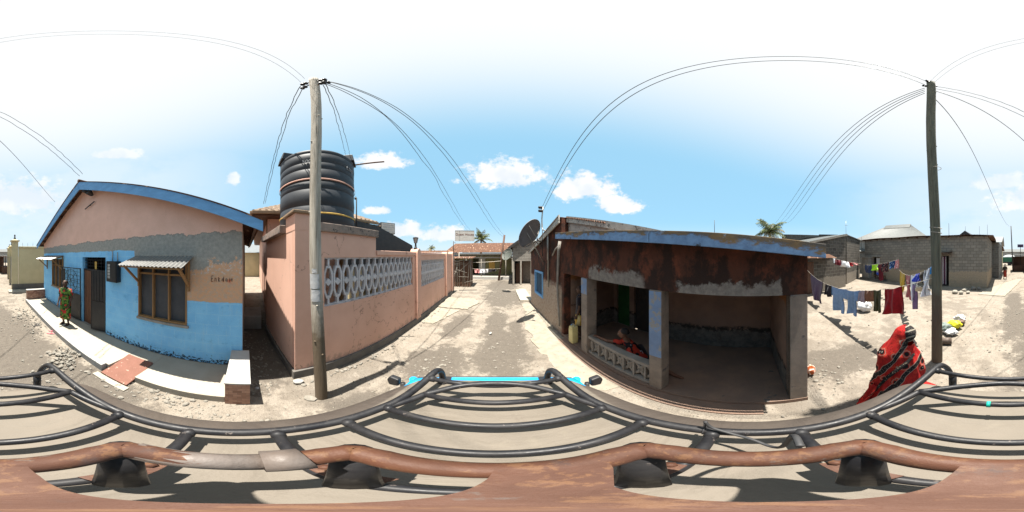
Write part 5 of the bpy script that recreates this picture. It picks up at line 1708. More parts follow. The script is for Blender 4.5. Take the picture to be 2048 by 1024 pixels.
def garment(name, label, a, b, drop, mt, kind, seed, group, cat):
    rn = random.Random(seed)
    L = (b - a).length; x = (b - a); x.z = 0; x.normalize(); nn = V((x.y, -x.x, 0))
    ph = rn.uniform(0, 6.28); k = rn.choice([2, 3, 3, 4]); am = min(.12, .26 * L)
    mb = MB()
    skew = rn.uniform(-.12, .12) * L
    def sheet(u0, u1, v0, v1, side, flare, dz=0):
        nu, nv = 26, 20
        def f(s, v):
            uu = u0 + (u1 - u0) * s
            vv = v0 + (v1 - v0) * v
            c = (uu - .5) * (1 + (flare - 1) * vv) + .5
            p = a + (b - a) * c
            q = mnoise.noise(V((uu * 2.3 + seed * 3.1, vv * .8, seed * 1.7)))
            q2 = mnoise.noise(V((uu * 6.0 + seed, vv * 1.6 + 5, seed)))
            fold = am * (.15 + 1.1 * vv) * (1.5 * q + .55 * q2 + .35 * math.sin(2 * math.pi * k * .6 * uu + ph + 1.5 * vv))
            swag = .05 * drop * math.sin(math.pi * min(1, max(0, (uu * 1.0) % 1.0))) * (1 - vv)
            wig = .06 * L * mnoise.noise(V((vv * 2.2, seed * 2.3, uu)))
            edge = .09 * drop * mnoise.noise(V((uu * 2.6, seed * 5.5, 1.0))) * vv * vv
            z = drop * vv + dz + swag
            return p + nn * (fold + side * (.007 + .012 * min(1, 4 * vv))) + x * (wig + skew * vv) - V((0, 0, z + edge - .012))
        mb.grid(nu, nv, f)
    def double(u0, u1, v0, v1, flare):
        sheet(u0, u1, v0, v1, 1, flare); sheet(u0, u1, v0, v1, -1, flare)
    if kind == 'rect': double(0, 1, 0, 1, .97)
    elif kind == 'skirt': double(0, 1, 0, 1, 1.28)
    elif kind == 'trousers':
        double(0, 1, 0, .3, 1.0); double(0, .46, .3, 1, 1.0); double(.56, 1, .3, 1, 1.0)
    elif kind == 'shirt':
        double(.2, .8, 0, 1, 1.12); double(0, .2, .0, .42, 1.0); double(.8, 1, .0, .38, 1.0)
    elif kind == 'long':
        double(0, 1, 0, 1, .72)
    o = mb.build(name, mt)
    org = (a + b) / 2; org.z -= drop
    o.data.transform(MX.Translation(-org)); o.location = org
    tag(o, label, cat, group)
    return o

F_purple = fabric('purple_striped_cotton', (.085, .055, .12), (.06, .04, .09), ((.16, .12, .18), 60))
F_black = fabric('black_cotton', (.018, .014, .02)); F_lblue = fabric('light_blue_cotton', (.22, .36, .60), (.15, .27, .50))
F_pinkish = fabric('pale_mauve_cotton', (.45, .36, .40)); F_brown = fabric('brown_cotton', (.26, .13, .08)); F_olive = fabric('olive_drill', (.085, .08, .035), (.05, .05, .025))
F_red = fabric('crimson_cotton', (.32, .012, .018), (.21, .008, .014)); F_maroon = fabric('maroon_cotton', (.13, .015, .022)); F_white = fabric('white_cotton', (.72, .72, .74), (.62, .62, .66))
F_yel = fabric('mustard_cotton', (.50, .32, .03)); F_lav = fabric('lavender_cotton', (.42, .38, .62)); F_rose = fabric('dusty_rose_cotton', (.36, .09, .10)); F_blue = fabric('royal_blue_cotton', (.03, .06, .46))
F_sky = fabric('bright_blue_cotton', (.03, .28, .68)); F_cream = fabric('cream_towel', (.44, .41, .31)); F_neon = fabric('neon_green_cotton', (.42, .80, .02)); F_navy = fabric('navy_cotton', (.035, .05, .11))
F_print = printed('dark_batik_print', (.03, .02, .025), [((.30, .10, .08), .56), ((.35, .32, .28), .62)], 14); F_bprint = printed('blue_white_print', (.03, .07, .17), [((.50, .55, .62), .58), ((.01, .02, .05), .62)], 12)
F_pinkp = printed('pink_print', (.55, .20, .20), [((.70, .55, .50), .55)], 14); F_dark = fabric('charcoal_brown_cotton', (.055, .045, .035)); F_vio = fabric('violet_cotton', (.20, .13, .27))

L1 = Line('long sagging clothesline from the green pole across to the sloping block house', (1.74, -2.88, 2.16), (10.3, -2.38, 1.85), .68, .005)
L1.hang('cloth', 'purple striped cloth hanging beside the end of the red house', 1622, 1645, 601, F_purple, 'long', 3)
L1.hang('cloth', 'small black cloth between the purple cloth and the light blue shirt', 1651, 1663, 592, F_black, 'rect', 4)
L1.hang('shirt', 'light blue shirt nearest the black cloth on the long line', 1661, 1693, 621, F_lblue, 'shirt', 5)
L1.hang('shirt', 'light blue shirt next to the pale mauve cloth on the long line', 1688, 1721, 631, F_lblue, 'shirt', 16)
L1.hang('cloth', 'pale mauve cloth beside the light blue shirt', 1719, 1731, 605, F_pinkish, 'rect', 7)
L1.hang('cloth', 'plain brown cloth beside the olive trousers', 1731, 1748, 605, F_brown, 'rect', 8)
L1.hang('trousers', 'olive trousers on the long clothesline', 1748, 1762, 625, F_olive, 'trousers', 9)
L1.hang('skirt', 'crimson skirt above the woman in red on the long clothesline', 1770, 1803, 629, F_red, 'skirt', 10)
L2 = Line('clothesline running from the green pole straight back into the yard', (1.84, -3.02, 2.40), (7.2, -7.5, 1.72), .28, .005)
L2.hang('cloth', 'mustard yellow cloth at the far end of the second clothesline', 1801, 1809, 582, F_yel, 'long', 11)
L2.hang('trousers', 'dusty rose trousers behind the white sheet', 1813, 1822, 597, F_rose, 'trousers', 12)
L2.hang('cloth', 'tall white sheet hanging beside the royal blue cloth', 1822, 1833, 602, F_white, 'rect', 13)
L2.hang('cloth', 'royal blue cloth hanging between white ones', 1833, 1841, 564, F_blue, 'rect', 14)
L2.hang('cloth', 'charcoal brown cloth hanging near the green pole', 1842, 1852, 566, F_dark, 'rect', 15)
L2.hang('cloth', 'long white cloth draped nearest the green pole', 1850, 1860, 592, F_white, 'long', 17)
L2.hang('cloth', 'bright blue cloth hung against the green pole', 1858, 1864, 549, F_sky, 'rect', 18)
L2b = Line('low short clothesline under the second one by the green pole', (1.84, -3.0, 1.86), (4.6, -5.25, 1.55), .05, .005)
L2b.hang('towel', 'cream towel on the low line beside the green pole', 1833, 1856, 588, F_cream, 'rect', 20)
L2b.hang('cloth', 'lavender and violet cloth hanging left of the cream towel', 1825, 1832, 618, F_vio, 'long', 21)
L3 = Line('clothesline in front of the far doorway of the tan block house', P(1796, 519, 9.5), P(1727, 530, 12.6), .1, .007)
for nm, lab, a, b, c, m_, k in (('shorts', 'navy shorts hanging left of the neon green shirt', 1731, 1744, 546, F_navy, 'trousers'), ('shirt', 'neon green shirt on the line by the far doorway', 1744, 1756, 541, F_neon, 'rect'),
                               ('cloth', 'long maroon cloth beside the neon green shirt', 1757, 1765, 560, F_maroon, 'rect'), ('cloth', 'dark batik cloth beside the long maroon cloth', 1765, 1778, 544, F_print, 'rect'),
                               ('shirt', 'blue and white printed shirt at the raised end of the line', 1779, 1791, 537, F_bprint, 'rect'), ('cloth', 'pink printed cloth at the end of the line by the far doorway', 1791, 1797, 537, F_pinkp, 'rect')):
    L3.hang(nm, lab, a, b, c, m_, k, a)
L4 = Line('clothesline tied along the dark block house walls', P(1664, 516, 11.0), P(1722, 527, 14.0), .06, .007)
for nm, lab, a, b, c, m_, k in (('cloth', 'narrow white cloth at the left end before the dark block wall', 1667, 1670, 526, F_white, 'rect'), ('cloth', 'maroon cloth against the dark block wall', 1670, 1682, 531, F_maroon, 'rect'),
                               ('cloth', 'white cloth between the maroon and red ones on the dark wall', 1682, 1696, 534, F_white, 'skirt'), ('cloth', 'bright red cloth on the line along the dark block wall', 1696, 1706, 532, F_red, 'rect'),
                               ('cloth', 'pink and white printed cloth at the right end by the dark block wall', 1706, 1716, 530, F_pinkp, 'rect')):
    L4.hang(nm, lab, a, b, c, m_, k, a)
L5 = Line('clothesline before the verandah of the rusty roofed house', P(940, 537, 17.2), P(1001, 537, 16.8), .05, .01)
for nm, lab, a, b, c, m_, k in (('cloth', 'pink printed cloth on the line before the rusty roofed house', 949, 959, 546, F_pinkp, 'rect'), ('cloth', 'white cloth next to the pink one before the rusty roofed house', 960, 968, 546, F_white, 'skirt'),
                               ('cloth', 'white cloth next to the black ones before the rusty roofed house', 968.5, 976, 546, F_white, 'rect'), ('cloth', 'first black cloth beside the white cloth far up the lane', 977, 984, 544, F_black, 'rect'),
                               ('cloth', 'last black cloth at the right end of the line far up the lane', 985, 993, 543, F_black, 'rect')):
    L5.hang(nm, lab, a, b, c, m_, k, a)
wire('pale rope stretched across the far end of the lane', P(918, 525, 15), P(1002, 522, 15.5), .05, .02, 'rope', M_rope)
p = P(917, 520, 15)
t = thing('post', 'thin grey wooden post standing left of the rusty roofed house', 'post', (p.x, p.y, 0))
mb = MB(); mb.tube([(0, 0, -.1), (.06, 0, 2.95)], .05, 8); mb.build('shaft', M_greywood, t)

# ---------------------------------------------------------------- auto rickshaw under the camera
def rickshaw():
    t = thing('auto_rickshaw', 'blue auto rickshaw with dusty grey canvas hood and black roof rack, seen from above', 'auto rickshaw', (0, 0, 0), R(6))
    prof = [(-.675, 1.30), (-.67, 1.42), (-.655, 1.52), (-.625, 1.60), (-.57, 1.655), (-.50, 1.69), (-.42, 1.708), (-.25, 1.72), (0, 1.726)]
    prof += [(-x, z) for x, z in reversed(prof[:-1])]
    sts = [(-1.02, .84, -.62), (-.98, .88, -.40), (-.93, .92, -.20), (-.88, .955, -.085), (-.82, .98, -.03), (-.72, .995, -.006), (-.45, 1, 0), (-.1, 1, .004), (.2, .995, 0), (.5, .965, -.004), (.72, .92, -.010), (.84, .85, -.022)]
    mb = MB()
    rows = []
    for y, sx, dz in sts:
        rows.append([(x * sx, y + (.10 * (1 - (x / .675) ** 2) if y > .6 else (.25 * .10 if False else 0)), (z + dz) if True else z) for x, z in prof])
    n = len(prof)
    # subdivide between stations for soft shading
    vs = [p for r in rows for p in r]
    fs = [(i * n + k, i * n + k + 1, (i + 1) * n + k + 1, (i + 1) * n + k) for i in range(len(rows) - 1) for k in range(n - 1)]
    mb.add(vs, fs, 0, True)
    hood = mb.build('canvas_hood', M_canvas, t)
    sd = hood.modifiers.new('sub', 'SUBSURF'); sd.levels = 2; sd.render_levels = 2
    so = hood.modifiers.new('thick', 'SOLIDIFY'); so.thickness = .012; so.offset = -1
    # blue front: header, screen pillars, cowl
    mb = MB()
    def fr(x, y0, z): return (x, y0 - .10 * (x / .5) ** 2, z)
    xs = [-.49 + .98 * k / 16 for k in range(17)]
    rings = [(.84, 1.685), (.95, 1.680), (1.02, 1.660), (1.055, 1.625), (1.065, 1.56)]
    vs = [fr(x, y, z - .04 * (abs(x) / .53) ** 3) for y, z in rings for x in xs]
    fs = [(j * 17 + i, j * 17 + i + 1, (j + 1) * 17 + i + 1, (j + 1) * 17 + i) for j in range(4) for i in range(16)]
    mb.add(vs, fs, 0, True)
    hdr = mb.build('front_header', M_blueveh, t)
    so = hdr.modifiers.new('thick', 'SOLIDIFY'); so.thickness = .03; so.offset = -1
    mb = MB(); mb.tube([fr(x, 1.060, 1.625 - .04 * (abs(x) / .53) ** 3) for x in xs], .008, 6); mb.build('header_trim', M_black, hdr)
    mb = MB()
    vs = [fr(x, y, z) for y, z in ((1.06, 1.56), (1.28, 1.0)) for x in xs]
    mb.add(vs, [(i, i + 1, 17 + i + 1, 17 + i) for i in range(16)], 0, True)
    mb.build('windscreen', M_glassd, t)
    mb = MB()
    for s in (-1, 1): mb.tube([fr(s * .53, 1.08, 1.56), fr(s * .56, 1.28, 1.0), fr(s * .55, 1.2, .5)], .03, 8)
    rg = [(1.30, 1.0, .56), (1.36, .85, .54), (1.38, .65, .46), (1.36, .45, .36), (1.25, .36, .32)]
    vs = [(x / .53 * w, y - .25 * (x / .53) ** 2 * .8, z) for y, z, w in rg for x in xs]
    mb.add(vs, [(j * 17 + i, j * 17 + i + 1, (j + 1) * 17 + i + 1, (j + 1) * 17 + i) for j in range(4) for i in range(16)], 0, True)
    cw = mb.build('front_cowl', M_blueveh, t)
    so = cw.modifiers.new('thick', 'SOLIDIFY'); so.thickness = .02
    mb = MB(); mb.lathe([(.001, .03), (.06, .025), (.085, 0), (.09, -.04)], 20, 0, MX.Translation((0, 1.37, .78)) @ MX.Rotation(R(-90), 4, 'X'), capt=False); mb.build('headlight', M_white, t)
    # tub, floor, seats
    mb = MB()
    mb.box(-.62, .62, -1.0, .95, .30, .36)
    for s in (-1, 1):
        mb.prism([(s * .62, -1.05, .36), (s * .62, -.05, .36), (s * .62, -.05, .80), (s * .62, -.30, .98), (s * .62, -1.0, 1.05)], (s * .04, 0, 0))
    mb.box(-.62, .62, -1.08, -1.03, .36, 1.1)
    mb.build('body_tub', M_blueveh, t, bevel=.015)
    mb = MB(); mb.box(-.58, .58, -.72, -.22, .42, .62); mb.box(-.58, .58, -.98, -.78, .62, 1.15); mb.box(-.28, .28, .28, .62, .45, .72); mb.build('seat', M_black, t, bevel=.04)
    mb = MB()
    for s in (-1, 1):
        mb.tube([(s * .63, -.05, .8), (s * .645, -.05, 1.5)], .018, 6); mb.tube([(s * .56, .86, .4), (s * .57, .9, 1.55)], .018, 6)
    build_pieces(mb, 'hood_frame', M_iron, t)
    for x, y in ((0, 1.18), (-.56, -.62), (.56, -.62)):
        mb = MB(); m = MX.Translation((x, y, .2)) @ MX.Rotation(R(90), 4, 'Y')
        mb.lathe([(.10, -.045), (.18, -.05), (.205, -.03), (.205, .03), (.18, .05), (.10, .045)], 24, 0, m); w = mb.build('wheel', M_rubber, t)
        mb = MB(); mb.lathe([(.02, -.03), (.11, -.042), (.11, .042), (.02, .03)], 16, 0, m); mb.build('rim', M_metal, w)
    mb = MB(); mb.grid(10, 8, lambda a, b: V(((b - .5) * .16, 1.18 + .235 * math.cos(.2 + a * 2.6), .2 + .235 * math.sin(.2 + a * 2.6)))); mb.build('mudguard', M_blueveh, t)
    for s in (-1, 1):
        mb = MB()
        mb.tube([(s * .54, .92, 1.35), (s * .62, .96, 1.46)], .01, 6)
        st = mb.build('mirror_stalk', M_black, t)
        mb = MB(); c = V((s * .665, .965, 1.50))
        mb.prism([c + V((s * -.045, 0, -.04)), c + V((s * .035, 0, -.06)), c + V((s * .055, 0, .0)), c + V((s * .03, 0, .05)), c + V((s * -.045, 0, .045))], (0, -.05, 0))
        mb.build('mirror', M_black, st, bevel=.012)
    # ------------------------------------------------ roof rack
    ZR = 1.82
    def side(s):
        return [(s * .33, -.955, 1.66), (s * .345, -.93, 1.76), (s * .362, -.885, 1.835), (s * .375, -.82, 1.865), (s * .392, -.62, 1.85), (s * .408, -.40, ZR), (s * .412, -.1, ZR), (s * .410, .15, ZR),
                (s * .38, .40, ZR), (s * .352, .52, ZR + .01), (s * .325, .70, 1.85), (s * .308, .79, 1.865), (s * .298, .845, 1.84), (s * .292, .87, 1.78), (s * .29, .875, 1.70)]
    def spline(pts, k=5):
        pts = [V(p) for p in pts]; out = []
        for i in range(len(pts) - 1):
            p0, p1, p2, p3 = pts[max(0, i - 1)], pts[i], pts[i + 1], pts[min(len(pts) - 1, i + 2)]
            for j in range(k):
                u = j / k
                out.append(.5 * ((2 * p1) + (p2 - p0) * u + (2 * p0 - 5 * p1 + 4 * p2 - p3) * u * u + (3 * p1 - p0 - 3 * p2 + p3) * u ** 3))
        return out + [pts[-1]]
    mb = MB()
    for s in (-1, 1): mb.tube(spline(side(s)), .0195, 12)
    rack = mb.build('roof_rack', M_rack, t)
    def width_at(y):
        a = side(1)
        for i in range(len(a) - 1):
            if a[i][1] <= y <= a[i + 1][1]: return a[i][0] + (a[i + 1][0] - a[i][0]) * (y - a[i][1]) / (a[i + 1][1] - a[i][1])
        return .4
    def zat(y):
        a = side(1)
        for i in range(len(a) - 1):
            if a[i][1] <= y <= a[i + 1][1]: return a[i][2] + (a[i + 1][2] - a[i][2]) * (y - a[i][1]) / (a[i + 1][1] - a[i][1])
        return ZR
    for y in (-.79, -.355, -.125, .095, .295, .455, .735):
        mb = MB(); w = width_at(y); z = zat(y)
        mb.tube([(-w, y, z), (-w * .5, y, z - .004), (0, y, z - .007), (w * .5, y, z - .004), (w, y, z)], .0168 if abs(y) < .6 else .0145, 10)
        for s in (-1, 1): mb.tube([(s * (w - .004), y, z), (s * (w - .035), y, z)], .0205, 10)
        mb.build('crossbar', M_rack, rack)
    for sg, y0, y1, yb, w0, w1 in ((1, .465, .615, .80, .36, .285), (-1, -.40, -.60, -.80, .405, .36)):
        mb = MB()
        for s in (-1, 1): mb.tube(spline([(s * w0, y0, ZR), (s * (w0 + w1) / 2, (y0 + y1) / 2, ZR + .005), (s * w1, y1, ZR + .01)]), .0165, 10)
        mb.tube([(-w1, y1, ZR + .01), (0, y1, ZR + .003), (w1, y1, ZR + .01)], .016, 10)
        mb.tube(spline([(-w1, y1, ZR + .012), (-w1 * .55, y1 + sg * .10, ZR + .03), (0, yb - sg * .06, ZR + .045), (w1 * .55, y1 + sg * .10, ZR + .03), (w1, y1, ZR + .012)]), .0165, 10)
        mb.build('end_hoop', M_rack, rack)
    # front clamps with black end caps
    for s in (-1, 1):
        mb = MB(); mb.tube([(s * .29, .875, 1.72), (s * .288, .875, 1.66)], .03, 10); mb.box(s * .285 - .03, s * .285 + .03, .90, .94, 1.69, 1.705)
        mb.build('clamp', M_black, rack)
        mb = MB(); mb.tube([(s * .33, -.955, 1.68), (s * .33, -.955, 1.58)], .026, 10); mb.build('clamp', M_black, rack)
    # rusty pipe stand in the middle of the rack
    ZF = 2.15
    cs = [(-.145, -.128), (-.14, .118), (.15, .118), (.155, -.128)]
    mb = MB()
    loop = []
    for i in range(4):
        p0, p1, p2 = (V((*cs[(i + k) % 4], ZF)) for k in (-1, 0, 1))
        d0, d2 = (p0 - p1).normalized(), (p2 - p1).normalized()
        for u in (1, .5, .15): loop.append(p1 + d0 * .036 * u + d2 * .036 * (1 - u) * .22)
        for u in (.15, .5, 1): loop.append(p1 + d2 * .036 * u + d0 * .036 * (1 - u) * .22)
        loop.append((p1 + p2) / 2 - V((0, 0, .004)))
    mb.tube(loop, .0225, 14, closed=True)
    stand = mb.build('pipe_stand', M_rust, t)
    for a in cs:
        mb = MB(); mb.tube([(a[0], a[1], ZF - .015), (a[0] * .72, a[1] * .72, ZR + .01)], .026, 12); mb.build('leg', M_rack, stand)
        mb = MB(); mb.box(a[0] - .055, a[0] + .055, a[1] * .9 - .022, a[1] * .9 + .022, ZR + .022, ZR + .03)
        mb.tube([(a[0] * 1.3, a[1] * .9, ZR + .03), (a[0] * 1.3, a[1] * .9, ZR + .042)], .012, 6)
        mb.build('base_plate', M_rust, stand)
    mb = MB()
    hw = [(-.128, -.034, .036), (-.09, -.033, .034), (-.05, -.028, .030), (0, -.022, .026), (.05, -.012, .045), (.09, -.004, .08), (.118, .0, .095)]
    mb.prism([(r, y, ZF + .012) for y, l, r in hw] + [(l, y, ZF + .012) for y, l, r in reversed(hw)], (0, 0, .006))
    mb.build('top_plate', M_rust, stand)
    mb = MB(); mb.tube([(-.1435, .02, ZF - .003), (-.1425, .06, ZF - .003)], .031, 14); mb.tube([(-.1445, -.11, ZF - .003), (-.1425, .02, ZF - .003)], .0237, 12); mb.build('pipe_collar', M_worn, stand)
    # cable, cable tie, green tape
    mb = MB()
    mb.tube([(.412, .12, ZR - .03), (.414, .12, ZR + .085)], .004, 5)
    mb.tube([(.413, .118, ZR), (.413, .122, ZR)], .026, 10)
    mb.tube(spline([(.414, .12, ZR + .085), (.405, .10, ZR + .05), (.39, .05, ZR + .03), (.36, -.0, ZR + .03), (.30, -.05, ZR + .05), (.23, -.06, ZF - .02), (.175, -.055, ZF + .02)]), .006, 6)
    mb.build('loose_cable', M_wire, t)
    mb = MB(); mb.tube([(.06, -.60, ZR + .003), (.075, -.60, ZR + .003)], .019, 10); mb.build('green_tape', plain('teal_tape', (.01, .42, .32), None, 9, .5, .05), t)
rickshaw()
# ---------------------------------------------------------------- people
def fuse(mb, name, mt, parent, voxel=.008, smooth=4):
    """join overlapping limbs into one continuous skin"""
    me = bpy.data.meshes.new(name + '_raw')
    me.from_pydata(mb.v, [], mb.f)
    bm = bmesh.new(); bm.from_mesh(me); bmesh.ops.recalc_face_normals(bm, faces=bm.faces); bm.to_mesh(me); bm.free()
    o = bpy.data.objects.new(name + '_raw', me); COL.objects.link(o)
    r = o.modifiers.new('remesh', 'REMESH'); r.mode = 'VOXEL'; r.voxel_size = voxel
    s = o.modifiers.new('smooth', 'SMOOTH'); s.factor = .5; s.iterations = smooth
    dg = bpy.context.evaluated_depsgraph_get(); dg.update()
    m2 = bpy.data.meshes.new_from_object(o.evaluated_get(dg))
    bpy.data.objects.remove(o)
    m2.name = name
    m2.materials.clear(); m2.materials.append(mt)
    for p in m2.polygons: p.use_smooth = True
    b = bpy.data.objects.new(name, m2); COL.objects.link(b); b.parent = parent
    return b

def hand(mb, wrist, d, palm_n, curl=.5):
    """palm, four bent fingers and a thumb; d points along the hand, palm_n out of the palm"""
    d = V(d).normalized(); n = V(palm_n); n = (n - d * n.dot(d)).normalized(); s = d.cross(n)
    w = V(wrist)
    mb.tube([w, w + d * .03, w + d * .085], [.024, .031, .036], 10, squash=.55, dome=True)
    for k, (o, L) in enumerate(((-.030, .068), (-.010, .078), (.010, .073), (.029, .058))):
        p = [w + d * .082 + s * o]
        a = curl * .4
        for j in range(3):
            p.append(p[-1] + (d * math.cos(a) + n * math.sin(a)) * L * (.42, .32, .26)[j]); a += curl * .55
        mb.tube(p, [.0095, .009, .0085, .0075], 7, dome=True)
    p0 = w + d * .03 - s * .030
    mb.tube([p0, p0 + (d * .75 - s * .65 + n * .25).normalized() * .035, p0 + (d * .95 - s * .3 + n * .35).normalized() * .062], [.012, .0105, .009], 7, dome=True)

def head(mb, c, f, up=(0, 0, 1), r=1.0):
    """skull, jaw, nose, lips, ears on centre c facing f"""
    f = V(f).normalized(); u = V(up); u = (u - f * u.dot(f)).normalized(); s = f.cross(u)
    c = V(c)
    def pt(x, y, z): return c + (s * x + f * y + u * z) * r
    mb.loft([(pt(0, y0, z), s * rx * r, f * ry * r) for z, y0, rx, ry in
             ((-.118, .045, .012, .014), (-.108, .038, .038, .04), (-.085, .022, .055, .062), (-.05, .008, .066, .082), (-.01, 0, .073, .092), (.03, -.005, .076, .097), (.065, -.008, .070, .090), (.09, -.01, .052, .068), (.108, -.012, .022, .03))], 18)
    mb.tube([pt(0, .092, .018), pt(0, .106, -.012), pt(0, .112, -.030)], [.010, .013, .016], 8, dome=True)
    mb.tube([pt(-.02, .082, -.060), pt(0, .092, -.060), pt(.02, .082, -.060)], [.009, .012, .009], 7, dome=True)
    for q in (-1, 1):
        mb.tube([pt(q * .074, -.005, .018), pt(q * .082, -.012, .0), pt(q * .074, -.002, -.025)], [.012, .016, .010], 7, dome=True)
        mb.tube([pt(q * .016, .086, .028), pt(q * .045, .078, .030)], [.009, .008], 6, dome=True)
    return pt

def eyes(name, pt, parent):
    mb = MB()
    for q in (-1, 1): mb.tube([pt(q * .031, .080, .006), pt(q * .031, .086, .006)], [.009, .007], 8, dome=True)
    return build_pieces(mb, 'eye', M_white, parent)

def limb(mb, pts, rs, n=12): mb.tube(pts, rs, n, dome=True)

def standing_body(mb, sh=1.62, arms=None, legs=None, face=(0, 1, 0), lean=0.0):
    """upright body facing +y; returns head point function"""
    k = sh / 1.70
    hipz, shz = .90 * k, 1.40 * k
    ly = lean
    mb.loft([(V((0, 0, z)) * 1, V((rx, 0, 0)), V((0, ry, 0))) for z, rx, ry in
             ((.80 * k, .13, .10), (.88 * k, .165, .115), (.98 * k, .15, .105), (1.10 * k, .135, .095), (1.24 * k, .155, .105), (1.36 * k, .165, .098), (1.42 * k, .12, .07), (1.455 * k, .058, .055))], 20)
    limb(mb, [(-.17, 0, 1.375 * k), (.17, 0, 1.375 * k)], [.055, .055])
    limb(mb, [(0, -.01, 1.40 * k), (0, .012, 1.50 * k)], [.056, .050])
    arms = arms or {}
    legs = legs or {}
    for s in (-1, 1):
        e, w = arms.get(s, ((s * .225, -.03, 1.10 * k), (s * .23, .06, .88 * k)))
        e, w = V(e), V(w)
        limb(mb, [(s * .185, 0, 1.37 * k), V((s * .185, 0, 1.37 * k)).lerp(e, .5), e], [.052, .046, .038])
        limb(mb, [e, e.lerp(w, .4), w], [.038, .037, .025])
        hand(mb, w, (w - e), V((-s, .2, 0)), .6)
        kn, an = legs.get(s, ((s * .10, .02, .48 * k), (s * .10, -.02, .08)))
        kn, an = V(kn), V(an)
        hp = V((s * .09, 0, .86 * k))
        limb(mb, [hp, hp.lerp(kn, .5), kn], [.092, .078, .056])
        limb(mb, [kn, kn.lerp(an, .35), an], [.055, .056, .034])
        limb(mb, [an + V((0, -.03, -.04)), an + V((s * .01, .07, -.045)), an + V((s * .02, .155, -.055))], [.036, .036, .026])
    return head(mb, (0, .022, 1.592 * k), face)

def person(label, loc, rz, group='people around the lane'):
    return thing('person', label, 'person', loc, rz, group)

# --- the woman in red beside the vehicle
def finer(rings, k=4):
    out = []
    for a, b in zip(rings, rings[1:]):
        for j in range(k):
            u = j / k; out.append(tuple(x + (y - x) * u for x, y in zip(a, b)))
    return out + [rings[-1]]

def creased(mb, start, amt, freq, seed, axis=(0, 0, 1)):
    """push cloth points in and out along soft ridges"""
    n = len(mb.v) - start
    cx = sum(mb.v[i][0] for i in range(start, len(mb.v))) / n; cy = sum(mb.v[i][1] for i in range(start, len(mb.v))) / n
    for i in range(start, len(mb.v)):
        v = V(mb.v[i]); o = V((v.x - cx, v.y - cy, 0))
        if o.length < 1e-4: continue
        o.normalize()
        q = V((v.x * freq, v.y * freq, v.z * freq * .38 + seed))
        q += V((.5, .5, .5)) * mnoise.noise(q * .5)
        r = 1 - 2 * abs(mnoise.noise(q)); r2 = 1 - 2 * abs(mnoise.noise(q * 2.1 + V((3, 1, seed))))
        mb.v[i] = tuple(v + o * amt * (r * .8 + r2 * .4 - .6) * (.35 + .65 * min(1, max(0, (1.45 - v.z) / .5))))

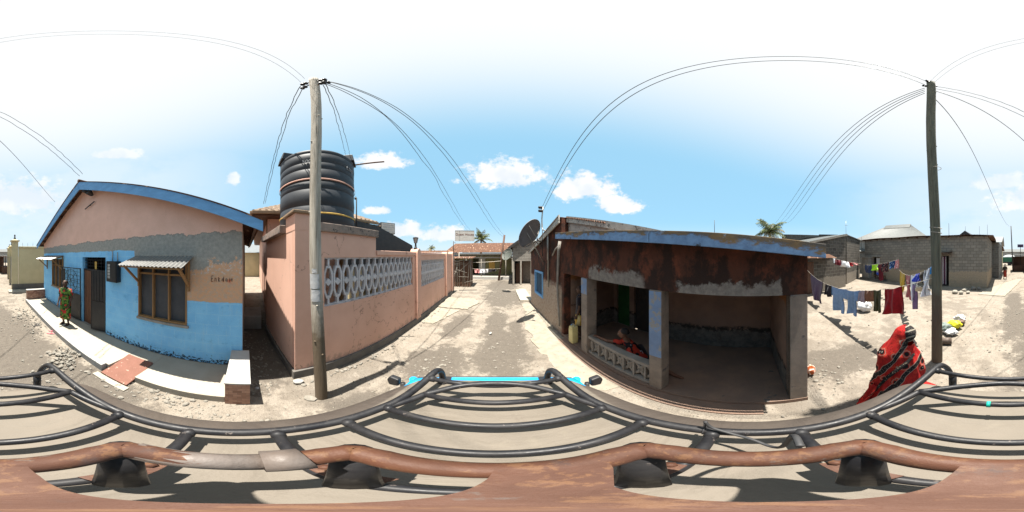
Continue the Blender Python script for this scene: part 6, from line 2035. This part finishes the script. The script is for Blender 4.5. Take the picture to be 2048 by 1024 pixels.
def woman_red():
    loc = V((1.50, -1.57, 0))
    t = person('person wrapped from head to foot in red and black printed cloth beside the vehicle', loc, 0)
    # local axes: away from the eye and to the picture's right
    aw = V((1.5, -1.57, 0)).normalized(); rt = V((aw.y, -aw.x, 0))
    face = (rt * .85 + aw * .45).normalized()
    def q(r, a, z): return rt * r + aw * a + V((0, 0, z))
    mb = MB()
    mb.loft([(q(.0, 0, z), rt * rx, aw * ry) for z, rx, ry in ((.75, .16, .12), (.9, .17, .13), (1.05, .15, .11), (1.2, .16, .11), (1.27, .11, .08), (1.31, .05, .05))], 18)
    limb(mb, [q(.03, 0, 1.28), q(.06, 0, 1.38)], [.052, .048])
    for s in (-1, 1):
        limb(mb, [q(s * .08, .0, .8), q(s * .10, -.04, .45)], [.09, .058]); limb(mb, [q(s * .10, -.04, .45), q(s * .10, .03, .07)], [.055, .034]); limb(mb, [q(s * .10, .03, .04), q(s * .10 + .1, -.04, .03)], [.036, .026])
        e = q(s * .185, -.02, 1.0); w = q(s * .10, -.10, .86)
        limb(mb, [q(s * .13, 0, 1.21), e], [.046, .036]); limb(mb, [e, w], [.038, .026]); hand(mb, w, w - e, V((0, 0, 1)), .7)
    pt = head(mb, q(.085, .0, 1.475), face)
    fuse(mb, 'body', M_skin2, t)
    eyes('eyes', pt, t)
    # main wrap: broad below, sweeping towards the picture's left
    mb = MB()
    rings = []
    for z, cr, ca, rr, ra, fd in ((.06, -.06, -.03, .36, .30, .10), (.20, -.04, -.02, .355, .29, .085), (.38, -.03, 0, .355, .27, .065), (.58, .0, 0, .325, .25, .05), (.78, .01, 0, .30, .23, .04),
                                  (.95, .01, 0, .30, .215, .035), (1.08, .0, 0, .275, .20, .03), (1.18, -.005, 0, .245, .185, .025), (1.27, .0, 0, .20, .16, .02), (1.34, .025, 0, .155, .14, .015)):
        rings.append((q(cr, ca, z), rt * rr, aw * ra, fd))
    mb.loft(finer(rings), 120, seed=1.7, freq=8, caps=False)
    creased(mb, 0, .06, 4.5, 2.0)
    w = mb.build('wrap_cloth', M_kanga, t)
    so = w.modifiers.new('thick', 'SOLIDIFY'); so.thickness = .006
    sb = w.modifiers.new('sub', 'SUBSURF'); sb.levels = 1; sb.render_levels = 1
    # head cloth falling from the crown over the shoulders and back
    mb = MB()
    rings = []
    for z, cr, ca, rr, ra, fd in ((.70, -.18, .02, .115, .20, .05), (.85, -.155, .02, .15, .225, .04), (1.0, -.12, .02, .175, .225, .035), (1.14, -.10, .01, .19, .215, .03), (1.26, -.055, .005, .165, .185, .025),
                                  (1.36, -.01, 0, .138, .155, .02), (1.45, .025, 0, .125, .132, .015), (1.52, .045, 0, .115, .118, .01), (1.57, .058, 0, .092, .095, .006), (1.60, .066, 0, .055, .058, 0), (1.612, .07, 0, .015, .016, 0)):
        rings.append((q(cr, ca, z), rt * rr, aw * ra, fd))
    mb.loft(finer(rings), 100, seed=.6, freq=7, caps=False)
    creased(mb, 0, .038, 5.0, 7.0)
    h = mb.build('head_cloth', M_kanga, t)
    so = h.modifiers.new('thick', 'SOLIDIFY'); so.thickness = .006
    mb = MB()
    mb.loft([(q(.10, -.01, 1.39), rt * .075, aw * .085), (q(.115, -.012, 1.44), rt * .098, aw * .108), (q(.12, -.012, 1.50), rt * .104, aw * .116), (q(.115, -.012, 1.555), rt * .092, aw * .104), (q(.105, -.01, 1.595), rt * .06, aw * .07), (q(.10, -.01, 1.612), rt * .02, aw * .02)], 32, amp=.012, freq=5)
    mb.build('head_scarf', M_scarf, t)
    # fold crossing the chest and the trailing hem
    mb = MB()
    pts = [q(.17, -.15, 1.20), q(.10, -.22, 1.12), q(-.02, -.25, 1.0), q(-.14, -.255, .84), (q(-.23, -.25, .66)), q(-.29, -.24, .48)]
    mb.tube(pts, [.02, .028, .03, .03, .026, .018], 12, squash=.55, dome=True)
    mb.build('shawl_edge', M_border, t)
    mb = MB()
    def tr(u, v):
        a = -1.1 + 2.0 * u
        p = q(-.30, -.10 + .02 * math.sin(9 * u), .55).lerp(q(-.50, -.25, .03), v)
        return p + aw * ((u - .5) * (.42 - .18 * v)) + V((0, 0, .035 * math.sin(u * 17 + v * 2) * (.4 + v))) + rt * (.03 * math.sin(u * 11))
    mb.grid(26, 14, tr)
    h = mb.build('trailing_hem', M_kanga, t)
    so = h.modifiers.new('thick', 'SOLIDIFY'); so.thickness = .006
    # bundled hem with a ring print at the picture's right
    mb = MB()
    mb.loft([(q(.33, -.10, z), rt * r, aw * r * .8) for z, r in ((.02, .10), (.12, .17), (.28, .19), (.42, .15), (.52, .06))], 30, amp=.05, freq=6)
    mb.build('gathered_hem', M_kanga, t)
woman_red()

# --- person in a flowered wrap at the blue house
def woman_print():
    p = GP(131, 648, .15)
    t = person('person in red and green flowered wrap with close cropped hair standing on the porch step', (p.x, p.y, .15), R(-60))
    mb = MB()
    pt = standing_body(mb, 1.62, {1: ((.22, .02, 1.06), (.19, .16, .84)), -1: ((-.235, -.02, 1.05), (-.22, .08, .82))}, face=(.1, 1, 0))
    fuse(mb, 'body', M_skin, t)
    eyes('eyes', pt, t)
    mb = MB(); c = V((0, .01, 1.517))
    mb.loft([(c + V((0, y, z)), V((rx, 0, 0)), V((0, ry, 0))) for z, y, rx, ry in ((.0, -.03, .079, .085), (.03, -.022, .081, .086), (.065, -.015, .075, .083), (.09, -.012, .058, .068), (.11, -.012, .026, .032))], 20)
    mb.build('hair', M_hair, t)
    mb = MB()
    R_ = [(.24, .19, .14, .09), (.4, .195, .145, .075), (.6, .20, .15, .055), (.8, .205, .155, .04), (.95, .195, .15, .03), (1.05, .18, .14, .03), (1.18, .185, .135, .025), (1.29, .195, .125, .02), (1.34, .175, .105, .015), (1.375, .10, .085, .01)]
    mb.loft([(V((0, .005, z)), V((rx, 0, 0)), V((0, ry, 0)), fd) for z, rx, ry, fd in R_], 48, seed=2.2, freq=7, caps=False)
    for s in (-1, 1): mb.tube([(s * .16, 0, 1.32), (s * .205, 0, 1.22), (s * .235, -.01, 1.12)], [.075, .07, .068], 14, caps=False)
    d = mb.build('wrap_dress', M_dressprint, t)
    so = d.modifiers.new('thick', 'SOLIDIFY'); so.thickness = .006
    for s in (-1, 1):
        mb = MB(); mb.prism([(s * .105 + .05 * math.cos(k * .5236) * (1 if 1 else 1), .05 + .14 * math.sin(k * .5236), .0) for k in range(12)], (0, 0, .018)); mb.build('sandal', M_black, t, bevel=.004)
woman_print()

# --- person standing in the porch shade
def boy():
    p = RH.w(4.74, -.34, .08)
    t = person('person in dark shirt and yellow shorts standing in the porch shade beside the pillar', p, R(55))
    mb = MB()
    pt = standing_body(mb, 1.66, {1: ((.24, .0, 1.08), (.16, .18, 1.05)), -1: ((-.24, -.02, 1.08), (-.25, .05, .84))}, {1: ((.12, .10, .48), (.10, .02, .08)), -1: ((-.11, .03, .47), (-.12, -.06, .08))})
    fuse(mb, 'body', M_skin, t); eyes('eyes', pt, t)
    mb = MB(); c = V((0, .01, 1.555))
    mb.loft([(c + V((0, y, z)), V((rx, 0, 0)), V((0, ry, 0))) for z, y, rx, ry in ((.0, -.03, .079, .085), (.03, -.022, .081, .086), (.065, -.015, .075, .083), (.09, -.012, .058, .068), (.11, -.012, .026, .032))], 20)
    mb.build('hair', M_hair, t)
    mb = MB()
    mb.loft([(V((0, .0, z)), V((rx, 0, 0)), V((0, ry, 0)), fd) for z, rx, ry, fd in ((.80, .195, .14, .03), (.95, .18, .13, .025), (1.1, .165, .12, .02), (1.24, .18, .125, .015), (1.34, .185, .115, .01), (1.39, .13, .085, .0), (1.42, .075, .068, 0))], 40, seed=1, caps=False)
    for s in (-1, 1): mb.tube([(s * .165, 0, 1.345), (s * .205, 0, 1.25), (s * .232, -.005, 1.14)], [.07, .066, .062], 14, caps=False)
    d = mb.build('shirt', F_black, t); so = d.modifiers.new('thick', 'SOLIDIFY'); so.thickness = .005
    mb = MB()
    mb.loft([(V((0, 0, z)), V((rx, 0, 0)), V((0, ry, 0)), .015) for z, rx, ry in ((.72, .20, .145), (.80, .19, .135), (.90, .18, .13))], 36, caps=False)
    for s, k in ((-1, (-.11, .03, .50)), (1, (.12, .10, .52))): mb.tube([(s * .092, 0, .82), V((s * .092, 0, .82)).lerp(V(k), .6), k], [.115, .112, .11], 18, caps=False)
    d = mb.build('shorts', fabric('yellow_print_cotton', (.60, .36, .04), (.45, .24, .02), ((.62, .52, .25), 50)), t); so = d.modifiers.new('thick', 'SOLIDIFY'); so.thickness = .005
boy()

# --- person leaning over the lattice parapet
def leaner():
    p = RH.w(3.0, -.45, .08)
    t = person('person in red top sitting in the porch with one arm along the lattice parapet', p, RH.rz)
    # local x runs along the wall (away), y towards the lane
    mb = MB()
    mb.loft([(V((x, y, z)), V((rx, 0, rx * .35)), V((0, ry, 0))) for x, y, z, rx, ry in ((-.30, -.05, .14, .17, .13), (-.26, -.04, .26, .17, .13), (-.18, .0, .40, .155, .12), (-.08, .04, .54, .165, .115), (-.02, .07, .63, .13, .09), (.01, .085, .68, .06, .055))], 18)
    limb(mb, [(.0, .08, .66), (.04, .10, .74)], [.055, .05])
    pt = head(mb, (.065, .12, .835), (.8, .55, -.15))
    # arm out along the top of the parapet, the hand on the pillar
    sh_, e, w = V((.08, .14, .60)), V((.34, .30, .585)), V((.60, .345, .60))
    limb(mb, [sh_, sh_.lerp(e, .5), e], [.05, .045, .038]); limb(mb, [e, e.lerp(w, .4), w], [.037, .035, .025]); hand(mb, w, (w - e), V((0, 0, -1)), .8)
    sh_, e, w = V((-.15, .17, .52)), V((-.30, .28, .36)), V((-.42, .20, .16))
    limb(mb, [sh_, e], [.048, .038]); limb(mb, [e, w], [.036, .025]); hand(mb, w, (w - e), V((0, -.3, -1)), .4)
    for hp, kn, an in ((V((-.32, -.12, .13)), V((.02, -.34, .30)), V((.20, -.30, .05))), (V((-.34, .04, .12)), V((-.72, -.02, .16)), V((-1.05, .02, .06)))):
        limb(mb, [hp, hp.lerp(kn, .5), kn], [.09, .078, .056]); limb(mb, [kn, kn.lerp(an, .35), an], [.055, .055, .034]); f = (an - kn); f.z = 0; f.normalize(); limb(mb, [an, an + f * .13 + V((0, 0, -.01))], [.036, .027])
    fuse(mb, 'body', M_skin2, t); eyes('eyes', pt, t)
    mb = MB()
    hf = V((.8, .55, -.15)).normalized()
    c = V((.065, .12, .835)) - hf * .02
    mb.loft([(c + V((0, 0, z)) - hf * b, V((rx, 0, 0)), V((0, rx * 1.05, 0))) for z, b, rx in ((.0, .03, .086), (.03, .02, .09), (.065, .012, .086), (.092, .01, .066), (.112, .01, .03))], 20)
    mb.build('hair', M_hair, t)
    mb = MB()
    mb.loft([(V((x, y, z)), V((rx, 0, rx * .35)), V((0, ry, 0)), .02) for x, y, z, rx, ry in ((-.30, -.05, .13, .20, .155), (-.26, -.04, .26, .195, .15), (-.18, .0, .40, .175, .14), (-.08, .04, .54, .18, .13), (-.02, .07, .63, .145, .105), (.005, .083, .665, .085, .075))], 36, caps=False)
    a, b = V((.06, .13, .60)), V((.22, .225, .59)); mb.tube([a, b], [.066, .062], 14, caps=False)
    a, b = V((-.14, .16, .53)), V((-.24, .24, .42)); mb.tube([a, b], [.064, .06], 14, caps=False)
    d = mb.build('red_top', printed('red_dark_print', (.36, .035, .02), [((.015, .012, .014), .50), ((.35, .33, .36), .66)], 8), t); so = d.modifiers.new('thick', 'SOLIDIFY'); so.thickness = .005
    mb = MB()
    for hp, kn in ((V((-.32, -.12, .14)), V((.0, -.33, .30))), (V((-.34, .04, .13)), V((-.70, -.02, .17)))): mb.tube([hp, hp.lerp(kn, .5), kn], [.115, .10, .085], 16, caps=False)
    mb.tube([(-.36, -.12, .14), (-.34, .06, .14)], .125, 14, dome=True)
    mb.build('shorts', F_black, t)
leaner()

# --- person walking up the back lane
def walker():
    p = P(2010, 556, 18.5)
    t = person('person in dark top and red wrap skirt walking up the back lane', (p.x, p.y, 0), R(-10))
    mb = MB()
    pt = standing_body(mb, 1.7, None, {1: ((.10, .10, .48), (.10, .14, .09)), -1: ((-.10, .0, .47), (-.10, -.20, .10))})
    fuse(mb, 'body', M_skin, t, .010); eyes('eyes', pt, t)
    mb = MB(); c = V((0, .01, 1.592))
    mb.loft([(c + V((0, y, z)), V((rx, 0, 0)), V((0, ry, 0))) for z, y, rx, ry in ((.0, -.03, .082, .088), (.04, -.02, .083, .088), (.09, -.012, .06, .07), (.115, -.012, .026, .032))], 18)
    mb.build('hair', M_hair, t)
    mb = MB(); mb.loft([(V((0, .0, z)), V((rx, 0, 0)), V((0, ry, 0)), fd) for z, rx, ry, fd in ((.22, .20, .20, .06), (.5, .20, .17, .04), (.8, .195, .15, .03), (1.0, .175, .13, .02))], 40, seed=1, caps=False)
    d = mb.build('wrap_skirt', fabric('brick_red_cotton', (.34, .05, .03), (.24, .03, .02)), t); so = d.modifiers.new('thick', 'SOLIDIFY'); so.thickness = .006
    mb = MB(); mb.loft([(V((0, .0, z)), V((rx, 0, 0)), V((0, ry, 0)), .015) for z, rx, ry in ((.97, .18, .135), (1.12, .165, .12), (1.26, .185, .125), (1.37, .18, .11), (1.42, .12, .08), (1.46, .07, .065))], 36, caps=False)
    for s in (-1, 1): mb.tube([(s * .165, 0, 1.38), (s * .21, 0, 1.26), (s * .235, -.01, 1.14)], [.07, .066, .062], 14, caps=False)
    d = mb.build('top', F_dark, t); so = d.modifiers.new('thick', 'SOLIDIFY'); so.thickness = .005
walker()

# ---------------------------------------------------------------- small things on the ground
def rock_mesh(mb, c, r, rn, flat=.6):
    """an angular chip of stone"""
    n, rows = 7, ((-.9, .35), (-.35, .9), (.3, .95), (.85, .5))
    a0 = rn.uniform(0, 6)
    sx, sy = rn.uniform(.7, 1.25), rn.uniform(.65, 1.1)
    ca, sa = math.cos(a0), math.sin(a0)
    vs = []
    for z, w in rows:
        for k in range(n):
            a = 2 * math.pi * k / n
            q = r * w * rn.uniform(.75, 1.1)
            x, y = q * math.cos(a) * sx, q * math.sin(a) * sy
            vs.append(V(c) + V((x * ca - y * sa, x * sa + y * ca, r * flat * (z + rn.uniform(-.12, .12)))))
    fs = [(i * n + k, i * n + (k + 1) % n, (i + 1) * n + (k + 1) % n, (i + 1) * n + k) for i in range(len(rows) - 1) for k in range(n)]
    fs += [tuple(reversed(range(n))), tuple((len(rows) - 1) * n + k for k in range(n))]
    mb.add(vs, fs)

def scatter(name, spots, mt, seed):
    rn = random.Random(seed); mb = MB()
    for (cx, cy, rx, ry, ang, n, r0, r1, pile) in spots:
        for _ in range(n):
            while True:
                x, y = rn.gauss(0, .45), rn.gauss(0, .45)
                if x * x + y * y < 1.2: break
            ca, sa = math.cos(ang), math.sin(ang)
            X = cx + x * rx * ca - y * ry * sa; Y = cy + x * rx * sa + y * ry * ca
            r = r0 + (r1 - r0) * rn.random() ** 2.2
            z = ground_z(X, Y) + r * .3 + pile * max(0, 1 - (x * x + y * y)) * rn.random()
            rock_mesh(mb, (X, Y, z), r, rn)
    o = mb.build(name, mt); tag(o, kind='stuff')
    return o
scatter('rubble', [(-1.42, -3.35, .75, .42, R(70), 190, .018, .062, .07), (-1.2, -5.6, 1.3, .4, R(80), 90, .015, .05, .02), (-1.62, -1.75, .5, .3, R(80), 50, .012, .05, 0), (-1.75, -.6, .7, .25, R(85), 60, .01, .035, 0),
                          (-2.6, .0, .6, .35, 0, 60, .01, .03, 0), (-3.8, .05, 1.2, .45, R(5), 120, .01, .04, 0), (-1.0, -6.8, 1.6, .8, R(80), 120, .015, .06, .02), (-.9, -2.6, 1.0, .9, 0, 90, .012, .05, 0), (-1.9, -1.2, .5, .2, R(85), 70, .015, .055, 0),
                   (-2.75, 2.6, 2.2, .10, R(97), 90, .012, .05, .02), (-3.2, 6.2, 2.4, .12, R(97), 80, .015, .06, .02), (1.45, 6.2, 2.4, .10, R(97), 70, .012, .05, .02), (2.6, -1.0, .7, .5, 0, 60, .012, .05, 0)], M_stone, 3)
scatter('gravel', [(0, 5.5, 1.8, 4, 0, 170, .012, .045, 0), (-1.4, 2.6, 1.2, 1.3, 0, 110, .012, .05, 0), (1.2, 2.2, 1, 1.6, 0, 60, .008, .03, 0), (3.2, -1.6, 2.2, 2.2, 0, 110, .010, .04, 0),
                   (.8, -5.5, 2.0, 3.5, 0, 120, .012, .04, 0), (-.3, -8, 1.5, 5, 0, 80, .012, .05, 0), (6, -6, 3, 3, 0, 80, .015, .06, 0), (-.6, 11, 1.8, 3, 0, 80, .015, .06, 0), (2.3, -3.8, .9, .9, 0, 60, .01, .03, 0)], M_stone, 4)

def rock(label, px, py, r, flat, seed, mt=None, name='stone', cat='stone'):
    p = GP(px, py, 0); rn = random.Random(seed); mb = MB(); rock_mesh(mb, (0, 0, 0), r, rn, flat)
    o = mb.build(name, mt or M_stone, None, bevel=r * .08); o.location = (p.x, p.y, r * flat * .7); tag(o, label, cat)
rock('rounded pale stone lying at the end of the white porch kerb', 194, 728, .065, .85, 1)
rock('flat pale chip of stone on the ground above the corner of the roof rack', 174, 744, .06, .3, 2)
rock('flat white slab of stone at the foot of the pale wooden pole', 621, 797, .09, .32, 5)
rock('white broken lump beside the corner of the pink wall', 596, 766, .09, .7, 6, M_white)
rock('small pale stone in front of the porch of the red house', 1566, 834, .028, .8, 7)
rock('pale lump of broken plaster in the middle of the lane', 981, 668, .07, .6, 8, M_white)
rock('scrap of white litter lying on the ground in the alley mouth', 515, 777, .05, .45, 9, M_paper)

def slipper(p, rz, mt, label, grp):
    t = thing('slipper', label, 'slipper', (p.x, p.y, .002), rz, grp)
    mb = MB()
    mb.prism([(.042 * math.cos(k * .314) * (1 if math.sin(k * .314) > 0 else .85), .125 * math.sin(k * .314), 0) for k in range(20)], (0, 0, .02)); mb.build('sole', mt, t, bevel=.004)
    mb = MB()
    for s in (-1, 1): mb.tube([(s * .04, -.01, .015), (s * .025, .03, .045), (0, .07, .018)], .007, 6)
    mb.build('strap', mt, t)
M_slip1, M_slip2 = plain('grey_foam_rubber', (.10, .09, .085)), plain('pink_foam_rubber', (.52, .16, .18))
a = GP(77, 649); slipper(a, R(60), M_slip1, 'grey slipper of the pair lying on the pale ground', 'grey pair of slippers'); slipper(a + V((.13, .1, 0)), R(75), M_slip1, 'grey slipper of the pair lying on the pale ground', 'grey pair of slippers')
a = GP(104, 663); slipper(a, R(50), M_slip2, 'pink slipper nearer the kerb end of the rubble', 'pink pair of slippers'); slipper(a + V((.10, .16, 0)), R(62), M_slip2, 'pink slipper nearer the white porch kerb', 'pink pair of slippers')

def crumple(name, label, cat, p, r, h, mt, seed, freq=6, amp=.16):
    mb = MB(); rn = random.Random(seed); o_ = rn.uniform(0, 20)
    n, m = 30, 16
    def f(u, v):
        a = 2 * math.pi * u; e = math.pi * (v - .5)
        d = V((math.cos(a) * math.cos(e), math.sin(a) * math.cos(e), math.sin(e)))
        w = 1 + amp * mnoise.noise(d * 1.8 + V((o_, 0, 0))) * 2 + amp * .9 * mnoise.noise(d * freq + V((0, o_, 0)))
        return V((d.x * r * w, d.y * r * w * .85, max(0, h * .5 + d.z * h * .5 * w)))
    mb.grid(n, m, f)
    o = mb.build(name, mt, None, weld=True); o.location = p; tag(o, label, cat)
    return o
M_bagy = plain('lemon_yellow_plastic', (.72, .66, .03), (.60, .54, .02), 6, .4, .3)
M_bagw = plain('white_plastic_sack', (.66, .66, .66), (.50, .50, .50), 6, .5, .4)
M_bagg = plain('grey_green_tarpaulin', (.19, .24, .21), (.13, .16, .14), 6, .6, .4)
crumple('plastic_bag', 'lemon yellow plastic bag on the ground right of the green pole', 'bag', GP(1909, 656), .25, .30, M_bagy, 3)
crumple('paper_sack', 'crumpled white paper sack behind the yellow bag', 'sack', GP(1920, 642), .22, .26, M_bagw, 5, 9, .25)
crumple('sack', 'pale grey sack tipped over beside the green pole', 'sack', GP(1900, 668), .24, .2, M_bagw, 8, 7, .2)
crumple('tarpaulin', 'crumpled grey green tarpaulin just behind the green pole', 'tarpaulin', GP(1890, 664), .22, .34, M_bagg, 9, 8, .22)
crumple('metal_bundle', 'shiny white bundle lying under the brown cloth', 'bundle', GP(1728, 622), .36, .52, M_bagw, 12, 5, .14)
p = GP(1891, 688)
t = thing('tin', 'dented brown tin lying on its side by the green pole', 'tin', (p.x, p.y, .11), R(30))
mb = MB(); mb.lathe([(.08, -.16), (.105, -.16), (.105, .0), (.10, .01), (.108, .16), (.09, .16)], 20, 0, MX.Rotation(R(90), 4, 'Y')); mb.build('can', plain('brown_tin', (.12, .085, .065), (.08, .06, .05), 5, .6, .2), t)
mb = MB(); mb.tube([(.16, .10 * math.cos(k * .4), .10 * math.sin(k * .4)) for k in range(16)], .006, 5, closed=True); mb.build('rim', M_metal, t)
p = GP(1918, 648)
t = thing('tin', 'small brown pot under the white paper sack', 'pot', (p.x - .1, p.y + .05, 0))
mb = MB(); mb.lathe([(.09, 0), (.13, .03), (.14, .16), (.12, .17)], 18); mb.build('pot_body', plain('brown_clay', (.14, .09, .06)), t)
mb = MB(); mb.tube([(.13 * math.cos(k * .4), .13 * math.sin(k * .4), .17) for k in range(16)], .012, 5, closed=True); mb.build('rim', M_darkwood, t)
rn = random.Random(21)
for k, (px, py, r, lab) in enumerate(((1910, 587, .28, 'pale stone at the left end of the heap before the tan block house'), (1922, 588, .26, 'pale stone in the middle of the heap before the tan block house'), (1936, 587, .22, 'pale stone at the right end of the heap before the tan block house'),
                                      (1929, 582, .24, 'pale stone at the back of the heap before the tan block house'))):
    rock(lab, px, py, r, .55, 30 + k, M_whitecement)
rock('grey block at the wall foot right of the plum curtain', 1947, 580, .3, .6, 41, M_block)
rock('grey block lying nearest the corner of the tan block house', 1958, 580, .25, .6, 42, M_block)

def basin():
    p = MH.w(10.45, .55, .18)
    t = thing('stool', 'low dark wooden bench under the blue basin by the far doorway', 'stool', p, MH.rz)
    mb = MB(); mb.box(-.75, .5, -.2, .2, .36, .42); mb.build('seat', M_darkwood, t)
    for x in (-.68, .42):
        for y in (-.15, .15): mb = MB(); mb.box(x - .03, x + .03, y - .03, y + .03, 0, .36); mb.build('leg', M_darkwood, t)
    b = thing('basin', 'bright blue plastic basin standing on the low bench', 'basin', p + V((0, 0, .42)))
    mb = MB(); mb.lathe([(.20, 0), (.24, .02), (.36, .22), (.38, .24), (.35, .23), (.22, .03)], 28, capb=True, capt=True); mb.build('bowl', fabric('blue_plastic', (.015, .09, .55), None, None, .4), b)
    mb = MB(); mb.tube([(.37 * math.cos(k * .2618), .37 * math.sin(k * .2618), .235) for k in range(24)], .014, 6, closed=True); mb.build('rim', F_blue, b)
basin()

p = RH.w(4.58, -.02, .08)
t = thing('jerrycan', 'cream plastic jerrycan standing at the sunny edge of the porch', 'jerrycan', p, RH.rz)
mb = MB(); mb.box(-.11, .11, -.09, .09, 0, .46); mb.prism([(-.11, -.09, .46), (.11, -.09, .46), (.06, -.09, .55), (-.09, -.09, .55)], (0, .18, 0)); mb.build('can_body', plain('cream_plastic', (.60, .52, .24), (.50, .42, .2), 4, .5, .1), t, bevel=.02)
mb = MB(); mb.tube([(-.08, 0, .54), (-.06, 0, .60), (.02, 0, .60), (.04, 0, .54)], .016, 8); mb.build('handle', M_whitecement, t)
mb = MB(); mb.lathe([(.03, .47), (.03, .52)], 12, 0, MX.Translation((.08, 0, .03))); mb.build('cap', M_fascia_blue, t)
crumple('striped_bag', 'small orange and white striped bag behind the end pillar of the red house', 'bag', GP(1621, 748), .10, .26, fabric('orange_stripe', (.52, .14, .05), (.42, .11, .04), ((.66, .6, .52), 60)), 17)

for k, (px, y0, y1, d, lab) in enumerate(((1429, 440, 480, 14, 'thin pole rising behind the worn blue fascia'), (1898, 446, 475, 19, 'tallest thin rod above the roof of the tan block house'), (1931, 452, 475, 26, 'short rod left of the small dark gable'),
                                       (1959, 452, 478, 27, 'short rod right of the small dark gable'), (1975, 449, 480, 24, 'slender rod above the corner of the tan block house'), (1723, 474, 500, 24, 'thin rod between the two dark block houses'))):
    p, q = P(px, y1, d), P(px, y0, d)
    mb = MB(); mb.tube([(0, 0, 0), (.02, .01, q.z - p.z)], .022, 6)
    o = mb.build('aerial_rod', M_iron); o.location = p; tag(o, lab, 'rod')
